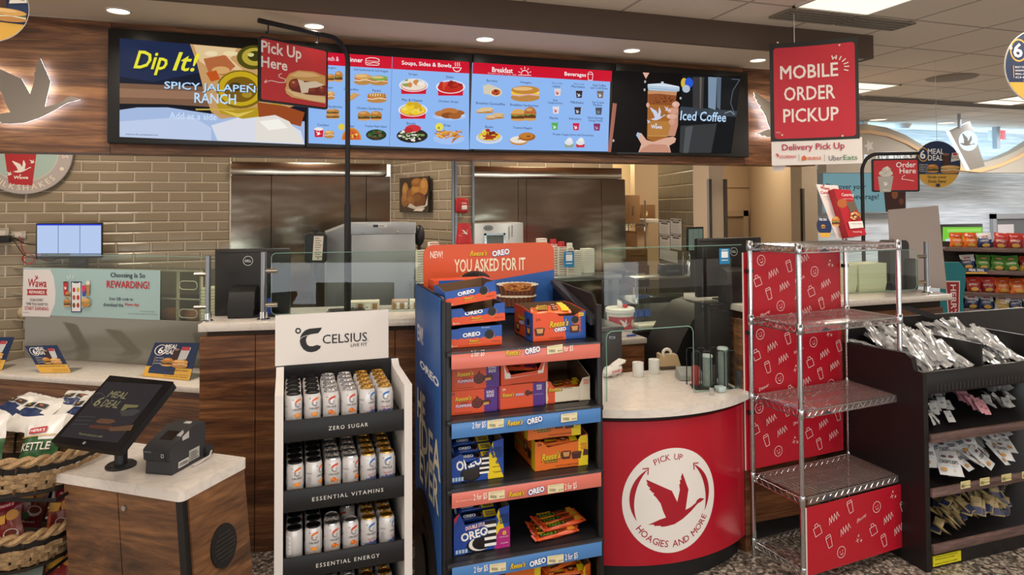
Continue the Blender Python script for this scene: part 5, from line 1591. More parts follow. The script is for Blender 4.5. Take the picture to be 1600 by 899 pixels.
carton(913,929,389,yS+.12,zS,'plain white lid column at the right of the steel shelf','#e6e2d8',None,None,'#cfc9bd')
q=at_y(700,405,yS)
mb=MB();mb.lathe([(0.05,0),(0.052,0.11),(0.045,0.13),(0.02,0.14),(0.0001,0.14)],CHROME,20,(at_y(748,372,4.5).x,4.5,zS));solo('steel_canister',mb,'round steel canister beside the upside-down red cup','canister')
mb=MB();mb.ell((at_y(654,366,4.72).x,4.7,at_y(654,368,4.7).z),0.04,0.05,0.075,KB,14,8);mb.rod((at_y(654,366,4.72).x,4.7,0.9),(at_y(654,366,4.72).x,4.7,at_y(654,375,4.7).z),0.012,KB);solo('black_dispenser_head',mb,'black bulb-shaped dispenser head right of the steel oven','dispenser')
# stock room rack and cartons
CB1,CB2=C('#a87f54',.7,noise=.12),C('#8c6540',.7,noise=.12)
yR=6.6
t=thing('storage_rack','chrome wire storage rack with cartons in the lit stock room','rack',(3.3,yR+.2,0))
rx0,rx1=at_y(972,340,yR).x,at_y(1008,340,yR).x
zr=at_y(990,349,yR).z
for z in (zr,zr-0.62,0.25):
    mb=MB()
    mb.box(rx0-.3,yR,z-0.006,rx1,yR+0.012,z,CHROME);mb.box(rx0-.3,yR,z-0.045,rx1,yR+0.01,z-0.04,CHROME);mb.box(rx0-.3,yR+.4,z-0.006,rx1,yR+.41,z,CHROME)
    for i in range(14):
        xx=rx0-.3+(rx1-rx0+.3)*i/14;xn=(rx1-rx0+.3)/14
        mb.rod((xx,yR+.005,z-0.04),(xx+xn/2,yR+.005,z-0.003),0.003,CHROME,4);mb.rod((xx+xn/2,yR+.005,z-0.003),(xx+xn,yR+.005,z-0.04),0.003,CHROME,4)
        mb.rod((xx,yR,z),(xx,yR+.4,z),0.0025,CHROME,4)
    mb.build('wire_shelf',t)
for x in (rx0-.3,rx1):
    for y in (yR,yR+.4):MB().rod((x,y,0),(x,y,zr+0.25),0.012,CHROME,8).build('post',t)
def box_(p0,p1,y,dep,lab,mat=CB1,zb=None,open_=False,prints=None,rz=0):
    a,b_=at_y(*p0,y),at_y(*p1,y)
    z0=b_.z if zb is None else zb
    t=thing('cardboard_box',lab,'box',((a.x+b_.x)/2,y+dep/2,z0),0,'brown cardboard boxes in the kitchen')
    MB().box(a.x,y,z0,b_.x,y+dep,a.z,mat,0.003).build('carton_body',t)
    A=Frame((0,y-.0006,0),0).art(0)
    for pr in (prints or []):
        if pr[0]=='t':A.text(*pr[1:])
        elif pr[0]=='r':A.rect(*pr[1:])
        elif pr[0]=='v':
            c_=A.c((pr[2],pr[3]));A.px=False;A.text(pr[1],c_[0]-pr[4],c_[0]+pr[4],c_[1],pr[5],pr[6],.012,0,2,-PI/2);A.px=True
    if not prints:A.line([(p0[0],p0[1]+2),(p1[0],p0[1]+2)],0.4,'#6f5034')
    A.build('print',t)
    return t
box_((972,305),(1000,347),yR+.02,.3,'brown carton lettered sideways on the top of the wire rack',CB1,zr+.001,prints=[('v','Seda',989,330,.055,.028,'#2f2f38'),('r',982.5,318,982.9,339,'#6f5034')])
box_((1002,320),(1024,346),yR+.25,.3,'brown carton with a yellow sticker beside the lettered carton',CB2,zr+.001,prints=[('r',1006,330,1012,338,'#d8b43c'),('r',1006.5,333,1011.5,336,'#f0e8d0')])
solo('paper_packet',MB().box(at_y(1009,346,yR-.05).x,yR-.05,zr+.002,at_y(1026,346,yR).x,yR+.15,zr+.045,C('#e2ddd2',.6),.004),'white packet on the wire rack in front of the yellow-stickered carton','packet')
box_((975,362),(996,392),yR+.03,.3,'brown carton on the second level of the wire rack',CB2,zr-.62+.002)
box_((1008,368),(1022,420),yR+.5,.25,'narrow brown carton standing behind the rack post',CB1,0.9)
t_=box_((978,390),(1012,416),5.6,.35,'brown printed carton on top of the pile behind the glass',CB1,None,prints=[('t','Fresh Pack',986,1002,394,2.4,'#5a4028',.01),('r',984,399,1008,401,'#7d5a38'),('t','HANDLE WITH CARE',994,1009,409,1.6,'#5a4028'),('r',994,411,1008,412,'#7d5a38')])
box_((975,416),(1015,448),5.58,.4,'brown carton with a pale label under the printed carton',CB2,None,prints=[('r',994,427,1008,437,'#ddd0b4'),('r',996,430,1006,434,'#8a8170')])
box_((950,447),(990,560),5.45,.5,'large brown carton at the bottom of the pile behind the glass',CB2,0.0,prints=[('r',951,456,964,466,'#8f8a80')])
# open carton with flaps
y=5.2
a,b_=at_y(936,437,y),at_y(966,470,y)
t=thing('cardboard_box','open cardboard carton with spread flaps behind the glass','box',((a.x+b_.x)/2,y+.15,b_.z),0,'brown cardboard boxes in the kitchen')
mb=MB()
for w_ in ((a.x,y,b_.x,y+.006),(a.x,y+.294,b_.x,y+.3),(a.x,y,a.x+.006,y+.3),(b_.x-.006,y,b_.x,y+.3)):mb.box(w_[0],w_[1],0.86,w_[2],w_[3],a.z,CB1)
mb.build('carton_body',t)
mb=MB();mb.hexa([(a.x,y-.004,a.z),(b_.x+.02,y-.004,a.z),(b_.x+.1,y-.14,a.z+.07),(a.x-.06,y-.14,a.z+.055),(a.x,y-.001,a.z+.003),(b_.x+.02,y-.001,a.z+.003),(b_.x+.1,y-.138,a.z+.073),(a.x-.06,y-.138,a.z+.058)],CB1);mb.build('flap',t)
mb=MB();mb.hexa([(b_.x,y,a.z),(b_.x,y+.3,a.z),(b_.x+.12,y+.3,a.z+.06),(b_.x+.12,y,a.z+.06),(b_.x,y,a.z+.003),(b_.x,y+.3,a.z+.003),(b_.x+.12,y+.3,a.z+.063),(b_.x+.12,y,a.z+.063)],CB2);mb.build('flap',t)
solo('low_table',MB().box(a.x-.1,y-.02,0,a.x+.75,y+.35,.855,STL,.004),'low steel stand under the open carton','stand')
# pages taped on the block wall
A1,B1=Vector((3.72,6.25,0)),Vector((3.335,4.74,0))
rb=math.atan2(B1.y-A1.y,B1.x-A1.x)
FB=Frame(A1-Vector((0,0,0)),rb);FB=Frame(A1+FB.n*0.004,rb)
for i,(x0,x1,yt,yb_) in enumerate(((1030,1047,344,366),(1048,1065,342,365),(1031,1047,367,391),(1048,1065,366,390),(1031,1059,391,408))):
    xa,xb_=FB.px(x0,(yt+yb_)/2)[0],FB.px(x1,(yt+yb_)/2)[0]
    xm=(x0+x1)/2
    za,zb_=FB.px(xm,yb_)[1],FB.px(xm,yt)[1]
    lb=['top left notice page on the grey block wall','top right notice page on the grey block wall','lower left notice page on the grey block wall','lower right notice page on the grey block wall','wide torn page under the four notices on the grey block wall'][i]
    t=thing('notice_page',lb,'paper',FB.w((xa+xb_)/2,za),0,'notice pages on the block wall')
    mb=MB(FB.M);mb.box(xa,-.001,za,xb_,.001,zb_,C('#d5d4d2',.6));mb.build('sheet',t)
    A=FB.art(.0014,px=False);W_,H_=xb_-xa,zb_-za
    if i<4:
        A.rect(xa+W_*.05,zb_-H_*.16,xb_-W_*.05,zb_-H_*.05,'#3a3a3c');A.rect(xa+W_*.2,zb_-H_*.3,xb_-W_*.2,zb_-H_*.2,'#4a4a4c')
        A.rect(xa+W_*.25,zb_-H_*.12,xb_-W_*.25,zb_-H_*.09,'#e0e0e0')
    for k in range(7):A.rect(xa+W_*.1,za+H_*(.1+.075*k),xb_-W_*(.12+.1*(k%3)),za+H_*(.115+.075*k),'#a9a9aa')
    A.build('print',t)
# tablet and small gear on the right of the kitchen
a,b_=at_y(1074,355,4.4),at_y(1100,392,4.4)
t=thing('kitchen_tablet','black framed screen with green grey columns in front of the block wall','monitor',((a.x+b_.x)/2,4.42,0.9))
MB().box(a.x,4.4,b_.z,b_.x,4.425,a.z,C('#14161c',.35),.004).build('housing',t)
MB().box((a.x+b_.x)/2-.02,4.425,0.9,(a.x+b_.x)/2+.02,4.45,a.z-.05,KB).build('pole',t)
A=Frame((0,4.399,0),0).art(0,glow=.55);A.poly([(1076,358.5),(1098,357.5),(1098,391),(1076,391.5)],'#7d8b7c')
for x in (1083,1091):A.rect(x,359,x+.6,391,'#5d6b60')
A.build('screen',t)
yT=4.3
t=thing('sandwich_station','steel sandwich station with a cream cutting board behind the red counter','counter',(2.75,yT+.2,0))
zT=0.93
MB().box(2.38,yT,0,3.11,yT+.46,.08,BLACKM).build('toe_kick',t)
MB().box(2.34,yT-.06,0.08,3.15,yT+.5,zT-.03,C('#3d3d3e',.4,.5),.004).build('cabinet',t)
MB().box(2.33,yT-.07,zT-.03,3.16,yT+.5,zT,STL,.004).build('worktop',t)
c0,c1,c2,c3=at_z(982,484,zT+.001),at_z(1062,502,zT+.001),at_z(1058,494,zT+.001),at_z(1005,484,zT+.001)
MB().box(2.37,yT-.05,zT+.001,3.0,yT+.1,zT+.022,C('#d8d3c0',.5),.004).build('cutting_board',t)
MB().hexa([(2.45,yT+.14,zT),(3.1,yT+.14,zT),(3.1,yT+.46,zT),(2.45,yT+.46,zT),(2.45,yT+.17,zT+.14),(3.1,yT+.17,zT+.14),(3.1,yT+.46,zT+.17),(2.45,yT+.46,zT+.17)],STL).build('ingredient_well',t)
for x in (2.47,3.08):
    MB().tube([(x,yT+.16,zT),(x+.06,yT+.3,zT+.31),(x+.07,yT+.46,zT+.315)],.007,CHROME,6).build('hood_rail',t)
MB().box(2.53,yT+.3,zT+.31,3.16,yT+.47,zT+.322,STL,.003).build('hood_shelf',t)
MB().hexa([(2.48,yT+.17,zT+.005+.14),(3.08,yT+.17,zT+.145),(3.14,yT+.3,zT+.3),(2.54,yT+.3,zT+.3),(2.48,yT+.172,zT+.147),(3.08,yT+.172,zT+.147),(3.14,yT+.302,zT+.302),(2.54,yT+.302,zT+.302)],GLASSG).build('hood_glass',t)
for i in range(4):
    MB().box(2.5+.15*i,yT+.2,zT+.142,2.63+.15*i,yT+.42,zT+.175,[C('#d9d8d2',.4),C('#bfc4c6',.3,.6),C('#b7a98f',.6),C('#9aa0a2',.3,.8)][i],.006).build('ingredient_tray',t)
a=at_y(1060,432,4.6)
t=thing('label_printer','black label printer on the hood shelf beside the block wall','printer',(a.x,4.68,zT+.322))
MB().box(a.x-.1,yT+.32,zT+.323,a.x+.08,yT+.45,zT+.41,C('#202326',.4),.01).build('housing',t)
MB().box(a.x-.09,yT+.318,zT+.35,a.x+.02,yT+.321,zT+.37,C('#4a5256',.4)).build('paper_slot',t)
a=at_y(1080,428,4.55)
t=thing('gooseneck_tap','chrome gooseneck tap beside the black printer','tap',(a.x,4.62,zT+.322))
pts=[(a.x-.03,4.62,zT+.323),(a.x-.03,4.62,zT+.47)]+[(a.x-.03*math.cos(rad(k)) ,4.62,zT+.47+.035*math.sin(rad(k))) for k in range(20,181,20)]+[(a.x+.03,4.62,zT+.42)]
MB().tube(pts,.006,CHROME,8).build('spout',t);MB().lathe([(.03,0),(.032,.07),(.02,.11),(.0001,.12)],CHROME,16,(a.x+.035,4.62,zT+.323)).build('canister',t)
# bottles and small gear by the cartons
for i,(px,py) in enumerate(((991,446),(1001,444),(1011,446))):
    q=at_y(px,py,4.5)
    t=thing('water_bottle',['clear water bottle nearest the cartons behind the glass','middle clear water bottle behind the glass','clear water bottle nearest the steel hood'][i],'bottle',(q.x,4.36,zT),0,'water bottles behind the glass')
    MB().lathe([(.026,0),(.028,.01),(.028,.13),(.012,.18),(.012,.195)],PLASTIC,16,(q.x-.05,4.42,zT+.001)).build('bottle_body',t)
    MB().lathe([(.014,0),(.014,.018),(.0001,.018)],C('#2d4f9a' if i else '#e0e4e8',.4),14,(q.x-.05,4.42,zT+.196)).build('cap',t)
    MB().lathe([(.0285,0),(.0285,.045)],C('#3558a8',.4),16,(q.x-.05,4.42,zT+.06)).build('label',t)
q=at_y(970,531,4.0)
# wooden cupboard with bucket
a,b_=at_y(973,527,3.95),at_y(1011,527,3.95)
zc_=0.93
t=thing('side_cupboard','small walnut cupboard with a grey top behind the red counter','cabinet',((a.x+b_.x)/2,4.1,0))
MB().box(a.x-.12,3.95,zc_-.035,b_.x,4.28,zc_,C('#b5b0a6',.3),.004).build('top',t);MB().box(a.x-.11,3.97,0,b_.x-.01,4.27,zc_-.035,WOOD).build('body',t)
xb=at_y(969,510,4.12).x
t=thing('white_bucket','white lidded bucket with a red label on the walnut cupboard','bucket',(xb,4.12,zc_))
MB().lathe([(.08,0),(.093,.16),(.0001,.16)],C('#ece8e2',.4),28,(xb,4.12,zc_+.001)).build('pail',t)
MB().lathe([(.1,0),(.1,.022),(.094,.028),(.0001,.028)],C('#e9e6e0',.4),28,(xb,4.12,zc_+.155)).build('lid',t)
A=Art((xb,4.12,zc_+.085),XX,UP,px=False,mapf=lambda x,y,o:Vector((xb+(.0885+.003+o)*math.sin(x/.09),4.12-(.0885+.003+o)*math.cos(x/.09),zc_+.085+y)),cuts=[-.12+.02*i for i in range(13)])
A.rect(-.13,-.045,.13,.045,'#b8242c');A.goose(-.01,.006,.07,'#efe8e2');A.el(.06,0,.02,.025,'#e8c9a8');A.build('label',t)
MB().hexa([(xb-.02,4.1,zc_+.184),(xb+.02,4.1,zc_+.184),(xb+.02,4.12,zc_+.184),(xb-.02,4.12,zc_+.184),(xb-.03,4.1,zc_+.24),(xb+.0,4.1,zc_+.23),(xb+.0,4.102,zc_+.23),(xb-.03,4.102,zc_+.24)],C('#e8e2dc',.5)).build('paper_tag',t)
MB().ell((xb+.025,4.09,zc_+.195),.02,.015,.012,RC,12,6).build('red_knob',t)
solo('blue_pen',MB().rod((b_.x-.11,4.02,zc_+.008),(b_.x-.04,4.03,zc_+.008),.006,C('#24429a',.4),8),'blue pen on the grey cupboard top','pen')
a,b_=at_y(934,512,3.8),at_y(974,512,3.8)
t=thing('steel_fridge','low steel cabinet with a small badge left of the walnut cupboard','cabinet',((a.x+b_.x)/2,3.95,0))
MB().box(a.x-.25,3.8,0,b_.x-.01,4.3,a.z-.03,C('#6f7274',.4,.6),.004).build('body',t)
MB().box(a.x-.26,3.79,a.z-.03,b_.x,4.31,a.z,STL,.004).build('top',t)
A=Frame((0,3.7985,0),0).art(0);A.poly([(952,526),(961,526),(961,529.5),(952,529.5)],'#c9d6e0');A.poly([(953.4,527),(959.5,527),(959.5,528.6),(953.4,528.6)],'#2b3a4a');A.build('badge',t)

# ================================================================== order kiosk, lower left
KA=Vector((-0.815,2.868,0));KR=rad(-36.5)
MK=Mrz(KA,KR)                     # local x along the front edge, y backwards
KW,KD,KZ=0.60,0.325,0.85
t=thing('order_kiosk','walnut order kiosk cabinet with pale stone top','kiosk',KA,KR)
mb=MB(MK);mb.prism(rrect(0,0,KW,KD,0.02),KZ-0.035,KZ,QUARTZ,'z');mb.build('stone_top',t)
sh=0.115                            # the cabinet leans towards the right at its foot
def kp(x,y,z):return (x+sh*(1-z/KZ),y-0.03*(1-z/KZ),z)
def kbox(x0,y0,z0,x1,y1,z1,mat,nm,p=t):
    mb=MB(MK);mb.hexa([kp(x0,y0,z0),kp(x1,y0,z0),kp(x1,y1,z0),kp(x0,y1,z0),kp(x0,y0,z1),kp(x1,y0,z1),kp(x1,y1,z1),kp(x0,y1,z1)],mat);return mb.build(nm,p)
zt=KZ-0.035
kbox(0.035,0.03,0,KW-0.02,KD-0.015,zt,C('#19130f',.5),'carcass')
d1=kbox(0.045,0.018,0.03,0.295,0.03,zt-0.004,WOODK,'door')
d2=kbox(0.299,0.018,0.03,KW-0.045,0.03,zt-0.004,WOODK,'door')
kbox(KW-0.043,0.014,0,KW-0.015,0.034,zt-0.002,C('#0d0c0c',.4),'corner_trim')
kbox(KW-0.02,0.036,0,KW-0.008,KD-0.015,zt-0.002,WOODK,'side_panel')
p=MK @ Vector(kp(0.33,0.012,zt-0.055));dn=(MK.to_3x3() @ Vector((0,-1,0)))
mb=MB();mb.tube([p+dn*0.004,p-dn*0.006],0.009,CHROME,14);mb.build('lock',d2)
mb=MB(MK);xv=KW-.004
rim=[(.175+.062*math.cos(2*PI*i/32),.60+.072*math.sin(2*PI*i/32)) for i in range(32)]
mb.add([kp(xv+d,y,z) for d in (-.006,.003) for y,z in rim],[tuple(range(32,64))]+[(i,(i+1)%32,32+(i+1)%32,32+i) for i in range(32)],C('#131211',.5));vt=mb.build('round_vent',t)
for i in range(7):
    h_=.052-.004*abs(i-3)**1.5
    kbox(xv+.002,.175-h_,.555+.014*i,xv+.006,.175+h_,.56+.014*i,C('#2c2724',.5),'vent_slat',vt)
# touch screen
O=Vector((-0.739,2.606,1.032));TR,TT=rad(-37.1),rad(37.15)
u=Vector((math.cos(TR),math.sin(TR),0));bb=Vector((-math.sin(TR),math.cos(TR),0));v=bb*math.cos(TT)+UP*math.sin(TT);n=u.cross(v)
TW,TH_=0.297,0.276
MT=Matrix(((u.x,-n.x,v.x,O.x),(u.y,-n.y,v.y,O.y),(u.z,-n.z,v.z,O.z),(0,0,0,1)))
pb=at_z(189,729,KZ)
t=thing('touch_screen','black tilted touch screen on a round foot on the kiosk','screen',(pb.x,pb.y,KZ))
mb=MB(MT);mb.prism(rrect(0,0,TW,TH_,0.012),0.0,0.024,C('#17171a',.35),'y');mb.build('housing',t)
MB().lathe([(0.052,0),(0.052,0.006),(0.046,0.011),(0.0001,0.011)],BLACKM,30,(pb.x,pb.y,KZ+.001)).build('foot',t)
hz=O+u*TW*.5+v*TH_*.5-n*0.02
MB().tube([(pb.x,pb.y,KZ+.01),(pb.x,pb.y,KZ+0.12),(hz.x,hz.y,hz.z-.03),(hz.x,hz.y,hz.z)],[0.022,0.022,0.03,0.03],BLACKM,18).build('stand',t)
A=Art(O+n*.0008,u,v,px=False,rough=.12)
A.poly([(0.001,0.001),(TW-.001,0.001),(TW-.001,TH_-.001),(0.001,TH_-.001)],'#111114')
A.build('glass',t)
A=Art(O+n*.0014,u,v,px=True,glow=.6)
G=Zm(60,570,4.282)
A.poly([G(455,115),G(835,135),G(530,525),G(143,482)],'#3f393c')
def kt(s,x0,x1,y,h,col,b=.008,sh_=.15):
    a,b_=G(x0,y),G(x1,y);A.text(s,a[0],b_[0],(a[1]+b_[1])/2,h/4.282,col,b,sh_)
kt('MEAL',468,602,203,46,'#a39a70');kt('DEAL',425,550,263,52,'#a39a70');kt('6',384,424,248,70,'#a39a70',.014)
c_=G(400,240)
a0=G(405,240);A.ring(a0[0],a0[1],11,11,11.7,11.7,'#6d6656',24)
c_=G(440,395);A.px=True
A.poly([G(385,380),G(420,362),G(500,368),G(520,385),G(470,400),G(395,392)],'#7a5540');A.poly([G(345,405),G(500,412),G(480,440),G(340,425)],'#6a4434');A.poly([G(470,425),G(640,405),G(620,445),G(480,448)],'#7c5a42')
A.poly([G(580,268),G(676,275),G(660,290),G(600,292),G(570,312),G(552,308)],'#8f875a');A.poly([G(545,315),G(640,300),G(690,310),G(640,345),G(560,350)],'#55504c')
for i in range(3):A.poly([G(275-i*22,350+i*25),G(385-i*22,352+i*25),G(382-i*22,356+i*25),G(272-i*22,354+i*25)],'#5c5654')
kt('Touch to start your order',262,442,478,22,'#a39a70',.003,.1)
A.build('picture',t)
A=Art(O+n*.0014,u,v,px=True);c_=G(307,524);A.poly([G(293,528),G(310,514),G(320,520),G(303,535)],'#8d8d8d');A.poly([G(303,527),G(309,521),G(312,523),G(306,529)],'#26262a');A.build('logo',t)
# receipt printer
a,b_,c_=at_z(228,740,KZ),at_z(270,747,KZ),at_z(326,722,KZ)
PR=math.atan2((b_-a).y,(b_-a).x)
MP=Mrz((a.x,a.y,KZ+.001),rad(-30));pw,pd,ph=0.108,0.185,0.105
DG=C('#2b2c30',.5)
t=thing('receipt_printer','dark grey receipt printer on the kiosk top','printer',(a.x,a.y,KZ),rad(-30))
mb=MB(MP);mb.prism([(-.002,0),(0.0,ph*.42),(-.012,ph*.5),(-.015,ph*.86),(0.01,ph),(pd*.55,ph*1.32),(pd*.95,ph*1.3),(pd,ph*1.05),(pd*.93,0)],0,pw,DG,'x');mb.build('body',t)
MB(MP).hexa([(0.03,.03,ph*1.06),(.08,.03,ph*1.06),(.08,.075,ph*1.2),(.03,.075,ph*1.2),(0.03,.03,ph*1.09),(.08,.03,ph*1.09),(.08,.075,ph*1.235),(.03,.075,ph*1.235)],C('#0d0d10',.15)).build('paper_window',t)
MB(MP).hexa([(pw-.022,.05,ph*1.13),(pw+.002,.05,ph*1.0),(pw+.002,.085,ph*1.0),(pw-.022,.085,ph*1.2),(pw-.022,.05,ph*1.18),(pw+.002,.05,ph*1.12),(pw+.002,.085,ph*1.23),(pw-.022,.085,ph*1.26)],C('#b9b8b8',.4)).build('lever',t)
MB(MP).box(.05,.13,ph*1.29,.075,.15,ph*1.36,C('#c9c9c8',.4),.003).build('grey_tab',t)
MB(MP).box(pw-.02,pd*.93,.002,pw+.015,pd+.03,.04,C('#1c1d20',.5),.006).build('cable_cover',t)
A=Art(MP @ Vector((-.0005,-.0165,0)),MP.to_3x3() @ XX,UP,px=False)
A.text('EPSON',.008,.034,ph*.78,.006,'#9a9a9c',.01);A.poly(rrect(.075,ph*.62,.086,ph*.74,.002),'#c9c9c8');A.poly(rrect(.077,ph*.64,.084,ph*.72,.002),'#2b2c30');A.poly(rrect(.076,ph*.5,.094,ph*.59,.002),'#101012')
A.o=A.o+A.n*.0;A.build('front_print',t)
A=Art(MP @ Vector((pw+.0006,0,0)),MP.to_3x3() @ YY,UP,px=False)
A.poly([(.03,.012),(.085,.012),(.085,.034),(.03,.034)],'#d9d8d6');A.poly([(.087,.014),(.145,.014),(.145,.055),(.087,.055)],'#a9a8a4')
for i in range(9):A.rect(.034+.0052*i,.016,.0366+.0052*i,.03,'#2a2a2c')
for i in range(4):A.rect(.091,.02+.008*i,.135-.008*(i%2),.023+.008*i,'#5c5b59')
A.build('side_labels',t)
mb=MB();mb.tube([MP @ Vector((pw+.01,pd+.02,.02)),MP @ Vector((pw+.03,pd*.9,.012)),MP @ Vector((pw+.025,pd*.6,.004)),MP @ Vector((pw+.02,pd*.45,.003))],.0035,C('#c9c8c6',.4),6)
solo('printer_cable',mb,'pale cable beside the receipt printer on the kiosk','cable')

# ================================================================== crisp bags
_bagproto={}
def bag_mesh(name,w_,h,th,bands,seed,crinkle=1.0):
    """pillow bag standing on z=0, front towards -y; bands = [(from, to, material)] in height share"""
    R=random.Random(seed)
    NX,NZ=10,14
    mb=MB()
    vs_=[]
    ph=[R.uniform(0,6.3) for _ in range(6)]
    for s in (-1,1):
        for j in range(NZ+1):
            fz=j/NZ
            puff=max(0.0,math.sin(PI*min(max((fz-.06)/.88,0),1)))**.55
            for i in range(NX+1):
                fx=i/NX-.5
                ed=max(0.0,1-(2*abs(fx))**2.6)
                y=s*th/2*puff*ed
                y+=crinkle*.006*(math.sin(9*fx*3+ph[0]+4*fz)*math.sin(7*fz+ph[1])+.6*math.sin(23*fx+17*fz+ph[2]))*(0.4+puff*ed)
                if fz<.06 or fz>.94:y+=.0015*(-1)**i
                x=fx*w_*(1-.07*puff)+.004*math.sin(11*fz+ph[3])
                vs_.append((x,y,fz*h))
    k=(NX+1)*(NZ+1)
    fs={}
    for sidx in (0,1):
        for j in range(NZ):
            for i in range(NX):
                a=sidx*k+j*(NX+1)+i
                q=(a,a+1,a+NX+2,a+NX+1)
                if sidx:q=q[::-1]
                f=(j+.5)/NZ
                # slanted colour bands
                f2=f+(i/NX-.5)*.12
                mt=bands[-1][2]
                for b0,b1,m_ in bands:
                    if b0<=f2<b1:mt=m_;break
                fs.setdefault(mt,[]).append(q)
    for mt,ff in fs.items():
        b=len(mb.v)
        mb.add(vs_,ff,mt)
    # merge the copies of the vertex list
    n0=len(vs_)
    mb.f=[tuple(i%n0 for i in f) for f in mb.f]
    mb.v=mb.v[:n0]
    return mb
def chip_bag(kind):
    """prototype thing of a crisp bag: body + printed front"""
    w_,h,th,bands,seed,words=kind
    t=thing('crisp_bag','bag','crisp bag',(0,0,0))
    bag_mesh('bag_body',w_,h,th,bands,seed).build('bag_body',t,smooth=60)
    def surf(x,z,o):
        fx,fz=x/w_,z/h
        puff=max(0.0,math.sin(PI*min(max((fz-.06)/.88,0),1)))**.55
        ed=max(0.0,1-(2*abs(fx))**2.6)
        return Vector((x,-th/2*puff*ed-.007-o,z))
    A=Art((0,0,0),XX,UP,px=False,mapf=surf,cuts=[w_*(i/8-.5) for i in range(1,8)])
    for wd in words:
        if wd[0]=='t':A.text(wd[1],w_*wd[2],w_*wd[3],h*wd[4],h*wd[5],wd[6],wd[7] if len(wd)>7 else .012,.15)
        elif wd[0]=='r':A.poly([(w_*wd[1],h*wd[2]),(w_*wd[3],h*wd[2]+h*.02),(w_*wd[3],h*wd[4]+h*.02),(w_*wd[1],h*wd[4])],wd[5])
        elif wd[0]=='e':A.poly(circ(w_*wd[1],h*wd[2],w_*wd[3],h*wd[4],18),wd[5])
    A.build('bag_print',t)
    return t
FO=lambda c_:C(c_,.28,0.0,.6)
def herr(x0=-.2,x1=.16,z=.87):return [('r',x0,z-.05,x1,z+.05,'#b3202e'),('t',"HERR'S",x0+.03,x1-.03,z+.01,.055,'#ffffff',.012)]
KET=(.20,.27,.075,[(0,.22,FO('#e6e2da')),(.22,.60,FO('#2f6238')),(.6,1.2,FO('#e9e6e2'))],1,[('t','KETTLE',-.36,.36,.46,.13,'#f2eee4',.016),('e',.0,.14,.24,.10,'#c98a48'),('t','Jalapeno',-.2,.2,.14,.05,'#3a2a1c',.006),('r',-.42,.615,.42,.63,'#c9a048')]+herr(-.22,.2,.72))
KETB=(.20,.27,.08,[(0,.3,FO('#e4e2dc')),(.3,.5,FO('#2c3b63')),(.5,1.2,FO('#ebe9e4'))],2,[('r',-.3,.5,-.02,.62,'#2a2c30'),('r',.04,.5,.32,.62,'#2a2c30'),('e',-.16,.57,.05,.02,'#d8a848'),('e',.18,.57,.05,.02,'#d86a3a')])
BBQ=(.19,.29,.07,[(0,.3,FO('#7a1f26')),(.3,.74,FO('#8d2a26')),(.74,1.2,FO('#6e1a28'))],3,[('r',-.42,.08,-.22,.8,'#d8622a'),('r',-.4,.55,.1,.72,'#e2a53a'),('t','honey',-.3,.1,.74,.05,'#3a1a14',.01),('t','BBQ',-.3,.12,.63,.1,'#ffffff',.02),('e',.22,.34,.2,.11,'#d9cfc6'),('e',.22,.36,.16,.07,'#6d1f1a'),('e',-.02,.24,.13,.08,'#3d5a34'),('e',.28,.7,.16,.1,'#c9893a'),('t','flavored',-.1,.28,.12,.05,'#f0e6da',.01)]+herr(-.12,.34,.9))
WHT=(.19,.26,.07,[(0,.35,FO('#c9ccc9')),(.35,.6,FO('#2f4a36')),(.6,1.2,FO('#8e9a8c'))],4,[('t','CHIPS',-.25,.25,.46,.09,'#e9e6df',.014)]+herr(-.2,.2,.75))
def place(proto,loc,rz=0.0,lean=0.0,roll=0.0,sc=1.0,label=None,group=None,flat=False):
    M=Matrix.Translation(Vector(loc)) @ Matrix.Rotation(rz,4,'Z') @ Matrix.Rotation(-lean,4,'X') @ Matrix.Rotation(roll,4,'Y') @ Matrix.Scale(sc,4)
    if not proto.get('used'):
        proto['used']=1
        proto.matrix_world=M
        if label:proto['label']=label
        if group:proto['group']=group
        return proto
    c_=dup(proto,M,label,group)
    return c_
P_ket,P_ketb,P_bbq,P_wht=chip_bag(KET),chip_bag(KETB),chip_bag(BBQ),chip_bag(WHT)
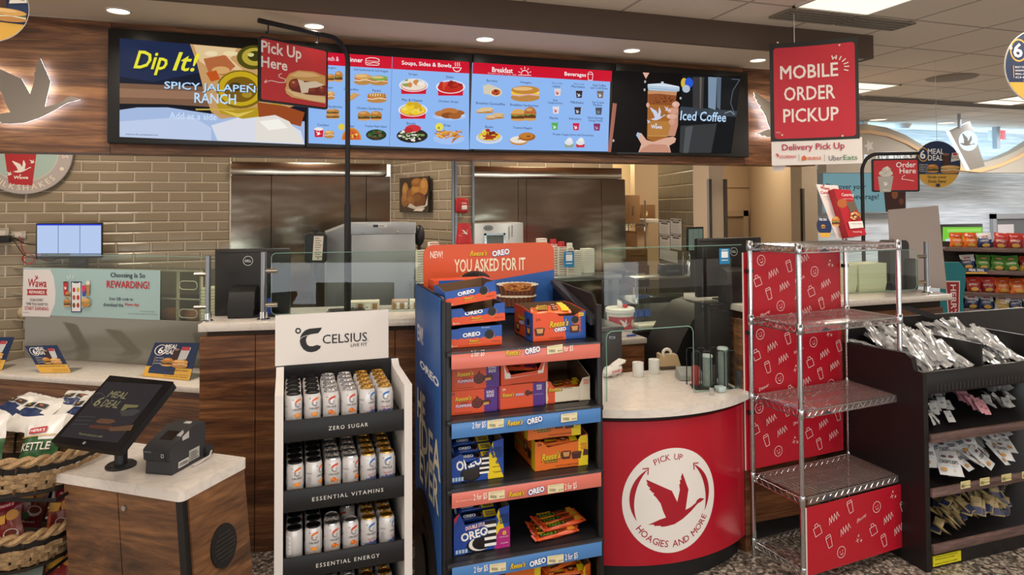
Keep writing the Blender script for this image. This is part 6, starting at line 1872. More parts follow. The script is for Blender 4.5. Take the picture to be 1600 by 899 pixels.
# --- wicker baskets
BRZ=rad(-20)
def sup(a,ax,ay,nn=3.0):
    c_,s_=math.cos(a),math.sin(a)
    return (ax*math.copysign(abs(c_)**(2/nn),c_),ay*math.copysign(abs(s_)**(2/nn),s_))
WK,WK2,WK3=wood('wicker_pale',[(.3,'#8f6f48'),(.5,'#b9966a'),(.7,'#cfae82')],(30,30,30),.5),C('#6d5133',.6),C('#15120f',.6)
def basket(ctr,zr,lab,ax=.40,ay=.24,hh=.12):
    M=Mrz((ctr.x,ctr.y,zr),BRZ)
    t=thing('wicker_basket',lab,'basket',(ctr.x,ctr.y,zr-hh),BRZ,'wicker crisp baskets')
    N=96
    mb=MB(M)
    for k in range(2):
        pts=[]
        for i in range(N*2):
            a=2*PI*i/(N*2);x,y=sup(a,ax,ay);ph=i*.55+k*PI
            r_=.008
            pts.append((x*(1+r_*math.cos(ph)/ax),y*(1+r_*math.cos(ph)/ay),.010*math.sin(ph)))
        mb.tube(pts,.011,WK,6,closed=True)
    mb.build('braided_rim',t)
    mb=MB(M)
    pts=[(*sup(2*PI*i/N,ax*.985,ay*.98),-.028) for i in range(N)]
    vs_=[(x,y,z+.014) for x,y,z in pts]+[(x*.985,y*.985,z-.014) for x,y,z in pts]
    mb.add(vs_,[(N+i,N+(i+1)%N,(i+1)%N,i) for i in range(N)],C('#1a1715',.5));mb.build('black_band',t)
    mb=MB(M)
    rows=4
    for j in range(rows):
        z=-.052-j*(hh-.05)/rows
        f=1-.10*(j+1)/rows
        for i in range(N):
            pass
        vs_,n2=[],N
        for i in range(N):
            a=2*PI*i/N;x,y=sup(a,ax*f,ay*f)
            off=.006*math.cos(PI*(i/2+j))
            d=Vector((x/ax**2,y/ay**2,0)).normalized()
            for dz,do in ((.009,0),(0,.003),(-.009,0)):vs_.append((x+d.x*(off+do),y+d.y*(off+do),z+dz))
        fs=[]
        for i in range(N):
            k2=(i+1)%N
            fs+=[(3*i+1,3*k2+1,3*k2,3*i),(3*i+2,3*k2+2,3*k2+1,3*i+1)]
        mb.add(vs_,fs,WK)
    mb.build('weave',t)
    mb=MB(M)
    for i in range(0,N,2):
        a=2*PI*i/N;x,y=sup(a,ax*.97,ay*.97);x2,y2=sup(a,ax*.88,ay*.88)
        mb.tube([(x,y,-.02),(x2,y2,-hh)],.005,WK3 if i%4 else WK2,5)
    mb.build('stakes',t)
    mb=MB(M);mb.prism([sup(2*PI*i/40,ax*.9,ay*.9) for i in range(40)],-hh-.01,-hh,C('#2a2119',.7),'z');mb.build('basket_base',t)
    return M
bc=[(-6,690),(-30,802),(-40,905)]
BM=[]
for (px,py),lb in zip(bc,('upper wicker basket holding kettle crisp bags, left edge','middle wicker basket holding barbecue crisp bags, left edge','lowest wicker basket holding crisp bags, bottom left corner')):
    q=at_y(px,py,3.10)
    BM.append((q,basket(q,q.z,lb)))
t=thing('basket_rack','black metal rack carrying the wicker baskets','rack',(BM[0][0].x,BM[0][0].y+.2,0),BRZ)
for sx in (-.36,.36):
    q=BM[0][1] @ Vector((sx,.285,0));MB().rod((q.x,q.y,0),(q.x,q.y,BM[0][0].z+.1),.012,IRON,8).build('upright',t)
for (q,M) in BM:
    a,b_,c_,d=[M @ Vector(v_) for v_ in ((-.38,.285,-.135),(.38,.285,-.135),(-.38,-.2,-.135),(.38,-.2,-.135))]
    MB().tube([a,c_,d,b_],.007,IRON,6,closed=True).build('cradle',t)
gb='crisp bags in the wicker baskets'
def in_basket(k,px,x,y,z,proto,rz,lean,roll,lab,sc=None):
    sc=sc or {0:.78,1:.62,2:.8}[k]
    M=BM[k][1]
    place(proto,M @ Vector((x,y,z)),BRZ+rz,lean,roll,sc,lab,gb)
place_list=[
    (0,0,.02,-.10,-.09,P_ket,.05,.35,-.12,'green and white kettle bag nearest the left edge in the upper basket'),
    (0,0,.22,-.09,-.09,P_ket,-.05,.4,-.1,'green and white kettle bag beside the touch screen in the upper basket'),
    (0,0,.05,.02,.03,P_ketb,.0,1.2,.1,'white bag with two dark windows lying on the upper basket, left one'),
    (0,0,.25,.03,.03,P_ketb,-.2,1.15,-.1,'white bag with two dark windows lying next to the touch screen'),
    (0,0,.16,.12,.05,P_ketb,.3,1.3,.2,'white bag lying at the back of the upper basket'),
    (0,0,-.10,.08,.04,P_ketb,-.3,1.25,.1,'white and navy bag at the left back of the upper basket'),
    (0,0,-.20,-.08,-.09,P_ket,.1,.4,.1,'kettle bag cut off by the left edge in the upper basket'),
    (1,0,.20,-.12,-.09,P_bbq,.1,.3,-.25,'upright barbecue bag in front of the middle basket'),
    (1,0,.03,-.08,-.10,P_bbq,.25,.35,-.3,'barbecue bag cut by the left edge in the middle basket'),
    (1,0,.31,-.02,-.09,P_bbq,-.2,.3,-.1,'barbecue bag next to the kiosk in the middle basket'),
    (1,0,.13,.06,-.08,P_bbq,.1,.3,.1,'barbecue bag at the back of the middle basket'),
    (1,0,.28,.10,-.08,P_bbq,.0,.3,.1,'barbecue bag in the right back corner of the middle basket'),
    (2,0,.08,-.08,-.08,P_wht,.1,.55,.0,'grey and green bag lying left in the lowest basket'),
    (2,0,.22,-.10,-.09,P_wht,-.1,.5,-.1,'grey and green bag in the front of the lowest basket'),
    (2,0,.33,-.05,-.08,P_bbq,-.2,.5,-.1,'red bag next to the kiosk in the lowest basket'),
    (2,0,.16,.05,.0,P_wht,.2,1.0,.2,'grey and green bag lying across the back of the lowest basket'),
    (2,0,.32,.08,.0,P_wht,-.2,1.0,-.2,'dark green bag at the right back of the lowest basket')]
for pl in place_list:in_basket(*pl)

# ================================================================== canned drink display
CX0,CX1,CYF,CYB=-0.012,0.462,2.82,3.17
t=thing('can_display','white and black cardboard display stacked with slim cans','display',((CX0+CX1)/2,3.0,0))
WB,BK=C('#e8e4e1',.55),C('#151517',.45)
hzt,hzb=at_y(518,491,CYB).z,at_y(518,566,CYB).z
hx0,hx1=at_y(430,530,CYB).x,at_y(607,530,CYB).x
MB().box(hx0,CYB,hzb,hx1,CYB+.012,hzt+.006,WB).build('header',t)
MB().box(hx0+.002,CYB+.001,0.0,hx1+.035,CYB+.014,hzb,BK).build('back_panel',t)
A=Frame((0,CYB-.0006,0),0).art(0)
G=Zm(420,480,5)
a=G(229,186);A.ring(a[0],a[1],4.6,4.6,2.4,2.4,'#1c1b1f',24)
A.poly([G(415,160),G(404,183),G(385,205),G(330,212),G(305,222),G(292,245),G(290,265),G(298,292),G(318,306),G(345,306),G(375,296),G(408,305),G(398,326),G(370,345),G(335,353),G(300,349),G(270,330),G(250,300),G(242,268),G(246,232),G(262,203),G(285,182),G(315,170),G(350,166)],'#1c1b1f')
A.line([G(243,252),G(262,234),G(290,224),G(320,219)],.7,'#e8e4e1')
a,b_=G(420,250),G(768,242);A.text('CELSIUS',a[0],b_[0],(G(0,284)[1]+G(0,200)[1])/2,14.2,'#1c1b1f',.004);a,b_=G(640,294),G(768,292);A.text('LIVE FIT',a[0],b_[0],a[1],4.8,'#1c1b1f',.002);a=G(774,262);A.el(a[0],a[1],.7,.7,'#1c1b1f',10)
A.build('header_print',t)
zsR=at_x(637,603,CX1+.02).z
for nm,xa,xb_ in (('side_panel',CX0-.032,CX0),('side_panel',CX1,CX1+.032)):
    MB().prism([(CYF-.02,0),(CYB,0),(CYB,hzb-.005),(CYB-.04,hzb-.03),(CYF-.02,1.065)],xa,xb_,WB,'x').build(nm,t)
lips=[0.962,0.690,0.428,0.160]
words=['ZERO SUGAR','ESSENTIAL VITAMINS','ESSENTIAL ENERGY','LIVE FIT']
for zl,wd in zip(lips,words):
    MB().box(CX0,CYF,zl-.085,CX1,CYB,zl-.031,BK).build('shelf_floor',t)
    lp=MB().box(CX0+.001,CYF-.012,zl-.085,CX1+.004,CYF,zl,BK,.002).build('shelf_lip',t)
    A=Art((0,CYF-.0128,0),XX,UP,px=False)
    w_=.0155*len(wd);xm=(CX0+CX1)/2+.012
    A.text('~'+wd,xm-w_/2,xm+w_/2,zl-.045,.0155,'#e6e3e0',.002)
    A.build('lip_lettering',lp)
# the cans
CR_,CH_=.0325,.124
def can_proto(lid,kind):
    t=thing('drink_can','can','can',(0,0,0))
    body=C('#dcdbdc',.3,.25)
    MB().lathe([(.024,0),(.0285,.004),(CR_,.013),(CR_,CH_-.02),(.0285,CH_-.006)],body,28).build('can_body',t)
    lm={'k':C('#1a1a1c',.3,.4),'s':C('#c9c9cb',.22,.9),'g':C('#c79f52',.25,.9)}[lid]
    MB().lathe([(.0285,CH_-.006),(.0275,CH_),(.0262,CH_),(.0250,CH_-.005),(.0001,CH_-.005)],lm,28).build('can_lid',t)
    mb=MB();mb.prism(rrect(-.008,-.016,.008,.006,.006,4),CH_-.0045,CH_-.003,lm);mb.build('pull_tab',t)
    R=CR_+.0004
    A=Art((0,0,0),XX,UP,px=False,mapf=lambda x,y,o:Vector(((R+o)*math.sin(x/R),-(R+o)*math.cos(x/R),.004+y*.80)),cuts=[-.06+.006*i for i in range(21)],eps=.0001)
    c1,c2={'orange':('#e8742a','#d95a22'),'peach':('#d8432e','#e0702a'),'berry':('#2f74c8','#1f4a9a')}[kind]
    def cl(cx,cz,s):
        A.poly([(cx+.0135*s,cz+.020*s),(cx+.011*s,cz+.012*s),(cx+.001*s,cz+.010*s),(cx-.006*s,cz+.004*s),(cx-.013*s,cz+.003*s),(cx-.009*s,cz+.012*s),(cx-.001*s,cz+.018*s)],c1)
        A.poly([(cx-.013*s,cz+.002*s),(cx-.006*s,cz+.003*s),(cx-.006*s,cz-.006*s),(cx-.001*s,cz-.010*s),(cx+.006*s,cz-.008*s),(cx+.006*s,cz-.015*s),(cx-.003*s,cz-.017*s),(cx-.011*s,cz-.010*s)],'#9a9a9e')
        A.ring(cx-.017*s,cz+.017*s,.0028*s,.0028*s,.0018*s,.0018*s,'#6a6a70',12)
        A.text('EP',cx+.003*s,cx+.008*s,cz-.003*s,.005*s,'#5a5a60',.02)
    cl(.003,.102,1.2)
    A.text('CELSIUS',-.020,.021,.0735,.0085,'#3a3a42',.016);A.text('SPARKLING',.006,.019,.0665,.0022,'#b0504a')
    if kind=='orange':
        A.poly([(-.014,.052),(.016,.052),(.014,.042),(.006,.034),(-.004,.034),(-.012,.042)],'#e8862a');A.poly([(-.011,.050),(.013,.050),(.011,.043),(.005,.038),(-.003,.038),(-.009,.043)],'#f2a648');A.line([(-.011,.05),(.0,.038)],.0008,'#e8862a');A.line([(.012,.05),(.002,.038)],.0008,'#e8862a')
        A.text('ORANGE',-.012,.012,.026,.003,'#8a8a90')
    elif kind=='peach':
        A.poly(circ(-.002,.047,.011,.011,18),'#d9622a');A.poly(circ(-.005,.050,.006,.006,12),'#e88a3a');A.poly([(-.016,.038),(-.006,.044),(-.008,.036)],'#5a8a3a');A.poly(circ(.012,.041,.008,.006,14),'#f0a63a');A.poly(circ(.012,.041,.004,.003,10),'#c8481e');A.line([(-.002,.058),(.001,.062)],.0012,'#5a4020')
        A.text('PEACH MANGO',-.014,.014,.026,.003,'#b0504a')
    else:
        R_=random.Random(3)
        A.poly([(-.03,.02),(-.02,.036),(-.012,.028),(-.004,.042),(.006,.03),(.014,.046),(.022,.03),(.03,.038),(.03,.018)],'#3c5f9a');A.poly([(-.02,.036),(-.017,.028),(-.022,.03)],'#e6ecf4');A.poly([(.014,.046),(.018,.036),(.011,.036)],'#e6ecf4')
        A.text('Sparkling',-.016,.02,.048,.010,'#c06a78',.012,.2);A.text('Snow',-.012,.016,.036,.009,'#c06a78',.012,.2)
        for i in range(8):A.poly(circ(R_.uniform(-.03,.03),R_.uniform(.06,.13),.001,None,6),'#9ab4d8')
        A.rect(-.03,.013,.03,.018,'#2f4f8a')
    A.rect(.034,.03,.056,.12,'#f0efef')
    for i in range(12):A.rect(.036,.036+.0068*i,.054-.004*(i%3),.038+.0068*i,'#8a8a90')
    A.text('CELSIUS',-.062,-.038,.09,.006,'#55555c',.01)
    for i in range(6):A.rect(-.058,.04+.006*i,-.04-.003*(i%2),.0418+.006*i,'#a0a0a6')
    A.build('can_label',t)
    return t
cols=[can_proto('k','orange'),can_proto('k','orange'),can_proto('s','peach'),can_proto('s','peach'),can_proto('g','berry'),can_proto('g','berry')]
cname=['orange-printed can with black lid','orange-printed can with black lid','peach-printed can with silver lid','peach-printed can with silver lid','blue-printed can with gold lid','blue-printed can with gold lid']
cpos=['leftmost column','second column','third column','fourth column','fifth column','rightmost column']
rown=['front row','second row','third row','fourth row','back row']
shn=['top shelf','second shelf','third shelf','bottom shelf']
counts=[[5,5,5,5,5,5],[5,5,5,5,5,5],[4,4,2,2,4,4],[4,4,3,3,4,4]]
turn={(0,0):.35,(0,1):.1,(0,2):-.1,(0,3):.15,(0,4):.55,(0,5):-.15,(1,1):.8,(1,3):.75,(1,4):.3,(2,0):-2.2,(2,5):.8,(1,0):.1}
R_=random.Random(12)
for s_ in range(4):
    for c_ in range(6):
        for r_ in range(counts[s_][c_]):
            x=.028+.0728*c_+(.004 if s_ else-.002);y=CYF+.045+.0655*r_
            if s_==2 and c_==3 and r_==1:y+=.08
            rz=(turn.get((s_,c_),R_.uniform(-.3,.3)) if r_==0 else R_.uniform(-3,3))+.12
            o=place(cols[c_],(x+R_.uniform(-.002,.002),y,lips[s_]-.029),rz,0,0,1,'%s, %s, %s of the %s'%(cname[c_],rown[r_],cpos[c_],shn[s_]),'slim cans in the cardboard display')

# ================================================================== candy display
OX0,OX1,OYF,OYB=0.607,1.335,2.72,3.32
OB=C('#16161a',.4)
t_od=t=thing('candy_display','black candy display with orange header and blue side panel','display',((OX0+OX1)/2,3.0,0))
zl_,zr_=at_y(695,466,OYF).z,at_x(932,462,OX1).z
MB().prism([(OYF,0),(OYB,0),(OYB,zl_-.02),(OYB-.02,zl_),(OYF+.03,zl_),(OYF,zl_-.02)],OX0,OX0+.012,OB,'x').build('side_wall',t)
MB().prism([(OYF+.02,0),(OYB,0),(OYB,1.42),(OYF+.1,1.40),(OYF+.02,1.32)],OX1-.012,OX1,OB,'x').build('side_wall',t)
MB().box(OX0+.012,OYF-.004,0,OX0+.036,OYF+.02,zl_-.02,OB,.004).build('front_post',t)
MB().box(OX1-.034,OYF-.004,0,OX1-.008,OYF+.02,at_y(938,476,OYF).z,OB,.004).build('front_post',t)
MB().box(OX0+.012,OYB-.012,0,OX1-.012,OYB,1.42,C('#1b2236',.5)).build('back_wall',t)
MB().hexa([(OX1-.05,OYB-.1,1.40),(OX1-.013,OYB-.1,1.40),(OX1-.013,OYF+.03,1.27),(OX1-.05,OYF+.03,1.27),(OX1-.05,OYB-.1,1.425),(OX1-.013,OYB-.1,1.425),(OX1-.013,OYF+.03,1.30),(OX1-.05,OYF+.03,1.30)],C('#2b2c31',.35)).build('brace',t)
# header card
HY=OYB-.03
hz0,hz1=at_y(764,490,HY).z,at_y(764,381,HY).z
hx0,hx1=at_y(662,430,HY).x,at_y(866,430,HY).x
mb=MB();mb.prism([(hx0,hz0)]+[(hx1,hz0)]+[p for p in rrect(hx0,hz0,hx1,hz1,.05)[:12]],HY,HY+.01,C('#d55a36',.45),'y');hd=mb.build('header_card',t)
A=Frame((0,HY-.0006,0),0).art(0)
A.poly([(662,462),(663.5,457),(771,438),(866,421.5),(866,489),(662,489)],'#2a5ca8')
Gh=Zm(640,370,3.91)
def ht(s,x0,x1,y,h,col,b=.0,sh_=0.0):
    a,b_=Gh(x0,y),Gh(x1,y);A.text(s,a[0],b_[0],a[1],h/3.91,col,b,sh_)
def reese(A,x0,x1,yc,h,yel='#f0c928',dk='#3a2016'):
    A.text("Reese's",x0-.4,x1+.4,yc+.3,h*1.08,dk,.05,.3);A.text("Reese's",x0,x1,yc,h,yel,.022,.3)
def oreo(A,x0,x1,yc,h,blue=True,rot=.12):
    if blue:A.text('OREO',x0-h*.1,x1+h*.1,yc+h*.03,h*1.18,'#2a63b8',.075,0,2,rot)
    A.text('OREO',x0,x1,yc,h,'#ffffff',.035,0,2,rot)
ht('NEW!',126,202,110,42,'#f2ece2',.01)
a,b_=Gh(368,101),Gh(474,101);reese(A,a[0],b_[0],a[1],8.5)
a,b_=Gh(504,97),Gh(610,97);oreo(A,a[0],b_[0],a[1],9)
ht('YOU ASKED FOR IT',272,706,172,80,'#f4ead2',.016)
a=Gh(398,260);A.el(a[0]-1.5,a[1]+2,24,14.5,'#c98a4a');A.el(a[0]+1,a[1]+1,23.5,14,'#1f1a1a');A.ring(a[0]+1,a[1]+1,20.5,11.5,21.5,12.5,'#4a4240',30);A.ring(a[0]+1,a[1]+1,9,5,10,6,'#3c3534',24)
for k in range(16):q=(a[0]+1+15*math.cos(k*.393),a[1]+1+8.6*math.sin(k*.393));A.el(q[0],q[1],1.4,1,'#3f3836',8)
def pbcup(A,xc,yt,w_,h,bite=True):
    A.poly([(xc-w_*.47,yt+h*.1),(xc+w_*.47,yt+h*.1),(xc+w_*.39,yt+h*.95),(xc-w_*.39,yt+h*.95)],'#5c3322')
    n_=16
    for i in range(n_):
        if i%2:continue
        x0=xc+w_*.44*(2*(i+.5)/n_-1)
        A.line([(x0,yt+h*.2),(xc+(x0-xc)*.87,yt+h*.93)],w_/n_*.45,'#7a4a34');A.k -= 1
    A.k+=1
    A.el(xc,yt+h*.1,w_*.49,h*.17,'#efe6cf')
    for i in range(24):
        an=PI*i/12;A.el(xc+w_*.48*math.cos(an),yt+h*.1+h*.16*math.sin(an),w_*.025,h*.035,'#f6efdd',8);A.k -= 1
    A.k+=1
    if bite:
        A.poly([(xc-w_*.36,yt+h*.12),(xc-w_*.2,yt+h*.02),(xc+w_*.1,yt-h*.02),(xc+w_*.34,yt+h*.06),(xc+w_*.3,yt+h*.55),(xc,yt+h*.66),(xc-w_*.28,yt+h*.55)],'#c2793a')
        heap(A,xc,yt+h*.32,w_*.66,h*.62,['#7a4018','#d8934a','#3a2016','#e0a85e'],34,6,.05)
a=Gh(653,358);pbcup(A,a[0]-1,a[1]-2,63,21,False)
a=Gh(655,285);pbcup(A,a[0],a[1]-1,66,21,True)
A.build('header_print',hd)
# blue side panel
SP=MB().box(OX0-.006,OYF+.03,.0,OX0,OYB,zl_-.005,C('#24569c',.4),.002).build('side_graphic',t)
class XFrame:
    pass
A=Art((OX0-.0066,0,0),-YY,UP,rough=.4)
def st(s,x0,x1,y,h,col='#ece4cf',b=.016,sh_=0):A.text(s,x0,x1,y,h,col,b,sh_)
A.text('EW!',652.5,661,522.5,27,'#e6e4ea',.03)
oreo(A,656.5,686,583,13,True,.0)
A.text('HE',652.5,664.5,636,48,'#efe6c8',.03);A.text('IDEA',656,688.5,697,55,'#efe6c8',.02);A.text('EVER',656.5,686,750,52,'#efe6c8',.02);A.text('ND',656.5,667,790,36,'#efe6c8',.02)
c0=A.c((662,872)); 
A.px=False
rc_=.30
def clipc(r):return [(max(min(c0[0]+r*math.cos(2*PI*i/60),-OYF-.034),-OYB+.002),max(c0[1]+r*math.sin(2*PI*i/60),.01)) for i in range(60)]
A.poly(clipc(rc_),'#15110f');A.poly(clipc(rc_*.93),'#2a2320');A.poly(clipc(rc_*.90),'#15110f')
for k in range(40):
    an=2*PI*k/40;x,y=c0[0]+rc_*.8*math.cos(an),c0[1]+rc_*.8*math.sin(an)
    if-OYB+.02<x<-OYF-.06 and y>.03:A.poly(circ(x,y,.014,.01,10),'#332b27')
    x,y=c0[0]+rc_*.55*math.cos(an),c0[1]+rc_*.55*math.sin(an)
    if-OYB+.02<x<-OYF-.06 and y>.03 and k%2==0:A.poly(circ(x,y,.02,.013,10),'#2e2723')
A.poly(clipc(rc_*.36),'#2a2320');A.poly(clipc(rc_*.33),'#15110f')
A.text('OREO',c0[0]-.07,min(c0[0]+.07,-OYF-.06),c0[1],.05,'#3a312c',.03)
A.build('side_print',SP)
# shelves with price rails
YL=OYF-.025
SL=[1.205,.925,.645,.347,.06]
pxl=[(703,549,925,533),(705,657,929,640),(705,767,931,741),(708,883,933,852),None]
COR,BLU=C('#dd7a6c',.3),C('#4f86c8',.3)
rails=[]
for i,z in enumerate(SL):
    MB().box(OX0+.013,OYF-.02,z-.02,OX1-.013,OYB-.013,z,C('#232326',.3),.002).build('shelf_board',t)
    rl=MB().box(OX0+.03,YL-.002,z-.068,OX1-.03,YL+.004,z-.006,COR if i%2==0 else BLU,.001).build('price_rail',t)
    MB().box(OX0+.03,YL-.003,z-.006,OX1-.03,OYF-.01,z+.001,C('#3a3b3f',.25)).build('rail_edge',t)
    rails.append(rl)
def rail_print(i,items):
    A=Frame((0,YL-.0026,0),0).art(0,rough=.35)
    for k,x0,x1,y in items:
        if k=='2':A.text('2 for $5',x0,x1,y,11,'#f6ece6',.012)
        elif k=='f':A.text('for $5',x0,x1,y,10,'#f6ece6',.012)
        elif k=='r':reese(A,x0,x1,y,9)
        elif k=='o':oreo(A,x0,x1,y,9)
        elif k=='t':
            s_=(x1-x0)*-.07
            A.poly([(x0,y-6.4-s_),(x1,y-6.4+s_),(x1,y+6.4+s_),(x0,y+6.4-s_)],'#e9dfb8')
            for q in range(9):A.rect(x0+3+q*1.1,y+.2,x0+3.5+q*1.1,y+4.6,'#5f5a48')
            A.text('King size 2.8 oz',x0+3,x1-3,y-4.6,1.6,'#5f5a48');A.text('$3.79',x1-8,x1-1.5,y+2,2.6,'#3f3b30',.01)
        elif k=='s':A.text('For a limited time',x0,x1,y,2.6,'#f2d8d0')
    A.build('rail_print',rails[i])
rail_print(0,[('2',736,757,553),('r',790,814,551),('o',820,844,547.5),('t',854.5,879,546),('f',880.5,895,545)])
rail_print(1,[('2',738,759,665),('t',761.5,787,662.5),('r',792,816.5,660),('o',823,847,656.5),('t',876,901,652)])
rail_print(2,[('2',740,761,777),('t',763,788.5,774),('r',794.5,819,771),('o',825,850,766.5),('t',855,880,763),('2',881.5,900,759.5),('s',712,738,781)])
rail_print(3,[('2',740.5,762.5,890),('t',765,790.5,887),('r',797,820.5,883),('o',827,852.5,878),('t',854.5,880,873.5),('2',882,901.5,869)])

# --- candy cartons: art drawn on 0..1 x 0..1 of the front
OR,PU,BL,YE='#e2562c','#54308c','#2a58ae','#f0d41c'
def U(A,w_,h):     # normalised helpers
    class N:
        def poly(s,pts,c_):A.poly([(x*w_,y*h) for x,y in pts],c_)
        def rect(s,x0,y0,x1,y1,c_):A.poly([(x0*w_,y0*h),(x1*w_,y0*h),(x1*w_,y1*h),(x0*w_,y1*h)],c_)
        def el(s,x,y,rx,ry,c_,n=20):A.poly(circ(x*w_,y*h,rx*w_,ry*h,n),c_)
        def text(s,tx,x0,x1,y,hh,c_,b=.01,sh_=0,rot=0):A.text(tx,x0*w_,x1*w_,y*h,hh*h,c_,b,sh_,2,rot)
        def reese(s,x0,x1,y,hh,c_='#f0c928',rot=0):s.text("Reese's",x0-.012,x1+.012,y-.01,hh*1.15,'#4a1c10',.05,.3,rot);s.text("Reese's",x0,x1,y,hh,c_,.022,.3,rot)
        def oreo(s,x0,x1,y,hh,rot=.1):s.text('OREO',x0-.012,x1+.012,y,hh*1.25,'#1c4f9c',.08,0,rot);s.text('OREO',x0,x1,y,hh,'#ffffff',.035,0,rot)
        def cookie(s,x,y,r):
            a=h/w_;s.el(x,y,r*a,r,'#c98a48');s.el(x-.005,y+.02,r*a*.97,r*.93,'#17100f');s.el(x-.005,y+.02,r*a*.78,r*.72,'#2c2321');s.el(x-.005,y+.02,r*a*.68,r*.62,'#17100f')
        def cup(s,x,y,ww,hh,cut=True):
            s.poly([(x-ww/2,y+hh*.4),(x+ww/2,y+hh*.4),(x+ww*.38,y-hh/2),(x-ww*.38,y-hh/2)],'#4a2014');s.el(x,y+hh*.4,ww/2,hh*.16,'#6a3420')
            if cut:s.poly([(x-ww*.3,y+hh*.38),(x+ww*.34,y+hh*.38),(x+ww*.28,y-hh*.2),(x-ww*.2,y-hh*.2)],'#d29a5c')
        def zig(s,x,y0,y1,c_,x1=1.0,n=9):
            p=[]
            for i in range(n*2+1):p.append((x+(.012 if i%2 else-.012),y0+(y1-y0)*i/(n*2)))
            s.poly(p+[(x1,y1),(x1,y0)],c_)
        def wave(s,y,c_,amp=.06,n=7):
            p=[(i/40,y+amp*(abs(math.sin(i/40*PI*n))-.5)) for i in range(41)]
            s.poly([(0,0)]+p+[(1,0)],c_)
    return N()
def art_oreo_orange(N,body=None):       # blue above, orange wave below
    N.rect(0,0,1,1,BL);N.wave(.42,OR);N.oreo(.24,.58,.62,.22,.06);N.reese(.36,.56,.3,.12);N.cookie(.76,.55,.26);N.text('8',.02,.05,.1,.12,'#f4ead8',.02);N.text('packs',.06,.14,.09,.08,'#f4ead8',.01);N.text('PEANUT BUTTER CREME',.36,.58,.17,.05,'#f0c928',.01);N.text('family size',.8,.96,.2,.06,'#3a1a12')
    N.text('24 count',.6,.76,.93,.06,'#dfe6f2')
def art_oreo_mini(N,body=None):
    N.rect(0,0,1,1,OR);N.poly([(.08,0),(.5,0),(.52,.5),(.5,1),(.08,1)],BL);N.cup(.29,.3,.3,.42,True);N.text('OREO',.5,.82,.3,.22,'#ffffff',.03,0,PI);N.reese(.82,.99,.28,.16);N.text('cookie and peanut butter',.55,.8,.62,.05,'#5a1a12');N.text('candy bars',.55,.74,.53,.05,'#5a1a12');N.text('24 pieces',.42,.6,.85,.05,'#1a2c5a')
def art_pumpkin(N,body=None):
    N.rect(0,0,1,1,OR);N.zig(.72,0,1,PU,1,8);N.reese(.1,.46,.66,.2,'#f0c928',.04);N.text('CREAMY',.2,.4,.46,.09,'#3a1a12',.012);N.text('PUMPKINS',.12,.46,.35,.14,'#5a3aa0',.04);N.text('PUMPKINS',.125,.455,.355,.12,'#e9dff2',.02);N.text('24',.04,.1,.88,.1,'#2c3a7a',.02);N.text('KING',.77,.93,.84,.12,'#f4eef8',.02);N.text('SIZE',.77,.93,.69,.12,'#f4eef8',.02)
    N.el(.57,.42,.12,.22,'#4a1a12');N.el(.57,.44,.105,.19,'#6a2a1c');N.el(.57,.67,.02,.05,'#4a1a12')
    for x in (.53,.61):N.el(x,.47,.012,.025,'#3a120c')
    N.el(.57,.37,.045,.02,'#3a120c');N.poly([(.64,.34),(.86,.36),(.86,.5),(.8,.55),(.66,.5)],'#4a1a12');N.poly([(.70,.3),(.82,.33),(.82,.43),(.7,.42)],'#d29a5c');N.text('24-2.4 OZ (68 g) PACKAGES',.1,.45,.08,.04,'#5a1a12')
def art_pumpkin2(N,body=None):
    N.rect(0,0,1,1,OR);N.zig(.74,0,1,PU,1,9);N.reese(.08,.34,.6,.18);N.text('PUMPKINS',.36,.54,.56,.12,'#5a3aa0',.04);N.text('PUMPKINS',.365,.535,.565,.1,'#e9dff2',.02);N.el(.62,.6,.055,.13,'#5a2216');N.poly([(.64,.52),(.74,.52),(.74,.64),(.68,.66)],'#4a1a12');N.text('24',.08,.15,.84,.1,'#f4eee2',.02);N.text('KING',.82,.93,.86,.1,'#f4eef8',.02);N.text('SIZE',.82,.93,.74,.1,'#f4eef8',.02);N.text('peanut butter pumpkins',.77,.96,.5,.05,'#d8c8ea');N.zig(.03,0,1,PU,.0,9)
def art_reese_oreo(N,body=None):
    N.rect(0,0,1,1,OR);N.poly([(.62,0),(1,0),(1,1),(.56,1)],BL);N.reese(.3,.67,.60,.24,'#f0c928',.06);N.oreo(.4,.62,.38,.14,.08);N.text('24',.05,.13,.78,.1,'#6a1a12',.01);N.cup(.12,.34,.2,.28);N.cup(.78,.36,.2,.28);N.cookie(.8,.68,.15);N.rect(.86,.82,.96,.94,YE);N.text('KING',.87,.95,.88,.06,'#3a2a6a',.02);N.text('24-2.5 OZ (70 g) PACKAGES',.3,.56,.09,.05,'#5a1a12');N.text('24 packs',.6,.74,.3,.06,'#0f2a5a',.01)
def art_reese_big(N,body=None):
    N.rect(0,0,1,1,'#ea7420');N.zig(.82,0,1,YE,1,9);N.reese(.12,.48,.44,.24,'#f0d22a',.05);N.rect(.18,.22,.42,.31,'#5a1e12');N.text('PEANUT BUTTER CUPS',.19,.41,.265,.06,'#f0d22a',.012);N.cup(.58,.42,.2,.26);N.cup(.78,.38,.2,.24,False);N.poly([(.9,.34),(1,.34),(1,.52),(.92,.56)],'#4a2014');N.text('24',.05,.12,.86,.1,'#5a1e12',.02);N.text('KING',.86,.98,.72,.1,'#e2562c',.02);N.text('SIZE',.86,.98,.6,.1,'#e2562c',.02);N.text('24-2.8 OZ PACKAGES',.38,.82,.1,.05,'#7a2a12',.01)
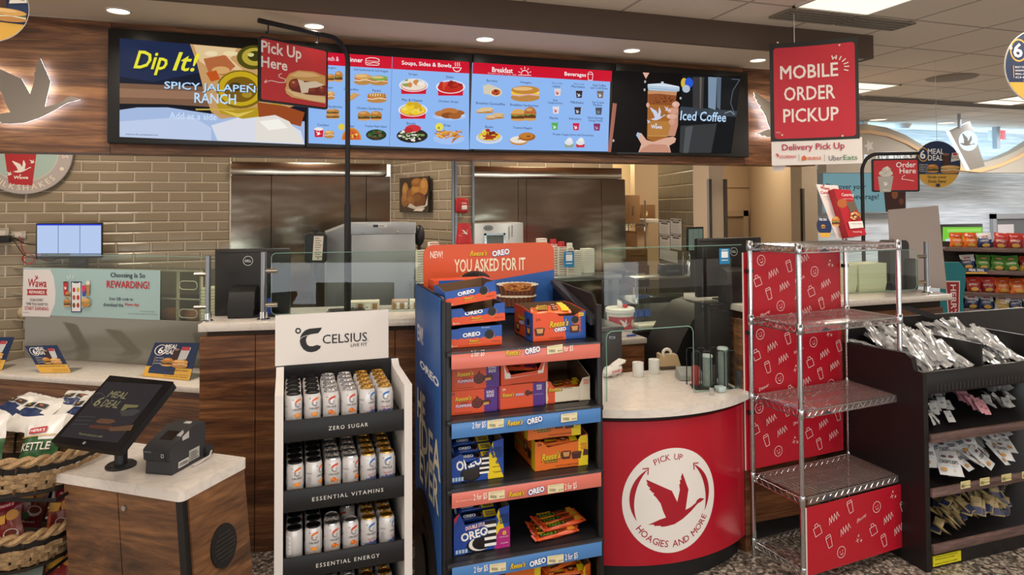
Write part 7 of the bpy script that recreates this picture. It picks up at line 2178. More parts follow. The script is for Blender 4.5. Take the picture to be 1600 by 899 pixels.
def art_oreo_king(N,body=None):
    N.rect(0,0,1,1,'#1f4aa8');N.poly([(.7,0),(1,0),(1,1),(.74,1),(.70,.85),(.74,.7),(.70,.5),(.73,.35),(.70,.15)],YE);N.poly([(.02,.72),(.1,.94),(.0,.96)],'#d8232c');N.el(.38,.22,.2,.22,'#17100f');N.el(.38,.22,.16,.17,'#2a2220')
    for i in range(4):N.rect(.54,.16+.12*i,.72,.21+.12*i,'#ffffff');N.rect(.54,.21+.12*i,.72,.28+.12*i,'#17100f')
    N.oreo(.1,.58,.48,.26,.18);N.text('KING',.78,.98,.74,.13,'#1f3a6a',.024);N.text('SIZE',.78,.98,.6,.13,'#1f3a6a',.024);N.text('8',.85,.91,.42,.1,'#1f3a6a',.02);N.text('cookies per pack',.78,.98,.3,.05,'#6a5a1a');N.text('8 packs',.8,.96,.16,.06,'#6a5a1a')
    for i in range(4):N.rect(.03+.055*i,.05,.07+.055*i,.15,'#b9d4ea')
def art_oreo_stuf(N,body=None):
    N.rect(0,0,1,1,'#1f4aa8');N.poly([(.72,0),(1,0),(1,1),(.78,1),(.76,.8),(.80,.66),(.74,.5)],YE);N.poly([(.72,0),(1,0),(1,.5),(.82,.46),(.74,.3)],'#b82a84');N.poly([(.02,.72),(.1,.96),(.0,.98)],'#d8232c');N.text('DOUBLE STUF',.2,.56,.62,.1,'#e83a7a',.04,.1,.1);N.text('DOUBLE STUF',.205,.555,.625,.085,'#ffffff',.016,.1,.1); 
    N.el(.42,.18,.2,.18,'#17100f');N.el(.46,.2,.2,.17,'#f4f2ee');N.el(.5,.21,.18,.16,'#17100f')
    for i in range(4):N.rect(.54,.10+.15*i,.75,.17+.15*i,'#ffffff');N.rect(.54,.17+.15*i,.75,.25+.15*i,'#17100f')
    N.oreo(.12,.6,.44,.2,.14);N.text('KING',.81,.98,.76,.11,'#1f3a6a',.024);N.text('SIZE',.81,.98,.64,.11,'#1f3a6a',.024);N.text('8',.86,.93,.36,.1,YE,.02);N.text('cookies per pack',.8,.97,.27,.04,'#f4d8ea');N.text('10 packs',.83,.96,.12,.05,'#f4d8ea')
    for i in range(4):N.rect(.03+.055*i,.04,.07+.055*i,.13,'#b9d4ea')
def art_plain_tray(N,body=None):
    N.rect(0,0,1,1,OR);N.poly([(.06,.95),(.12,.55),(.86,.55),(.93,.95),(.9,.42),(.12,.28),(.08,.3)],'#efe6de')
def art_white(N,body=None):
    N.rect(0,0,1,1,OR);N.zig(.74,0,1,'#e9dfc8',1,9);N.poly([(0,0),(.03,0),(.05,.2),(.03,.5),(.05,.8),(.03,1),(0,1)],'#e9dfc8');N.reese(.06,.36,.58,.17);N.text('WHITE',.38,.58,.62,.12,'#5a2a1a',.03);N.el(.63,.64,.06,.1,'#efe2c0');N.text('24',.12,.18,.84,.09,'#5a1a12',.02);N.text('KING',.84,.96,.84,.09,OR,.02);N.text('SIZE',.84,.96,.73,.09,OR,.02)
def carton(pxl,pxr,pyt,pyb,y,zb,dep,art,lab,rz=0.0,cut=None,side=None,grp='candy cartons on the display',tilt=0.0,back=None,name='candy_carton',inner='#6a513c'):
    """front lower left corner seen at pxl,pyb; cut = outline of the front top edge (share of width, height)"""
    a,b_=at_y(pxl,pyb,y),at_y(pxr,pyb,y)
    w_=(b_.x-a.x)/max(math.cos(rz),.5)
    h=at_y((pxl+pxr)/2,pyt,y).z-at_y((pxl+pxr)/2,pyb,y).z
    M=Mrz((a.x,y,zb),rz) @ Matrix.Rotation(tilt,4,'Y')
    t=thing(name,lab,'candy box',M @ Vector((w_/2,dep/2,0)),rz,grp)
    _org[t.name]=Mrz(M @ Vector((w_/2,dep/2,0)),rz)
    col=side or C(OR,.45)
    th=.003
    mb=MB(M)
    if cut is None:
        mb.box(0,0,0.0005,w_,dep,h,col,.0015)
        mb.build('carton',t)
    else:
        inn=C(inner,.7)
        hb=(back if (back or 0)>0 else-h*back) if back else h*1.25
        mb.prism([(0,0),(w_,0)]+[(x*w_,z*h) for x,z in cut[::-1]],0,th,col,'y')
        hl,hr=cut[0][1]*h,cut[-1][1]*h
        mb.prism([(0,0),(dep,0),(dep,hb),(dep*.6,hb),(0,hl)],0,th,col,'x');mb.prism([(0,0),(dep,0),(dep,hb),(dep*.6,hb),(0,hr)],w_-th,w_,col,'x')
        mb.prism([(th,0),(dep-th,0),(dep-th,hb-.002),(dep*.6,hb-.002),(th,hl-.002)],th,th+.0008,inn,'x');mb.prism([(th,0),(dep-th,0),(dep-th,hb-.002),(dep*.6,hb-.002),(th,hr-.002)],w_-th-.0008,w_-th,inn,'x')
        mb.box(0,dep-th,0,w_,dep,hb,inn);mb.box(0,0,0,w_,dep,th,inn)
        mb.build('tray',t)
    A=Art(M @ Vector((0,-.0004,0)),M.to_3x3() @ XX,M.to_3x3() @ UP,px=False,rough=.4,eps=.00012)
    art(U(A,w_,h))
    if cut is not None:
        # trim the print to the cut outline
        outl=[(0,0)]+[(w_,0)]+[(x*w_,z*h) for x,z in cut[::-1]]
        P2=[]
        for pts,faces,mt,k in A.P:
            b=bmesh.new();vv=[b.verts.new((p[0],p[1],p[2] if len(p)>2 else 0)) for p in pts]
            for f in faces:
                try:b.faces.new([vv[i] for i in f])
                except ValueError:pass
            for (p,q) in zip(cut,cut[1:]):
                x0,z0,x1,z1=p[0]*w_,p[1]*h,q[0]*w_,q[1]*h
                xs_=(x0,x1)
            # cut at the vertical break lines, then keep what lies under the outline
            for p in cut[1:-1]:bmesh.ops.bisect_plane(b,geom=b.verts[:]+b.edges[:]+b.faces[:],plane_co=(p[0]*w_,0,0),plane_no=(1,0,0))
            for (p,q) in zip(cut,cut[1:]):
                x0,z0,x1,z1=p[0]*w_,p[1]*h,q[0]*w_,q[1]*h
                fs=[f for f in b.faces if min(x0,x1)-1e-6<=f.calc_center_median().x<=max(x0,x1)+1e-6]
                gm=list({v for f in fs for v in f.verts})+list({e for f in fs for e in f.edges})+fs
                d=Vector((x1-x0,z1-z0,0));nn=Vector((-d.y,d.x,0))
                if gm and d.length>1e-6:bmesh.ops.bisect_plane(b,geom=gm,plane_co=(x0,z0,0),plane_no=nn,clear_outer=True)
            b.verts.index_update()
            P2.append(([(v.co.x,v.co.y,v.co.z) for v in b.verts],[tuple(v.index for v in f.verts) for f in b.faces],mt,k));b.free()
        A.P=P2
    A.build('front_print',t)
    return t,M,w_,h
ZY=[(0,.95),(.1,.95),(.2,.55),(.76,.52),(.84,.95),(1,.95)]
LOW=[(0,1.0),(.12,.98),(.25,.8),(.8,.8),(.9,1.0),(1,1.0)]
GL='candy cartons on the display'
S_=SL
# top shelf
y=2.775
ob=C('#2a58ae',.45)
_,M1,w1,h1=carton(703,785,515,546,y,S_[0]+.002,.15,art_oreo_orange,'lowest of three stacked blue and orange cookie cartons on the top shelf',.03,[(0,.92),(.12,.92),(.24,.98),(1,1.0)],ob,back=-1.02)
z2=S_[0]+.002+h1*1.02+.008
_,M2,w2,h2=carton(706,791,495,523,y+.005,z2,.15,art_oreo_orange,'middle of three stacked blue and orange cookie cartons, torn open at the top',.06,[(0,.9),(.2,.9),(.26,.66),(.78,.8),(.82,1.0),(1,1.0)],ob,tilt=-.03,back=-1.02)
z3=z2+h2*1.06
_,M3,w3,h3=carton(697,779,466,494,y-.005,z3,.15,art_oreo_orange,'top one of three stacked blue and orange cookie cartons, tilted',.10,[(0,.82),(.4,.86),(.75,.8),(.82,1.0),(1,1.0)],ob,tilt=-.10,back=-1.02)
q=at_y(678,466,3.10)
carton(678,769,440,467,3.10,q.z-.002,.12,art_oreo_mini,'orange and blue carton behind the tilted stack, against the header',.03,None,C(OR,.45))
mb=MB();mb.box(OX0+.05,3.0,S_[0],0.86,3.24,q.z-.003,C('#23201f',.6));solo('inner_riser',mb,'dark riser under the rear orange and blue carton','riser')
_,M5,w5,h5=carton(833,916,495,538,y+.01,S_[0]+.002,.24,art_reese_oreo,'large orange and blue cookie-cup carton at the right of the top shelf',.02,[(0,1.0),(.42,1.0),(.5,.86),(.78,.84),(.9,.98),(1,1.0)],C(OR,.45),back=-1.12)
A=Art(M5 @ Vector((-.0006,.24,0)),M5.to_3x3() @-YY,UP,px=False,eps=.00012);N=U(A,.24,h5)
N.poly([(.62,0),(1,0),(1,1),(.55,1)],BL);N.reese(.2,.6,.72,.18);N.oreo(.28,.55,.52,.13);N.cup(.2,.28,.24,.3);N.cup(.78,.3,.24,.3);N.cookie(.78,.62,.14)
t5=[o for o in COL.objects if o.name.startswith('candy_carton')][-1]
A.build('side_print',t5)
# second shelf
_,Ma,wa,ha=carton(703,777,619,656,y,S_[1]+.002,.2,art_pumpkin,'lower of two stacked orange and purple king size cartons on the second shelf',0.0)
carton(706,780,581,619,y,S_[1]+.004+ha,.2,art_pumpkin,'upper of two stacked orange and purple king size cartons on the second shelf',.0)
_,Mb,wb,hb_=carton(779,852,613,650,y+.005,S_[1]+.002,.24,art_pumpkin2,'orange carton with purple ends under the open white-edged tray',.02)
_,Mt,wt,htt=carton(783,857,579,612,y+.005,S_[1]+.004+hb_,.24,art_plain_tray,'open orange tray with a white inner edge in the middle of the second shelf',.02,[(0,.98),(.09,.96),(.2,.45),(.78,.55),(.88,1.0),(1,1.05)],C('#e2562c',.45),back=.16)
_,Mw,ww,hw=carton(853,923,607,644,y+.02,S_[1]+.002,.26,art_white,'open orange and cream tray at the right of the second shelf',.0,[(0,.95),(.1,.92),(.2,.62),(.74,.6),(.82,.95),(1,1.0)],C('#e6dcc6',.5),back=.155)
# third shelf
_,Mk,wk,hk=carton(704,787,703,764,y-.01,S_[2]+.002,.26,art_oreo_king,'open blue and yellow king size cookie tray on the third shelf',.0,[(0,.62),(.2,.74),(.3,.42),(.7,.66),(.8,.95),(1,1.0)],C('#1f4aa8',.45),back=.19,inner='#8a7a60')
_,Mr,wr,hr=carton(836,918,702,749,y,S_[2]+.002,.30,art_reese_big,'lower orange and yellow peanut cup carton on the third shelf',-.02,[(0,.96),(.14,.94),(.24,.74),(.8,.84),(.86,1.0),(1,1.05)],C('#ea7420',.45))
_,Ms,ws_,hs_=carton(825,907,664,711,y,S_[2]+.004+hr*1.03,.30,art_reese_big,'upper orange and yellow peanut cup carton on the third shelf',-.02,[(0,.96),(.14,.94),(.28,.5),(.72,.52),(.84,.95),(1,1.0)],C('#ea7420',.45))
for MM,hh,tn in ((Mr,hr,'lower'),(Ms,hs_,'upper')):
    A=Art(MM @ Vector((-.0006,.30,0)),MM.to_3x3() @-YY,UP,px=False,eps=.00012);N=U(A,.30,hh)
    N.zig(.85,0,1,YE,1,8);N.reese(.08,.46,.5,.22);N.cup(.58,.5,.18,.3);N.cup(.76,.4,.18,.3,False)
    to=[o for o in COL.objects if o.get('label','').startswith(tn+' orange and yellow')][0]
    A.build('side_print',to)
q=at_y(921,700,2.85)
solo('yellow_flap_carton',MB().box(q.x-.02,2.82,S_[2]+.002,min(q.x+.03,OX1-.036),3.0,S_[2]+.10,C(YE,.5),.002),'narrow yellow carton end behind the lower peanut cup carton','candy box')
# fourth shelf
_,Md,wd_,hd_=carton(709,797,812,878,y-.01,S_[3]+.002,.26,art_oreo_stuf,'open blue, yellow and magenta cookie tray on the fourth shelf',.0,[(0,.86),(.1,.98),(.2,.68),(.74,.74),(.8,.95),(1,1.0)],C('#1f4aa8',.45),back=.2,inner='#8a7a60')
# fifth shelf
_,M6,w6,h6=carton(858,925,893,940,y+.02,S_[4]+.002,.24,art_reese_big,'open orange and yellow peanut cup carton on the lowest shelf',.05,[(0,.95),(.1,.95),(.2,.6),(.74,.6),(.86,.95),(1,1.0)],C('#ea7420',.45))
_,M7,w7,h7=carton(790,845,893,945,y+.05,S_[4]+.002,.22,art_reese_big,'orange peanut cup carton in the middle of the lowest shelf',.0)
# --- wrapped bars
def bar_proto(w_,d,h,body,art,nm='candy_bar'):
    t=thing(nm,'bar','candy bar',(0,0,0))
    mb=MB();NX=12
    vs_,fs=[],[]
    for i in range(NX+1):
        fx=i/NX-.5
        e=max(0,1-(abs(fx)*2)**8)**.5
        for j in range(8):
            an=2*PI*j/8
            wv=.0012*math.sin(i*5.1+j*2.3)
            vs_.append((fx*w_,d/2*math.cos(an)*(.85+.15*(1-e)*.5),h/2+h/2*math.sin(an)*max(e,.12)+wv))
    for i in range(NX):
        for j in range(8):fs.append((i*8+j,i*8+(j+1)%8,(i+1)*8+(j+1)%8,(i+1)*8+j))
    mb.add(vs_,fs,body)
    for s in (-1,1):
        n_=9;v2=[]
        for k in range(n_):
            yy=-d/2+d*k/(n_-1);v2+=[(s*w_*.49,yy*.95,h*.5+.0015*(-1)**k),(s*(w_*.49+.012),yy,h*.55+.004*(-1)**k)]
        mb.add(v2,[(2*k,2*k+1,2*k+3,2*k+2) for k in range(n_-1)],body)
    mb.build('wrapper',t,smooth=60)
    A=Art((-w_/2,-d*.42,h*.93+.001),XX,Vector((0,1,.12)),px=False,rough=.3,eps=.00015);N=U(A,w_,d*.8);art(N);A.build('wrapper_print',t)
    return t
def aw_oreo(N):N.rect(.62,.02,.95,.98,YE);N.oreo(.1,.42,.55,.42,0);N.cookie(.52,.5,.4);N.text('KING',.68,.9,.68,.28,'#1f3a6a',.03);N.text('SIZE',.68,.9,.34,.28,'#1f3a6a',.03)
def aw_reese(N):N.reese(.06,.4,.6,.4);N.rect(.1,.12,.4,.3,'#5a1e12');N.cup(.6,.5,.2,.5);N.poly([(.78,0),(1,0),(1,1),(.8,1)],YE)
def aw_take(N):N.rect(.06,.08,.52,.52,'#20180f');N.text('TAKE 5',.08,.5,.3,.36,'#6fb23a',.03,.2);N.text("Reese's",.06,.4,.75,.3,'#f0c928',.03,.3);N.poly([(.54,.2),(.74,.25),(.72,.7),(.56,.75)],'#6a3a1c');N.poly([(.76,.1),(.96,.1),(.92,.9),(.8,.9)],'#e8a83a')
def aw_pump(N):N.poly([(.7,0),(1,0),(1,1),(.72,1)],PU);N.reese(.06,.36,.55,.4);N.el(.52,.5,.09,.35,'#4a1a12')
Po,Pr,Pt,Pp=bar_proto(.17,.04,.03,C('#1f49a4',.25),aw_oreo),bar_proto(.16,.045,.026,C('#e8702a',.25),aw_reese),bar_proto(.19,.045,.026,C('#e0562a',.25),aw_take),bar_proto(.155,.045,.022,C('#e0562a',.25),aw_pump)
def bars(P,M,xyz,grp,lab):
    for (x,y_,z,rz,ln) in xyz:
        Q=M @ Vector((x,y_,z))
        o=place(P,Q,rz,ln,0,1,lab,grp)
for MM,hh,w_,nm in ((Mk,hk,wk,'blue and yellow tray on the third shelf'),(Md,hd_,wd_,'magenta-cornered tray on the fourth shelf')):
    for i,(yy,zz) in enumerate(((.03,.62),(.072,.74),(.114,.86),(.156,.98),(.2,1.08))):
        zb_=hh*zz-.028
        o=place(Po,MM @ Vector((w_*.5,yy,max(zb_,.004))),.02,-.5,0,min(1,w_*.9/.17),'%s blue cookie packet standing in the %s'%(['frontmost','second','middle','fourth','rearmost'][i],nm),'cookie packets in the open trays')
for MM,hh,w_,nm,zs in ((Ms,hs_,ws_,'upper peanut cup carton',.5),(Mr,hr,wr,'lower peanut cup carton',.76),(M6,h6,w6,'carton on the lowest shelf',.7)):
    for i in range(3):
        o=place(Pr,MM @ Vector((w_*.5,.035+.05*i,hh*zs-.01+.012*i)),.03*(i-1),-.25,0,min(1,w_*.88/.16),'%s orange peanut cup packet in the %s'%(['frontmost','middle','rearmost'][i],nm),'peanut cup packets in the open cartons')
for i in range(4):
    place(Pp,Mt @ Vector((wt*(.42+.1*(i%2)),.05+.05*(i//2),htt*.5+.024*(i%2)+.02*(i//2))),.2*(i-1.5),-.15,0,1,['front dark packet in the white-edged tray','front upper packet in the white-edged tray','rear packet in the white-edged tray','rear upper packet in the white-edged tray'][i],'pumpkin packets in the open trays')
for i in range(3):
    place(Pr,M5 @ Vector((w5*(.42+.07*i),.05+.055*i,h5*.86)),.25*(i-1),-.2,0,1,['front packet lying in the big cookie-cup carton','middle packet lying in the big cookie-cup carton','back packet lying in the big cookie-cup carton'][i],'packets in the cookie-cup carton')
mb=MB();q=Mw @ Vector((ww*.35,.08,hw*.55));mb.ell(q,.03,.03,.008,C('#b9b6b0',.2,.6),16,6);solo('silver_packet',mb,'crumpled silver packet in the orange and cream tray','packet')
for i in range(2):place(Pr,Mw @ Vector((ww*(.5+.12*i),.05+.05*i,hw*.45)),.1,-.2,0,.8,['orange packet at the front of the orange and cream tray','orange packet behind it in the orange and cream tray'][i],'packets in the cream tray')
tk=[(868,838,2.78,0,.05),(866,829,2.82,.0,.02),(862,822,2.86,0,.0),(858,815,2.90,.0,-.03),(880,833,2.80,.027,.1),(872,822,2.85,.027,.05),(866,815,2.89,.027,-.02)]
for i,(px,py,yy,dz,rz) in enumerate(tk):
    q=at_z(px,py+12,S_[3]); 
    place(Pt,(at_y(px,py,yy).x,yy,S_[3]+.002+dz),rz+.08,-.1,0,1.05,['front orange pretzel bar lying on the fourth shelf','second orange pretzel bar lying on the fourth shelf','third orange pretzel bar lying on the fourth shelf','rear orange pretzel bar lying on the fourth shelf','front pretzel bar on the upper layer of the pile','middle pretzel bar on the upper layer of the pile','rear pretzel bar on the upper layer of the pile'][i],'orange pretzel bars in a pile')
for i,(dx,dy,dz,rz) in enumerate(((-.03,.05,.0,.3),(.02,.09,.02,-.2),(.05,.12,.03,.5),(-.05,.14,.03,.1))):
    place(Pr,M6 @ Vector((w6*.5+dx,dy,h6*.7+.02+dz)),rz,-.2,0,1,['left loose packet on the lowest shelf carton','middle loose packet on the lowest shelf carton','right loose packet on the lowest shelf carton','rear loose packet on the lowest shelf carton'][i],'loose packets on the lowest shelf')
for i in range(2):place(Pp,(at_y(735+20*i,590,2.95).x,2.93+.03*i,S_[1]+.16),.1,0,0,1,['dark packet lying on the rear of the purple cartons, left','dark packet lying on the rear of the purple cartons, right'][i],'packets on the purple cartons')

# ================================================================== curved red pick-up counter
RC0=Vector((1.81,3.685,0));RR=0.88
def arc(r,a0,a1,n):return [(RC0.x+r*math.cos(rad(a0+(a1-a0)*i/n)),RC0.y+r*math.sin(rad(a0+(a1-a0)*i/n))) for i in range(n+1)]
t=thing('pickup_counter','curved red pick-up counter with a white round goose emblem','counter',(1.81,3.1,0))
out=arc(RR,236,301,30)
MB().prism(out+[(2.27,3.5),(1.33,3.5)],.802,.84,QUARTZ).build('stone_top',t)
RED_=C('#b3142a',.22,0,.6)
rf=MB().prism(arc(RR-.03,236,301,40)+[(2.24,3.45),(1.36,3.45)],.10,.775,RED_).build('red_front',t,smooth=30)
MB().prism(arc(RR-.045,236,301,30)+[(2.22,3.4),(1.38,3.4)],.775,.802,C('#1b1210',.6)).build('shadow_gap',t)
MB().prism(arc(RR-.07,236,301,30)+[(2.2,3.4),(1.4,3.4)],0,.10,BLACKM).build('kick_plate',t)
e0=at_z(1050,782,0); 
# emblem centre on the drum
best=min(((abs(PPX+FPX*((Vector((RC0.x+(RR-.03)*math.cos(a),RC0.y+(RR-.03)*math.sin(a),.45))-EYEV).dot(_r))/((Vector((RC0.x+(RR-.03)*math.cos(a),RC0.y+(RR-.03)*math.sin(a),.45))-EYEV).dot(_f))-1050),a) for a in [rad(250+.25*k) for k in range(200)]))[1]
pe=Vector((RC0.x+(RR-.03)*math.cos(best),RC0.y+(RR-.03)*math.sin(best),0))
ez=at_plane(1050,782,pe,Vector((math.cos(best),math.sin(best),0))).z;er=81*(pe-EYEV).dot(_f)/FPX
rr_=RR-.03
A=Art((0,0,0),XX,UP,px=False,rough=.35,eps=.0002,mapf=lambda x,y,o:Vector((RC0.x+(rr_+.0008+o)*math.cos(best+x/rr_),RC0.y+(rr_+.0008+o)*math.sin(best+x/rr_),ez+y)),cuts=[er*(i/8-1) for i in range(1,16)])
A.poly(circ(0,0,er,None,64),'#eeebe8');A.goose(er*.12,0,er*1.24,'#a81428')
A.arctext('PICK UP',0,0,er*.83,er*.115,116,74,'#a81428',.006);A.arctext('HOAGIES AND MORE',0,0,er*.83,er*.125,214,332,'#a81428',.006,True)
for s,a0,a1 in ((1,128,205),(-1,52,-22)):
    n=20
    P_=[(er*(.80+.065*math.sin(PI*i/n))*math.cos(rad(a0+(a1-a0)*i/n)),er*(.80+.065*math.sin(PI*i/n))*math.sin(rad(a0+(a1-a0)*i/n))) for i in range(n+1)]
    Q_=[(er*(.795-.035*math.sin(PI*i/n))*math.cos(rad(a0+(a1-a0)*i/n)),er*(.795-.035*math.sin(PI*i/n))*math.sin(rad(a0+(a1-a0)*i/n))) for i in range(n+1)]
    A.poly(P_+Q_[::-1],'#a81428');p=P_[0]
    A.line([(p[0]-s*er*.10,p[1]+er*.01),(p[0]+s*er*.01,p[1]+er*.02),(p[0]+s*er*.0,p[1]-er*.1)],er*.02,'#a81428')
A.build('emblem',rf)
w0=at_y(1168,640,2.96).x
solo('counter_return',MB().box(2.295,3.05,.1,2.80,3.09,1.15,WOOD).box(2.295,3.06,0,2.80,3.09,.1,BLACKM),'low walnut panel behind the wire rack next to the red counter','panel',origin=(2.3,3.05,0))
solo('counter_end_panel',MB().box(2.262,2.97,0,2.292,3.04,1.2,WOOD),'tall walnut end panel at the right of the red counter','panel',origin=(2.27,3,0))
# glass with a hatch
def ag(px,py):return at_y(px,py,3.0)
x0,x1,zg0,zg1=ag(944,500).x,ag(1160,500).x,.842,ag(1040,386).z
hx0_,hx1_,hz_=ag(948,600).x,ag(1084,600).x,ag(1015,514).z
t=thing('pickup_glass','tall clear pane with a rounded hatch on the red counter','glass panel',((x0+x1)/2,3.0,.84))
mb=MB();mb.prism([(x0,zg0),(hx0_,zg0),(hx0_,hz_-.03),(hx0_+.03,hz_),(hx1_-.03,hz_),(hx1_,hz_-.03),(hx1_,zg0),(x1,zg0),(x1,zg1),(x0,zg1)],2.997,3.003,GLASS,'y');mb.build('glass_pane',t)
MB().tube([(hx0_,3,zg0+.002)]+[(hx0_,3,hz_-.03),(hx0_+.009,3,hz_-.009),(hx0_+.03,3,hz_),(hx1_-.03,3,hz_),(hx1_-.009,3,hz_-.009),(hx1_,3,hz_-.03),(hx1_,3,zg0+.002),(x1,3,zg0+.002)],.0025,GLASSEDGE,6).build('glass_edge',t)
MB().tube([(x0,3,zg1),(x1,3,zg1)],.002,GLASSEDGE,5).build('glass_edge',t)
MB().box(x1-.03,2.985,.841,x1+.01,3.015,.93,STEELD,.003).build('glass_clip',t)
def sticker(px0,px1,py0,py1,y,lab):
    a,b_=at_y(px0,py1,y),at_y(px1,py0,y);t=thing('blue_sticker',lab,'sticker',((a.x+b_.x)/2,y,a.z),0,'blue stickers on the glass')
    MB().box(a.x,y-.0008,a.z,b_.x,y,b_.z,C('#1f7fb4',.4)).build('sheet',t)
    A=Frame((0,y-.001,0),0).art(0,px=False);w_,h=b_.x-a.x,b_.z-a.z
    A.rect(a.x+w_*.2,a.z+h*.4,a.x+w_*.82,a.z+h*.8,'#e9edf0');A.rect(a.x+w_*.2,a.z+h*.87,a.x+w_*.8,a.z+h*.92,'#e9edf0');A.rect(a.x+w_*.2,a.z+h*.22,a.x+w_*.8,a.z+h*.27,'#e9edf0');A.build('print',t)
sticker(1124,1140,388,413,2.994,'blue sticker on the glass in front of the right register monitor')
xa,xb_=at_y(868,400,4.3).x,at_y(932,400,4.3).x
solo('acrylic_guard',MB().box(xa,4.304,.0,xb_,4.31,at_y(900,383,4.3).z,GLASS),'small clear acrylic guard in front of the cup columns','glass panel')
sticker(881,897,393,418,4.3035,'blue sticker in front of the cup columns right of the orange header')
# things on the red counter
Zc=.841
q=at_z(957,588,Zc)
M=Mrz(q,.5);t=thing('wrapped_sandwich','sandwich in white and red paper at the left of the red counter','sandwich',q)
mb=MB(M);mb.ell((0,0,.032),.085,.036,.03,C('#ebe6e2',.6),22,10);mb.v=[v+Vector((0,0,.006*math.sin(v.x*90+v.y*60))) for v in mb.v];mb.build('paper_wrap',t)
mb=MB(M);mb.hexa([(.03,-.02,.055),(.10,-.02,.06),(.10,.03,.062),(.03,.03,.058),(.03,-.02,.057),(.11,-.02,.075),(.11,.03,.078),(.03,.03,.06)],C('#ebe6e2',.6));mb.build('paper_flap',t)
A=Art((0,0,0),XX,UP,px=False,mapf=lambda x,y,o:M @ Vector((x,-(.0365+o)*math.cos(x/.12)*math.cos((y)/.04)-.0012,.032+.031*math.sin(y/.036))));A.text('HOAGIE',-.05,.02,.004,.018,'#c02a35',.02);A.goose(.05,0,.03,'#c02a35');A.text('Fresh',-.04,.01,-.018,.008,'#c02a35',.01);A.build('wrap_print',t)
for px,py,lab,r,h in ((789,0,'',0,0),(997,588,'white paper roll standing in front on the red counter',.031,.078),(1022,583,'white paper roll standing beside the tape dispenser',.031,.078)):
    if not r:continue
    q=at_z(px,py,Zc)
    solo('paper_roll',MB().lathe([(.006,0),(r,0),(r,h),(.006,h),(.006,h-.01)],C('#e9e7e4',.6),26,q),lab,'paper roll','white paper rolls',origin=q)
q=at_z(1045,578,Zc);M=Mrz(q,-.15)
t=thing('tape_dispenser','beige tape dispenser behind the paper rolls','tape dispenser',q)
MB(M).box(-.05,0,0,.06,.05,.02,C('#5a4a3a',.5),.004).build('foot',t)
mb=MB(M);mb.prism([(-.055,.02),(.075,.02),(.055,.085),(-.01,.085),(-.02,.07),(-.035,.072),(-.045,.095),(-.055,.09)],0,.05,C('#c2a883',.5),'y');mb.build('body',t)
mb=MB(M);mb.tube([Vector((-.0+.025*math.cos(2*PI*i/20),.025,.09+.025*math.sin(2*PI*i/20))) for i in range(20)],.009,C('#e5e0d6',.4),8,closed=True);mb.build('tape_roll',t)
q=at_z(1078,592,Zc)
solo('order_pad',MB(Mrz(q,-.3)).hexa([(-.07,-.05,0),(.07,-.05,0),(.07,.06,0),(-.07,.06,0),(-.065,-.045,.03),(.07,-.045,.02),(.07,.055,.055),(-.065,.055,.06)],C('#9ea19c',.5),.005),'grey sloped order pad beside the condiment rack','order pad')
q=at_z(1112,606,Zc);M=Mrz(q,-.25)
t=thing('condiment_rack','black wire rack holding clear cup stacks on the red counter','rack',q)
MB(M).box(-.10,-.04,0,.10,.06,.008,BLACKM,.003).build('rack_base',t)
for x in (-.095,-.04,.035,.095):
    for y_ in (-.035,.05):MB(M).tube([(x-.022,y_,.006),(x-.022,y_,.19),(x-.012,y_,.2),(x+.012,y_,.2),(x+.022,y_,.19),(x+.022,y_,.006)],.003,BLACKM,6).build('wire_loop',t)
for x,h,lab in ((-.02,.15,'shorter stack of clear lidded cups in the black wire rack'),(.065,.18,'taller stack of clear cups in the black wire rack')):
    c_=M @ Vector((x,.008,.009));t2=thing('clear_cup_stack',lab,'cups',c_,0,'clear cup stacks');n=int(h/.012)
    for i in range(n):MB().lathe([(.024,0),(.028,.013),(.0265,.0135),(.0235,.001)],CUPM,18,(c_.x,c_.y,c_.z+i*.0125)).build('cup',t2)
    MB().lathe([(.029,0),(.029,.006),(.024,.012),(.0001,.012)],C('#d9dcde',.3),18,(c_.x,c_.y,c_.z+n*.0125+.002)).build('lid',t2)
for x,lab,col in ((-.075,'red-topped stack in the left bay of the wire rack','#b02a2e'),(.02,'dark stack at the back of the wire rack','#3a2a26')):
    c_=M @ Vector((x,.035,.009));solo('condiment_stack',MB().lathe([(.018,0),(.02,.09),(.015,.1),(.0001,.1)],C(col,.5),14,c_),lab,'condiments')
q=at_z(1112,617,Zc);solo('steel_cup',MB().lathe([(.012,0),(.013,.038),(.011,.038),(.01,.004),(.0001,.004)],CHROME,18,q),'tiny steel cup in front of the condiment rack','cup')
q=at_z(1126,613,Zc);solo('small_tub',MB().hexa([(q.x-.018,q.y-.015,Zc),(q.x+.018,q.y-.015,Zc),(q.x+.018,q.y+.02,Zc),(q.x-.018,q.y+.02,Zc),(q.x-.024,q.y-.02,Zc+.03),(q.x+.024,q.y-.02,Zc+.03),(q.x+.024,q.y+.025,Zc+.03),(q.x-.024,q.y+.025,Zc+.03)],C('#b9cfd0',.3),.004),'pale blue tub beside the tiny steel cup','tub')
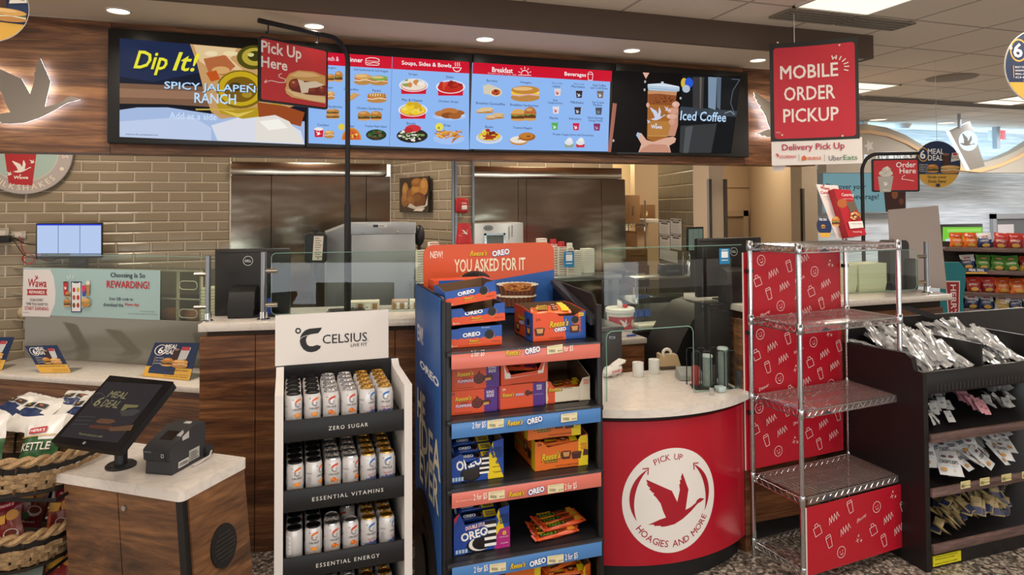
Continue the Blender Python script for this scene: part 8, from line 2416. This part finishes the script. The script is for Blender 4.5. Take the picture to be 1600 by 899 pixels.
# dark cover, second monitor
mb=MB();prof=[at_y(*p,3.75) for p in ((1040,610),(1045,590),(1050,560),(1062,530),(1078,500),(1096,480),(1125,470),(1144,474),(1150,610))]
mb.prism([(p.x,p.z) for p in prof][:-1]+[(prof[-1].x,.0),(prof[0].x,.0)],3.72,4.1,C('#1a1a1b',.45),'y',);solo('covered_machine',mb,'machine under a black draped cover behind the wire rack','machine',origin=(2.5,3.9,0))
MRm=Mrz((0,3.62,0),0)
a,b_=at_y(1089,373,3.62),at_y(1191,460,3.62)
solo('register_stand',MB().box(a.x+.02,3.52,0,2.59,3.69,b_.z-.03,C('#232325',.5),.004),'dark stand carrying the right register monitor','stand')
monitor_back(MRm,a.x,b_.x,b_.z,a.z,'black register monitor seen from behind, left of the red-panelled wire rack',True,b_.z-.03,0,(.56,.76))
# ================================================================== right counter
QA,QB=Vector((2.62,3.41,0)),Vector((4.23,3.37,0))
t=thing('register_counter','walnut counter with pale stone top behind the wire rack','counter',QA)
MB().box(2.60,3.36,1.158,4.24,4.05,1.2,QUARTZ,.005).build('stone_top',t)
for xa,xb_ in ((2.62,3.05),(3.053,at_y(1420,540,3.4).x-.002),(at_y(1420,540,3.4).x+.002,4.2)):MB().box(xa,3.40,0,xb_,4.0,1.11,WOOD).build('wood_panel',t)
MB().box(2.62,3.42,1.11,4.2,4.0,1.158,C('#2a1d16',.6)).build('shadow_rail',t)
gpost(Mrz((0,0,0)),at_y(1448,420,3.45).x,3.45,1.2,at_y(1446,378,3.45).z,.016,'metal glass post at the right end of the right counter',-1)
gpost(Mrz((0,0,0)),at_y(1218,420,3.45).x,3.45,1.2,at_y(1218,378,3.45).z,.016,'metal glass post behind the red panel of the wire rack',1)
xa,xb_,za=at_y(1226,420,3.45).x,at_y(1432,420,3.45).x,at_y(1340,393,3.45).z
t=thing('register_glass','clear pane on the right counter behind the wire rack','glass panel',((xa+xb_)/2,3.45,1.2))
mb=MB();mb.prism(rrect(xa,1.23,xb_,za,.03),3.447,3.453,GLASS,'y');mb.build('glass_pane',t);MB().tube([(x,3.45,z) for x,z in rrect(xa,1.23,xb_,za,.03)],.002,GLASSEDGE,5,closed=True).build('glass_edge',t)
CL=C('#d9d3b4',.6)
for i,(px0,px1,py) in enumerate(((1318,1340,414),(1342,1386,412))):
    a,b_=at_y(px0,py,3.6),at_y(px1,py,3.6);n=7;h=(a.z-1.201);t=thing('takeout_boxes',['cream takeout boxes half hidden behind the rack post','cream takeout boxes nested in a stack on the right counter'][i],'boxes',((a.x+b_.x)/2,3.65,1.2),0,'cream takeout box stacks')
    for k in range(n):z=1.201+k*h*.1;MB().hexa([(a.x+.01,3.61,z),(b_.x-.01,3.61,z),(b_.x-.01,3.75,z),(a.x+.01,3.75,z),(a.x,3.6,z+h*.38),(b_.x,3.6,z+h*.38),(b_.x,3.76,z+h*.38),(a.x,3.76,z+h*.38)],CL,.004).build('takeout_box',t)
a,b_=at_y(1390,376,3.62),at_y(1432,458,3.62);t=thing('card_terminal','black rounded register unit beside the takeout boxes','register',((a.x+b_.x)/2,3.7,1.2))
mb=MB();mb.prism(rrect(a.x,1.24,b_.x-.06,a.z,.04),3.62,3.72,C('#1c1c1e',.35),'y');mb.build('housing',t);MB().box(b_.x-.1,3.6,1.201,b_.x,3.7,1.42,C('#131314',.4),.012).build('stand',t);MB().box(a.x+.02,3.62,1.201,b_.x-.06,3.72,1.24,BLACKM,.006).build('foot',t)
a,b_=at_y(1388,326,3.8),at_y(1466,460,3.8)
mb=MB();mb.hexa([(a.x+.02,3.8,b_.z+.1),(b_.x+.04,3.76,b_.z+.04),(b_.x+.04,3.766,b_.z+.04),(a.x+.02,3.806,b_.z+.1),(a.x,3.8,a.z-.01),(b_.x-.03,3.76,a.z+.02),(b_.x-.03,3.766,a.z+.02),(a.x,3.806,a.z-.01)],C('#b9aca6',.55));mb.box(a.x+.03,3.79,1.201,a.x+.06,3.82,b_.z+.2,STEELD);mb.box(a.x-.08,3.74,1.201,a.x+.055,3.86,1.212,STEELD)
solo('back_board',mb,'plain grey board back standing on the right counter under the round sign','board')
# ================================================================== chrome wire rack with red panels
M=Mrz((2.646,2.808,0),rad(5.575));RW,RD=.70,.318
t=thing('wire_rack','chrome wire rack with red doodle panels and clear shelf liners','rack',(2.646,2.808,0),rad(5.575))
ZSH=[1.600,1.218,.818,.410,.075]
for z in ZSH:
    mb=MB(M);x0,x1,y0,y1=-RW/2,RW/2,-RD/2,RD/2
    for (p,q) in (((x0,y0),(x1,y0)),((x1,y0),(x1,y1)),((x1,y1),(x0,y1)),((x0,y1),(x0,y0))):
        for dz in (.0,-.028):mb.rod((p[0],p[1],z+dz),(q[0],q[1],z+dz),.0036,CHROME,6)
        L_=math.hypot(q[0]-p[0],q[1]-p[1]);n=int(L_/.022)
        pts=[(p[0]+(q[0]-p[0])*(.04+.92*i/n),p[1]+(q[1]-p[1])*(.04+.92*i/n),z-(.026 if i%2 else .002)) for i in range(n+1)]
        mb.tube(pts,.0022,CHROME,5)
    for i in range(1,30):x=x0+RW*i/30;mb.rod((x,y0,z+.002),(x,y1,z+.002),.0016,CHROME,4)
    for y_ in (-.05,.05):mb.rod((x0,y_,z-.003),(x1,y_,z-.003),.0028,CHROME,5)
    mb.build('wire_shelf',t)
    if z>.2:
        mb=MB(M);mb.box(x0+.02,y0+.004,z+.006,x1-.015,y1-.01,z+.008,LINER);mb.box(x0+.03,y0-.008,z-.03,x1-.02,y0-.006,z+.008,LINER)
        mb.build('shelf_liner',t)
        A=Art(M @ Vector((0,y0-.0085,0)),M.to_3x3() @ XX,UP,px=False);A.poly([(x0+.13,z-.026),(x0+.2,z-.026),(x0+.165,z-.008)],'#3d4350');A.build('shelf_badge',t)
for sx in (-1,1):
    for sy in (-1,1):
        x,y_=sx*RW/2,sy*RD/2;pr=[(.009,0),(.012,.02),(.0125,.03)];z=.06
        while z<1.58:pr+=[(.0125,z),(.0118,z+.0004),(.0118,z+.0022),(.0125,z+.0026)];z+=.05
        pr+=[(.0125,1.615),(.0001,1.62)];p=M @ Vector((x,y_,0));MB().lathe(pr,CHROME,14,p).build('post',t)
        for zz in ZSH:MB().lathe([(.015,-.034),(.0165,-.03),(.0165,.012),(.0145,.018)],CHROME,14,(p.x,p.y,zz)).build('collar',t)
def doodles(A,x0,z0,x1,z1,seed):
    R_=random.Random(seed);ang=rad(17);ca,sa=math.cos(ang),math.sin(ang);words=['Lunch','Breakfast','Hot-To-Go','Fresh','Shorti','Hoagie','Dinner'];k=0
    W='#f2e6e6';lw=.0026;K=1.55
    for r_ in range(-8,24):
        for c_ in range(-10,24):
            u0,v0=c_*.115+(r_%2)*.055,r_*.092;x,z=x0+u0*ca-v0*sa,z0+u0*sa+v0*ca
            k+=1
            if not (x0+.042<x<x1-.042 and z0+.036<z<z1-.036):continue
            kind=(c_*2+r_*3)%7
            def tp(pts):return [(x+K*(a*ca-b*sa),z+K*(a*sa+b*ca)) for a,b in pts]
            if kind in (0,3):A.line(tp([(-.024,-.012),(-.018,.01),(-.014,-.01),(-.007,.012),(-.003,-.01),(.005,.012),(.009,-.01),(.017,.012),(.022,-.006)]),lw,W)
            elif kind==1:A.line(tp([(-.013,-.018),(-.015,.008),(.013,.008),(.015,-.018),(-.013,-.018)]),lw,W);A.line(tp([(-.007,.008),(-.006,.018),(.005,.018),(.007,.008)]),lw,W)
            elif kind==2:A.text(words[(r_+c_)%7],x-.036,x+.036,z,.017,W,0,.35,1,ang)
            elif kind==4:A.ring(x,z,.028,.028,.0255,.0255,W,22);A.line(tp([(-.006,-.004),(0,-.009),(.006,-.004)]),lw,W);A.line(tp([(-.007,.004),(-.004,.002)]),lw,W);A.line(tp([(.004,.002),(.007,.004)]),lw,W)
            elif kind==5:A.line(tp([(-.011,.012),(-.008,-.02),(.008,-.02),(.011,.012),(-.011,.012),(-.009,.019),(.009,.019),(.011,.012)]),lw,W)
            else:
                for dx,dz,s_ in ((0,0,.008),(.014,-.008,.005),(.008,.012,.004)):A.line(tp([(dx-s_,dz),(dx+s_,dz)]),lw*.8,W);A.line(tp([(dx,dz-s_),(dx,dz+s_)]),lw*.8,W)
RP=C('#b8172b',.35)
def rpanel(x0,x1,z0,z1,y_,lab,seed):
    pn=MB(M).box(x0,y_,z0,x1,y_+.006,z1,RP).build('red_panel',t,label=lab);MB(M).box(x0-.004,y_+.001,z0,x0,y_+.007,z1,C('#e6dcd6',.5)).build('panel_edge',pn)
    A=Art(M @ Vector((0,y_-.0006,0)),M.to_3x3() @ XX,UP,px=False);doodles(A,x0,z0,x1,z1,seed);A.build('doodle_print',pn)
rpanel(-RW/2-.025,RW/2-.02,.43,1.555,RD/2+.018,'tall red doodle panel behind the shelves',3)
rpanel(-RW/2+.005,RW/2+.03,.06,.375,-RD/2-.022,'low red doodle panel on the front',5)
for sx in (-1,1):
    for zz in (.72,1.13,1.45):MB(M).box(sx*RW/2-.02,RD/2-.006,zz,sx*RW/2+.02,RD/2+.016,zz+.02,BLACKM,.002).build('panel_clip',t)
# leaflets on the rack
yb_=2.86
FL=Frame((0,yb_,0),rad(5),rad(14))
def leaf(pix,lab,col,dy,nm,draw):
    F=Frame((2.85,yb_+dy,1.609),rad(-4),rad(12));P_=[F.px(*p) for p in pix];t=thing(nm,lab,'leaflet',F.w(P_[0][0],max(P_[0][1],0)))
    mb=MB(F.M);mb.prism([(p[0],max(p[1],.002)) for p in P_],0,.004 if nm != 'leaflet_stack' else .05,C(col,.4),'y');mb.build('sheet',t);A=F.art(.0008);draw(A);A.build('print',t);return t
def d1(A):A.text('Wawa',1282,1296,294,5,'#b8202e',.02,0,2,-.1);A.text('Catering',1282,1303,301.5,6,'#b8202e',.012);A.text('Order online today',1288,1301,308,1.6,'#3a3a3c');A.text('for pickup',1290,1301,312,1.6,'#3a3a3c');A.goose(1287,289.5,4,'#b8202e')
leaf([(1307,372),(1335,372),(1309,290),(1275,288)],'white catering card leaning behind the red leaflets on the wire rack','#e9e2e0',.05,'catering_card',d1)
def d2(A):
    A.text('Catering',1315,1334,305,6,'#f2dede',.012,.1);A.text('platters for every party',1318,1333,311,2,'#f2dede');A.el(1316,318,8,7,'#b5622e');A.poly([(1322,316),(1335,314),(1340,328),(1328,332)],'#6a5a4a');heap(A,1336,338,20,14,['#c8862e','#e8d8b8','#8a3a24','#d8b070'],22,3,.12);A.poly([(1324,347),(1346,346),(1348,356),(1327,358)],'#ece6e2');A.text('Visit our website',1329,1345,350,1.8,'#3a3a3c');A.text('Catering',1331,1345,363,3,'#f2dede',.01)
leaf([(1326,371),(1354,367),(1329,297),(1303,295)],'stack of red catering leaflets in a holder on the wire rack','#b8202e',.0,'leaflet_stack',d2)
FQ=Frame((2.85,yb_-.03,1.609),rad(-4),rad(8));c_=FQ.px(1288,354);r_=.045
t2=thing('round_card','small round navy deal card at the foot of the catering card','card',FQ.w(c_[0],0));mb=MB(FQ.M);mb.prism([(c_[0]+r_*math.cos(2*PI*i/24),max(c_[1]+r_*1.1*math.sin(2*PI*i/24),.001)) for i in range(24)],0,.003,C('#22345a',.4),'y');mb.build('disc',t2)
A=FQ.art(.0006);A.poly([(1279,364),(1298,364),(1296,371),(1283,371)],'#e2b04a');A.text('MEAL DEAL',1280,1292,343,4,'#ffffff',.02);burger(A,1286,354,7,6);burger(A,1305,346,12,16);A.build('print',t2)
# ================================================================== black condiment gondola
GX0,GY=3.0,2.52
t=thing('condiment_gondola','black shelf gondola with wood-look price rails at the right','gondola',(3.4,2.8,0))
GB=C('#161416',.4)
MB().prism([(GY,0),(3.02,0),(3.02,1.03),(2.62,1.05),(2.585,1.03),(2.57,.975),(GY,.972)],GX0-.03,GX0,GB,'x').build('end_panel',t)
MB().box(GX0,3.0,0,4.4,3.02,1.15,GB).build('back_panel',t)
MB().box(GX0,GY,.86,4.4,GY+.02,.972,GB,.004).build('bin_front',t);MB().box(GX0,GY+.02,.86,4.4,3.0,.875,GB).build('bin_floor',t)
for xd in (3.40,3.85):MB().box(xd-.006,GY+.02,.875,xd+.006,3.0,1.08,GB).build('bin_divider',t)
mb=MB()
for i in range(34):mb.box(GX0+.06+i*.026,GY-.001,.872,GX0+.068+i*.026,GY+.001,.905,C('#2a282a',.4))
mb.build('vent_slots',t)
GZ=[.655,.39,.118]
for z in GZ:
    MB().hexa([(GX0,GY+.005,z-.03),(4.4,GY+.005,z-.03),(4.4,3.0,z+.125),(GX0,3.0,z+.125),(GX0,GY+.005,z-.02),(4.4,GY+.005,z-.02),(4.4,3.0,z+.135),(GX0,3.0,z+.135)],GB).build('sloped_shelf',t)
    MB().box(GX0+.005,GY-.012,z-.03,4.4,GY+.004,z+.012,WOODL,.002).build('price_rail',t)
MB().box(GX0,GY+.02,0,4.4,GY+.03,.09,GB).build('kick_panel',t)
q=at_y(1490,508,3.0);MB().hexa([(3.36,2.98,1.20),(3.42,2.98,1.20),(3.98,2.9,1.02),(3.92,2.9,1.02),(3.36,2.98,1.215),(3.42,2.98,1.215),(3.98,2.9,1.035),(3.92,2.9,1.035)],GB).build('bin_lid',t)
def gtag(px0,px1,py,lab):
    a,b_=at_y(px0,py,GY-.0125),at_y(px1,py-3,GY-.0125);t2=thing('price_tag',lab,'price tag',((a.x+b_.x)/2,GY-.013,a.z-.02),0,'yellow price tags on the gondola');MB().box(a.x,GY-.0135,a.z-.018,b_.x,GY-.0122,a.z+.018,C('#e0d69a',.5)).build('ticket',t2)
    A=Frame((0,GY-.014,0),0).art(0,px=False)
    for i in range(8):A.rect(a.x+.004+.0028*i,a.z-.012,a.x+.0055+.0028*i,a.z+.004,'#57533a')
    A.text('$2.49',a.x+.028,b_.x-.002,a.z-.004,.006,'#3f3b28',.01);A.text('Snack mix',a.x+.004,b_.x-.006,a.z+.012,.004,'#57533a');A.build('print',t2)
for i,(p0,p1,py) in enumerate(((1501,1516,759),(1531,1546,754),(1565,1580,748),(1597,1612,743))):gtag(p0,p1,py,['leftmost yellow price ticket under the white pouches','second yellow price ticket under the white pouches','third yellow price ticket under the white pouches','yellow price ticket at the right edge under the white pouches'][i])
a,b_=at_y(1457,893,GY+.019),at_y(1500,860,GY+.019);t2=thing('yellow_notice','yellow notice card at the foot of the black gondola','notice',((a.x+b_.x)/2,GY,a.z));MB().box(a.x,GY+.014,max(a.z,.012),b_.x,GY+.019,b_.z,C('#e8df1a',.5)).build('card',t2)
A=Frame((0,GY+.0134,0),0).art(0)
for i,s in enumerate(('One packet of salad dressing is included','with the purchase of your salad.','Additional dressings are available','for purchase by the each')):A.text(s,1461,1496-5*(i%2),868+i*4.2+(2 if i>1 else 0),2.6,'#2c2a10',.004)
A.build('print',t2)
# packets, pouches and wrapped cutlery: one of each kind, then copies
def proto(nm,parts):
    t2=thing(nm,'x','packet',(0,0,0))
    for n_,mb in parts:mb.build(n_,t2)
    return t2
def pillow(w_,h,th,m_,cr=.003,seed=1):
    R_=random.Random(seed);mb=MB();vs_,fs=[],[];n=6
    for s in (-1,1):
        for j in range(n+1):
            for i in range(n+1):
                fx,fz=i/n-.5,j/n-.5;vs_.append((fx*w_,fz*h,th/2+s*th/2*max(0,1-(2*fx)**4)*max(0,1-(2*fz)**4)+R_.uniform(-cr,cr)))
    for s in (0,1):
        for j in range(n):
            for i in range(n):a=s*49+j*7+i;f=(a,a+1,a+8,a+7);fs.append(f if s else f[::-1])
    mb.add(vs_,fs,m_);return mb
fork=MB();fork.box(-.006,-.09,.006,.006,.03,.009,C('#17181a',.3));fork.box(-.011,.03,.006,.011,.05,.009,C('#17181a',.3));fork.box(.004,-.08,.009,.014,.07,.011,C('#26282b',.3))
for k in range(4):fork.box(-.011+.006*k,.05,.006,-.008+.006*k,.085,.008,C('#17181a',.3))
Pc=proto('cutlery_pack',[('film',pillow(.055,.2,.022,WRAP,.010,4)),('cutlery',fork)]);Pc['category']='cutlery'
def printed(w_,h,th,body,art,seed):
    A=Art((-w_/2,-h/2,th+.0035),XX,YY,px=False,rough=.4);art(U(A,w_,h));mb=pillow(w_,h,th,body,.0018,seed);m2=MB();A.into(m2);return [('pouch',mb),('pouch_print',m2)]
Pw=proto('snack_pouch',printed(.075,.13,.014,C('#c9ccd0',.4),lambda N:(N.text('CRISPS',.16,.84,.52,.14,'#3a4048',.02),N.el(.5,.74,.18,.05,'#6a4a5a'),N.el(.3,.2,.2,.08,'#b58a4a'),N.text('crunchy',.3,.7,.36,.05,'#4a86a8',.01)),5));Pw['category']='snack'
Pn=proto('dressing_packet',printed(.045,.085,.012,C('#a5936a',.45),lambda N:(N.rect(.06,.04,.94,.42,'#2b3354'),N.text('dressing',.2,.8,.68,.08,'#4a3f2a',.01)),6));Pn['category']='sauce'
Pk=proto('sweetener_packet',printed(.04,.06,.006,C('#c98f9c',.5),lambda N:(N.text('sugar',.25,.75,.5,.14,'#8a3a52',.02),),7));Pv=proto('white_packet',printed(.04,.06,.006,C('#bfc2c2',.5),lambda N:(N.text('salt',.3,.7,.5,.14,'#55606a',.02),),8))
R_=random.Random(9)
def heapup(P,n,x0,x1,y0,y1,zf,lab,grp,lean=(-.9,-.2),spread=.5,layers=.05,sk=0):
    for i in range(n):
        u_,v_=R_.random(),R_.random();x,y_=x0+(x1-x0)*u_,y0+(y1-y0)*v_
        x+=sk*(y_-GY)
        place(P,(x,y_,zf(x,y_)+layers*R_.random()**1.3),R_.uniform(-spread,spread),R_.uniform(*lean),R_.uniform(-.25,.25),1,lab,grp)
hump=lambda c_,w_,b_,h:(lambda x,y_:b_+h*max(0,1-((x-c_)/w_)**2)*(.5+.5*(y_-GY)/.45))
heapup(Pc,48,3.04,3.37,2.64,2.93,hump(3.2,.25,.91,.13),'film-wrapped cutlery set in the left bin of the black gondola','cutlery sets in the left bin')
heapup(Pc,48,3.44,3.80,2.64,2.93,hump(3.6,.25,.91,.13),'film-wrapped cutlery set in the right bin of the black gondola','cutlery sets in the right bin')
sl=lambda z:(lambda x,y_:z+.012+(y_-GY)*.325)
for i in range(44):f=i/44;place(Pk,(3.50-.04*f+R_.uniform(-.025,.025),2.90-.32*f,sl(GZ[0])(0,2.90-.32*f)+.035+R_.uniform(0,.012)),R_.uniform(-.4,.4),-.9,R_.uniform(-.2,.2),1,'pink sweetener packet standing in the slanted row on the upper shelf','pink sweetener packets')
heapup(Pv,20,3.03,3.18,2.58,2.85,sl(GZ[0]),'white packet at the left of the pink sweetener row','white packets left of the pink row',(-1.2,-.3),1.2,.03,1.0)
heapup(Pv,34,3.42,3.68,2.62,2.90,sl(GZ[0]),'white packet at the right of the pink sweetener row','white packets right of the pink row',(-1.2,-.3),1.2,.04,.9)
for i in range(70):
    c_,r_=i%10,i//10;x=3.04+.06*c_+.085*r_+R_.uniform(-.02,.02);y_=2.575+.068*r_+R_.uniform(-.01,.01)
    if r_==0 and c_ in (0,1,7):continue
    place(Pw,(x,y_,sl(GZ[1])(x,y_)+.05+.012*r_+R_.uniform(0,.03)),R_.uniform(-.6,.6),-.8+R_.uniform(-.35,.35),R_.uniform(-.35,.35),1,'white snack pouch standing in rows on the middle shelf of the black gondola','white snack pouches')
heapup(Pn,170,3.03,3.52,2.56,2.86,(lambda x,y_:sl(GZ[2])(x,y_)+.07*max(0,1-((x-1.25*(y_-GY)-3.33)/.32)**2)),'tan and navy dressing packet heaped on the lowest gondola shelf','dressing packets on the lowest shelf',(-1.2,-.3),1.4,.06,1.25)
# ================================================================== crisp aisle
L0=at_y(1476,430,5.0);AR=rad(-46);AU=Vector((math.cos(AR),math.sin(AR),0));FA=Frame(L0*1,AR);FA=Frame((L0.x,L0.y,0),AR);MA=FA.M
t=thing('crisp_aisle','aisle shelf stocked with crisp bags at the far right','shelf',FA.w(.6,0),AR)
AZ=[FA.px(1540,y_)[1] for y_ in (389,424,459,486,513)]+[FA.px(1540,545)[1]]
AX=[FA.px(1476,400)[0],FA.px(1640,400)[0]]
for z in AZ:
    MB(MA).box(AX[0],0,z-.02,AX[1],.36,z-.005,C('#3a302c',.5)).build('shelf_board',t);MB(MA).box(AX[0],-.006,z-.03,AX[1],0,z+.012,WOODL,.002).build('shelf_rail',t)
MB(MA).box(AX[0],.36,0,AX[1],.40,AZ[0]+.05,C('#2a2522',.6)).build('back_panel',t);MB(MA).box(AX[0]+.03,.02,0,AX[1],.36,.12,C('#2a2522',.6)).build('base',t)
def aisle(c1,c2,c3,w_,seed):return chip_bag((.125,.16,.055,[(0,.35,FO(c1)),(.35,.62,FO(c2)),(.62,1.2,FO(c3))],seed,[('t',w_,-.3,.3,.5,.12,'#f2ece0',.016),('e',.05,.2,.26,.12,'#d8a850')]+herr(-.2,.2,.76)))
kinds=[aisle('#d86a22','#e07a2a','#c8561e','CRUNCHY',11),aisle('#8a2a2e','#b03034','#c23a34','RIPPLED',12),aisle('#3a6a2c','#5a9a34','#4a8a3a','ONION',13),aisle('#d9d4c8','#c9a84a','#e6e2da','CHIPS',14),aisle('#1f2f55','#24407a','#dfe2e6','LIGHTLY',15),aisle('#b8862e','#8a1f26','#a03028','HONEY',16)]
kn=['orange','red','green','cream','navy and white','maroon and gold'];rows_=[[0,0,4,1,1,1,2,2],[4,2,2,2,5,5,1],[1,1,0,0,3,5,1],[4,4,3,4,4,2,4],[4,3,2,2,5,1,3],[2,4,2,3,2,4]]
rl_=['top shelf','second shelf','third shelf','fourth shelf','fifth shelf','lowest visible shelf'];ord_=['first','second','third','fourth','fifth','sixth','seventh','eighth']
for r_,row in enumerate(rows_):
    n=len(row);s0=FA.px([1486,1504,1512,1508,1516,1522][r_],430)[0]
    for i,k in enumerate(row):place(kinds[k],MA @ Vector((s0+.06+i*.118,.07+R_.uniform(-.01,.02),AZ[r_]-.003)),AR+R_.uniform(-.2,.2),.18+R_.uniform(-.1,.1),R_.uniform(-.12,.12),.98,'%s crisp bag, %s from left, %s of the far aisle'%(kn[k],ord_[i],rl_[r_]),'crisp bags on the far aisle')
a=FA.w(FA.px(1520,424)[0]-.09,0);A=FA.art(.008);A.poly([(1510,419),(1545,419),(1542,428),(1509,428)],'#22345a');A.poly([(1510,425.5),(1543,425.5),(1542,428),(1509,428)],'#d8a83a');A.text('MEAL DEAL',1514,1538,422.3,4,'#ffffff',.01);A.build('rail_print',t)
# teal brand board
yh=at_y(1490,480,4.3);F=Frame((yh.x,yh.y,0),rad(-20));pts=[F.px(*p) for p in ((1471,410),(1500,410),(1508,420),(1509,442),(1505,470),(1508,500),(1511,520),(1505,545),(1505,570),(1471,570))]
t=thing('teal_board','teal shaped board with a red upright snack plaque at the far aisle','sign',F.w(pts[0][0],0));mb=MB(F.M);mb.prism([(p[0],p[1]) for p in pts],0,.02,C('#12808a',.45),'y');mb.build('board',t)
MB(F.M).box(pts[0][0]+.02,.02,0,pts[2][0]-.04,.05,pts[0][1]-.02,C('#1b5a60',.5)).build('upright',t)
A=F.art(.0008);A.poly([(1477,439),(1500,439),(1499,498),(1482,498)],'#e9e2dc');A.poly([(1478.5,441),(1498.5,441),(1497.5,496),(1483.5,496)],'#a81a28');c_=A.c((1490,469));e_=A.c((1490,445));A.px=False;hl=abs(e_[1]-c_[1]);A.text("HERR'S",c_[0]-hl,c_[0]+hl,c_[1],hl*.38,'#f2ece6',.014,0,2,-PI/2);d_=F.px(1494,519);A.text('Fo',d_[0]-.07,d_[0]+.07,d_[1],.09,'#e6efee',.02,.2,2,-1.2);A.build('print',t)
# far screen, notice, exit sign, drinks boards
a,b_=at_y(1467,351,7.0),at_y(1537,410,7.0);t=thing('green_screen','black framed screen glowing green behind the crisp aisle','screen',((a.x+b_.x)/2,7.05,1.0));MB().box(a.x,7.0,b_.z,b_.x,7.06,a.z,C('#121214',.4),.006).build('housing',t);MB().box((a.x+b_.x)/2-.04,7.06,0,(a.x+b_.x)/2+.04,7.12,a.z-.1,BLACKM).build('stand',t)
A=Frame((0,6.999,0),0).art(0,glow=.85);A.poly([(1473,355),(1535,355),(1535,407),(1473,407)],'#7fd43a');A.poly([(1480,358),(1533,357),(1533,362),(1480,363)],'#a6e86a');A.poly([(1477,374),(1486,372),(1486,388),(1477,390)],'#d8e2f0');A.build('screen',t)
a=at_y(1559,351,YF-.03);solo('door_notice',MB().box(a.x,YF-.03,at_y(1570,365,YF-.03).z,at_y(1584,351,YF-.03).x,YF-.021,a.z,C('#d9cfcf',.5)),'white notice on the dark far door','notice')
a=at_y(1551,201,7.6);b_=at_y(1572,219,7.6);t=thing('exit_sign','white exit sign with red letters under the far ceiling','sign',((a.x+b_.x)/2,7.6,b_.z));MB().box(a.x-.02,7.6,b_.z,b_.x,7.66,a.z,C('#d6dade',.4),.004).build('housing',t);MB().rod(((a.x+b_.x)/2,7.63,a.z),((a.x+b_.x)/2,7.63,ZC),.012,STEELD).build('hanger',t);A=Frame((0,7.599,0),0).art(0,glow=1.6);A.text('EXIT',1561,1571,210,15,'#ff3a4a',.03);A.build('lettering',t)
Fw=Frame(at_y(1518,218,6.3),rad(-18));Rz=Matrix.Rotation(rad(0),4,'Y');P_=[Fw.px(*p) for p in ((1484,205),(1516,190),(1539,260),(1516,266))];t=thing('tilted_goose_panel','tilted grey panel with a lit round goose badge near the far ceiling','sign',Fw.w(P_[0][0],P_[0][1]));mb=MB(Fw.M);mb.prism(P_,0,.05,C('#8f8a84',.5),'y');mb.build('panel',t)
mb=MB(Fw.M);e0,e1=P_[0],P_[3];mb.prism([(e0[0]-.02,e0[1]),e0,e1,(e1[0]-.02,e1[1])],.005,.045,E('#dff0ff',2.2),'y');mb.build('lit_edge',t);p=Fw.w(*Fw.px(1499,200));MB().rod(p,(p.x,p.y,ZC),.02,C('#aab4bd',.4,.6)).build('hanger',t)
A=Fw.art(.001,glow=1.15);c_=A.c((1513,220));A.px=False;r_=abs(Fw.px(1513,204)[1]-c_[1]);A.poly(circ(c_[0],c_[1],r_*.95,r_,32),'#e6f2fa');A.build('lit_badge',t);A=Fw.art(.002,px=False);A.goose(c_[0],c_[1],r_*1.5,'#6a6660',1,-.35);A.build('goose_print',t)
a,b_=at_y(1283,264,7.7),at_y(1417,333,7.7);t=thing('drinks_board','pale teal lit board about choosing a beverage on the plank wall','sign',((a.x+b_.x)/2,7.75,b_.z));MB().box(a.x,7.7,b_.z,b_.x,7.89,a.z,C('#8d949a',.4),.01).build('frame',t)
A=Frame((0,7.698,0),0).art(0,glow=.62);A.poly([(1286,267),(1415,267),(1415,331),(1286,331)],'#86b4bc');A.poly([(1380,290),(1415,284),(1415,331),(1384,331)],'#3a1a12');A.el(1398,304,5,7,'#8a4a22');A.el(1408,315,4,5,'#6a3418');A.text('Discover your',1291,1353,293,11,'#16243a',.01);A.text('beverage!',1331,1373,308.5,11,'#16243a',.01);A.build('print',t)
t=thing('drinks_lettering','white raised letters on the arched wall of the drinks area','sign',at_y(1390,250,7.2))
for i,ch in enumerate('COLD DRINKS'):
    if ch==' ':continue
    A=Art((0,ya-.002,0),XX,UP,glow=1.0);x=1322+9.5*i;A.text(ch,x,x+7.5,248-.2*i,11.5,'#e6edf2',.02);A.build('letter',t)
A=Art((0,ya-.002,0),XX,UP);A.poly([(1358+(8.5 if k%2 else 4)*math.cos(k*.628),228+(11 if k%2 else 5)*math.sin(k*.628)) for k in range(10)],'#c9c1b4');A.build('star_print',t)
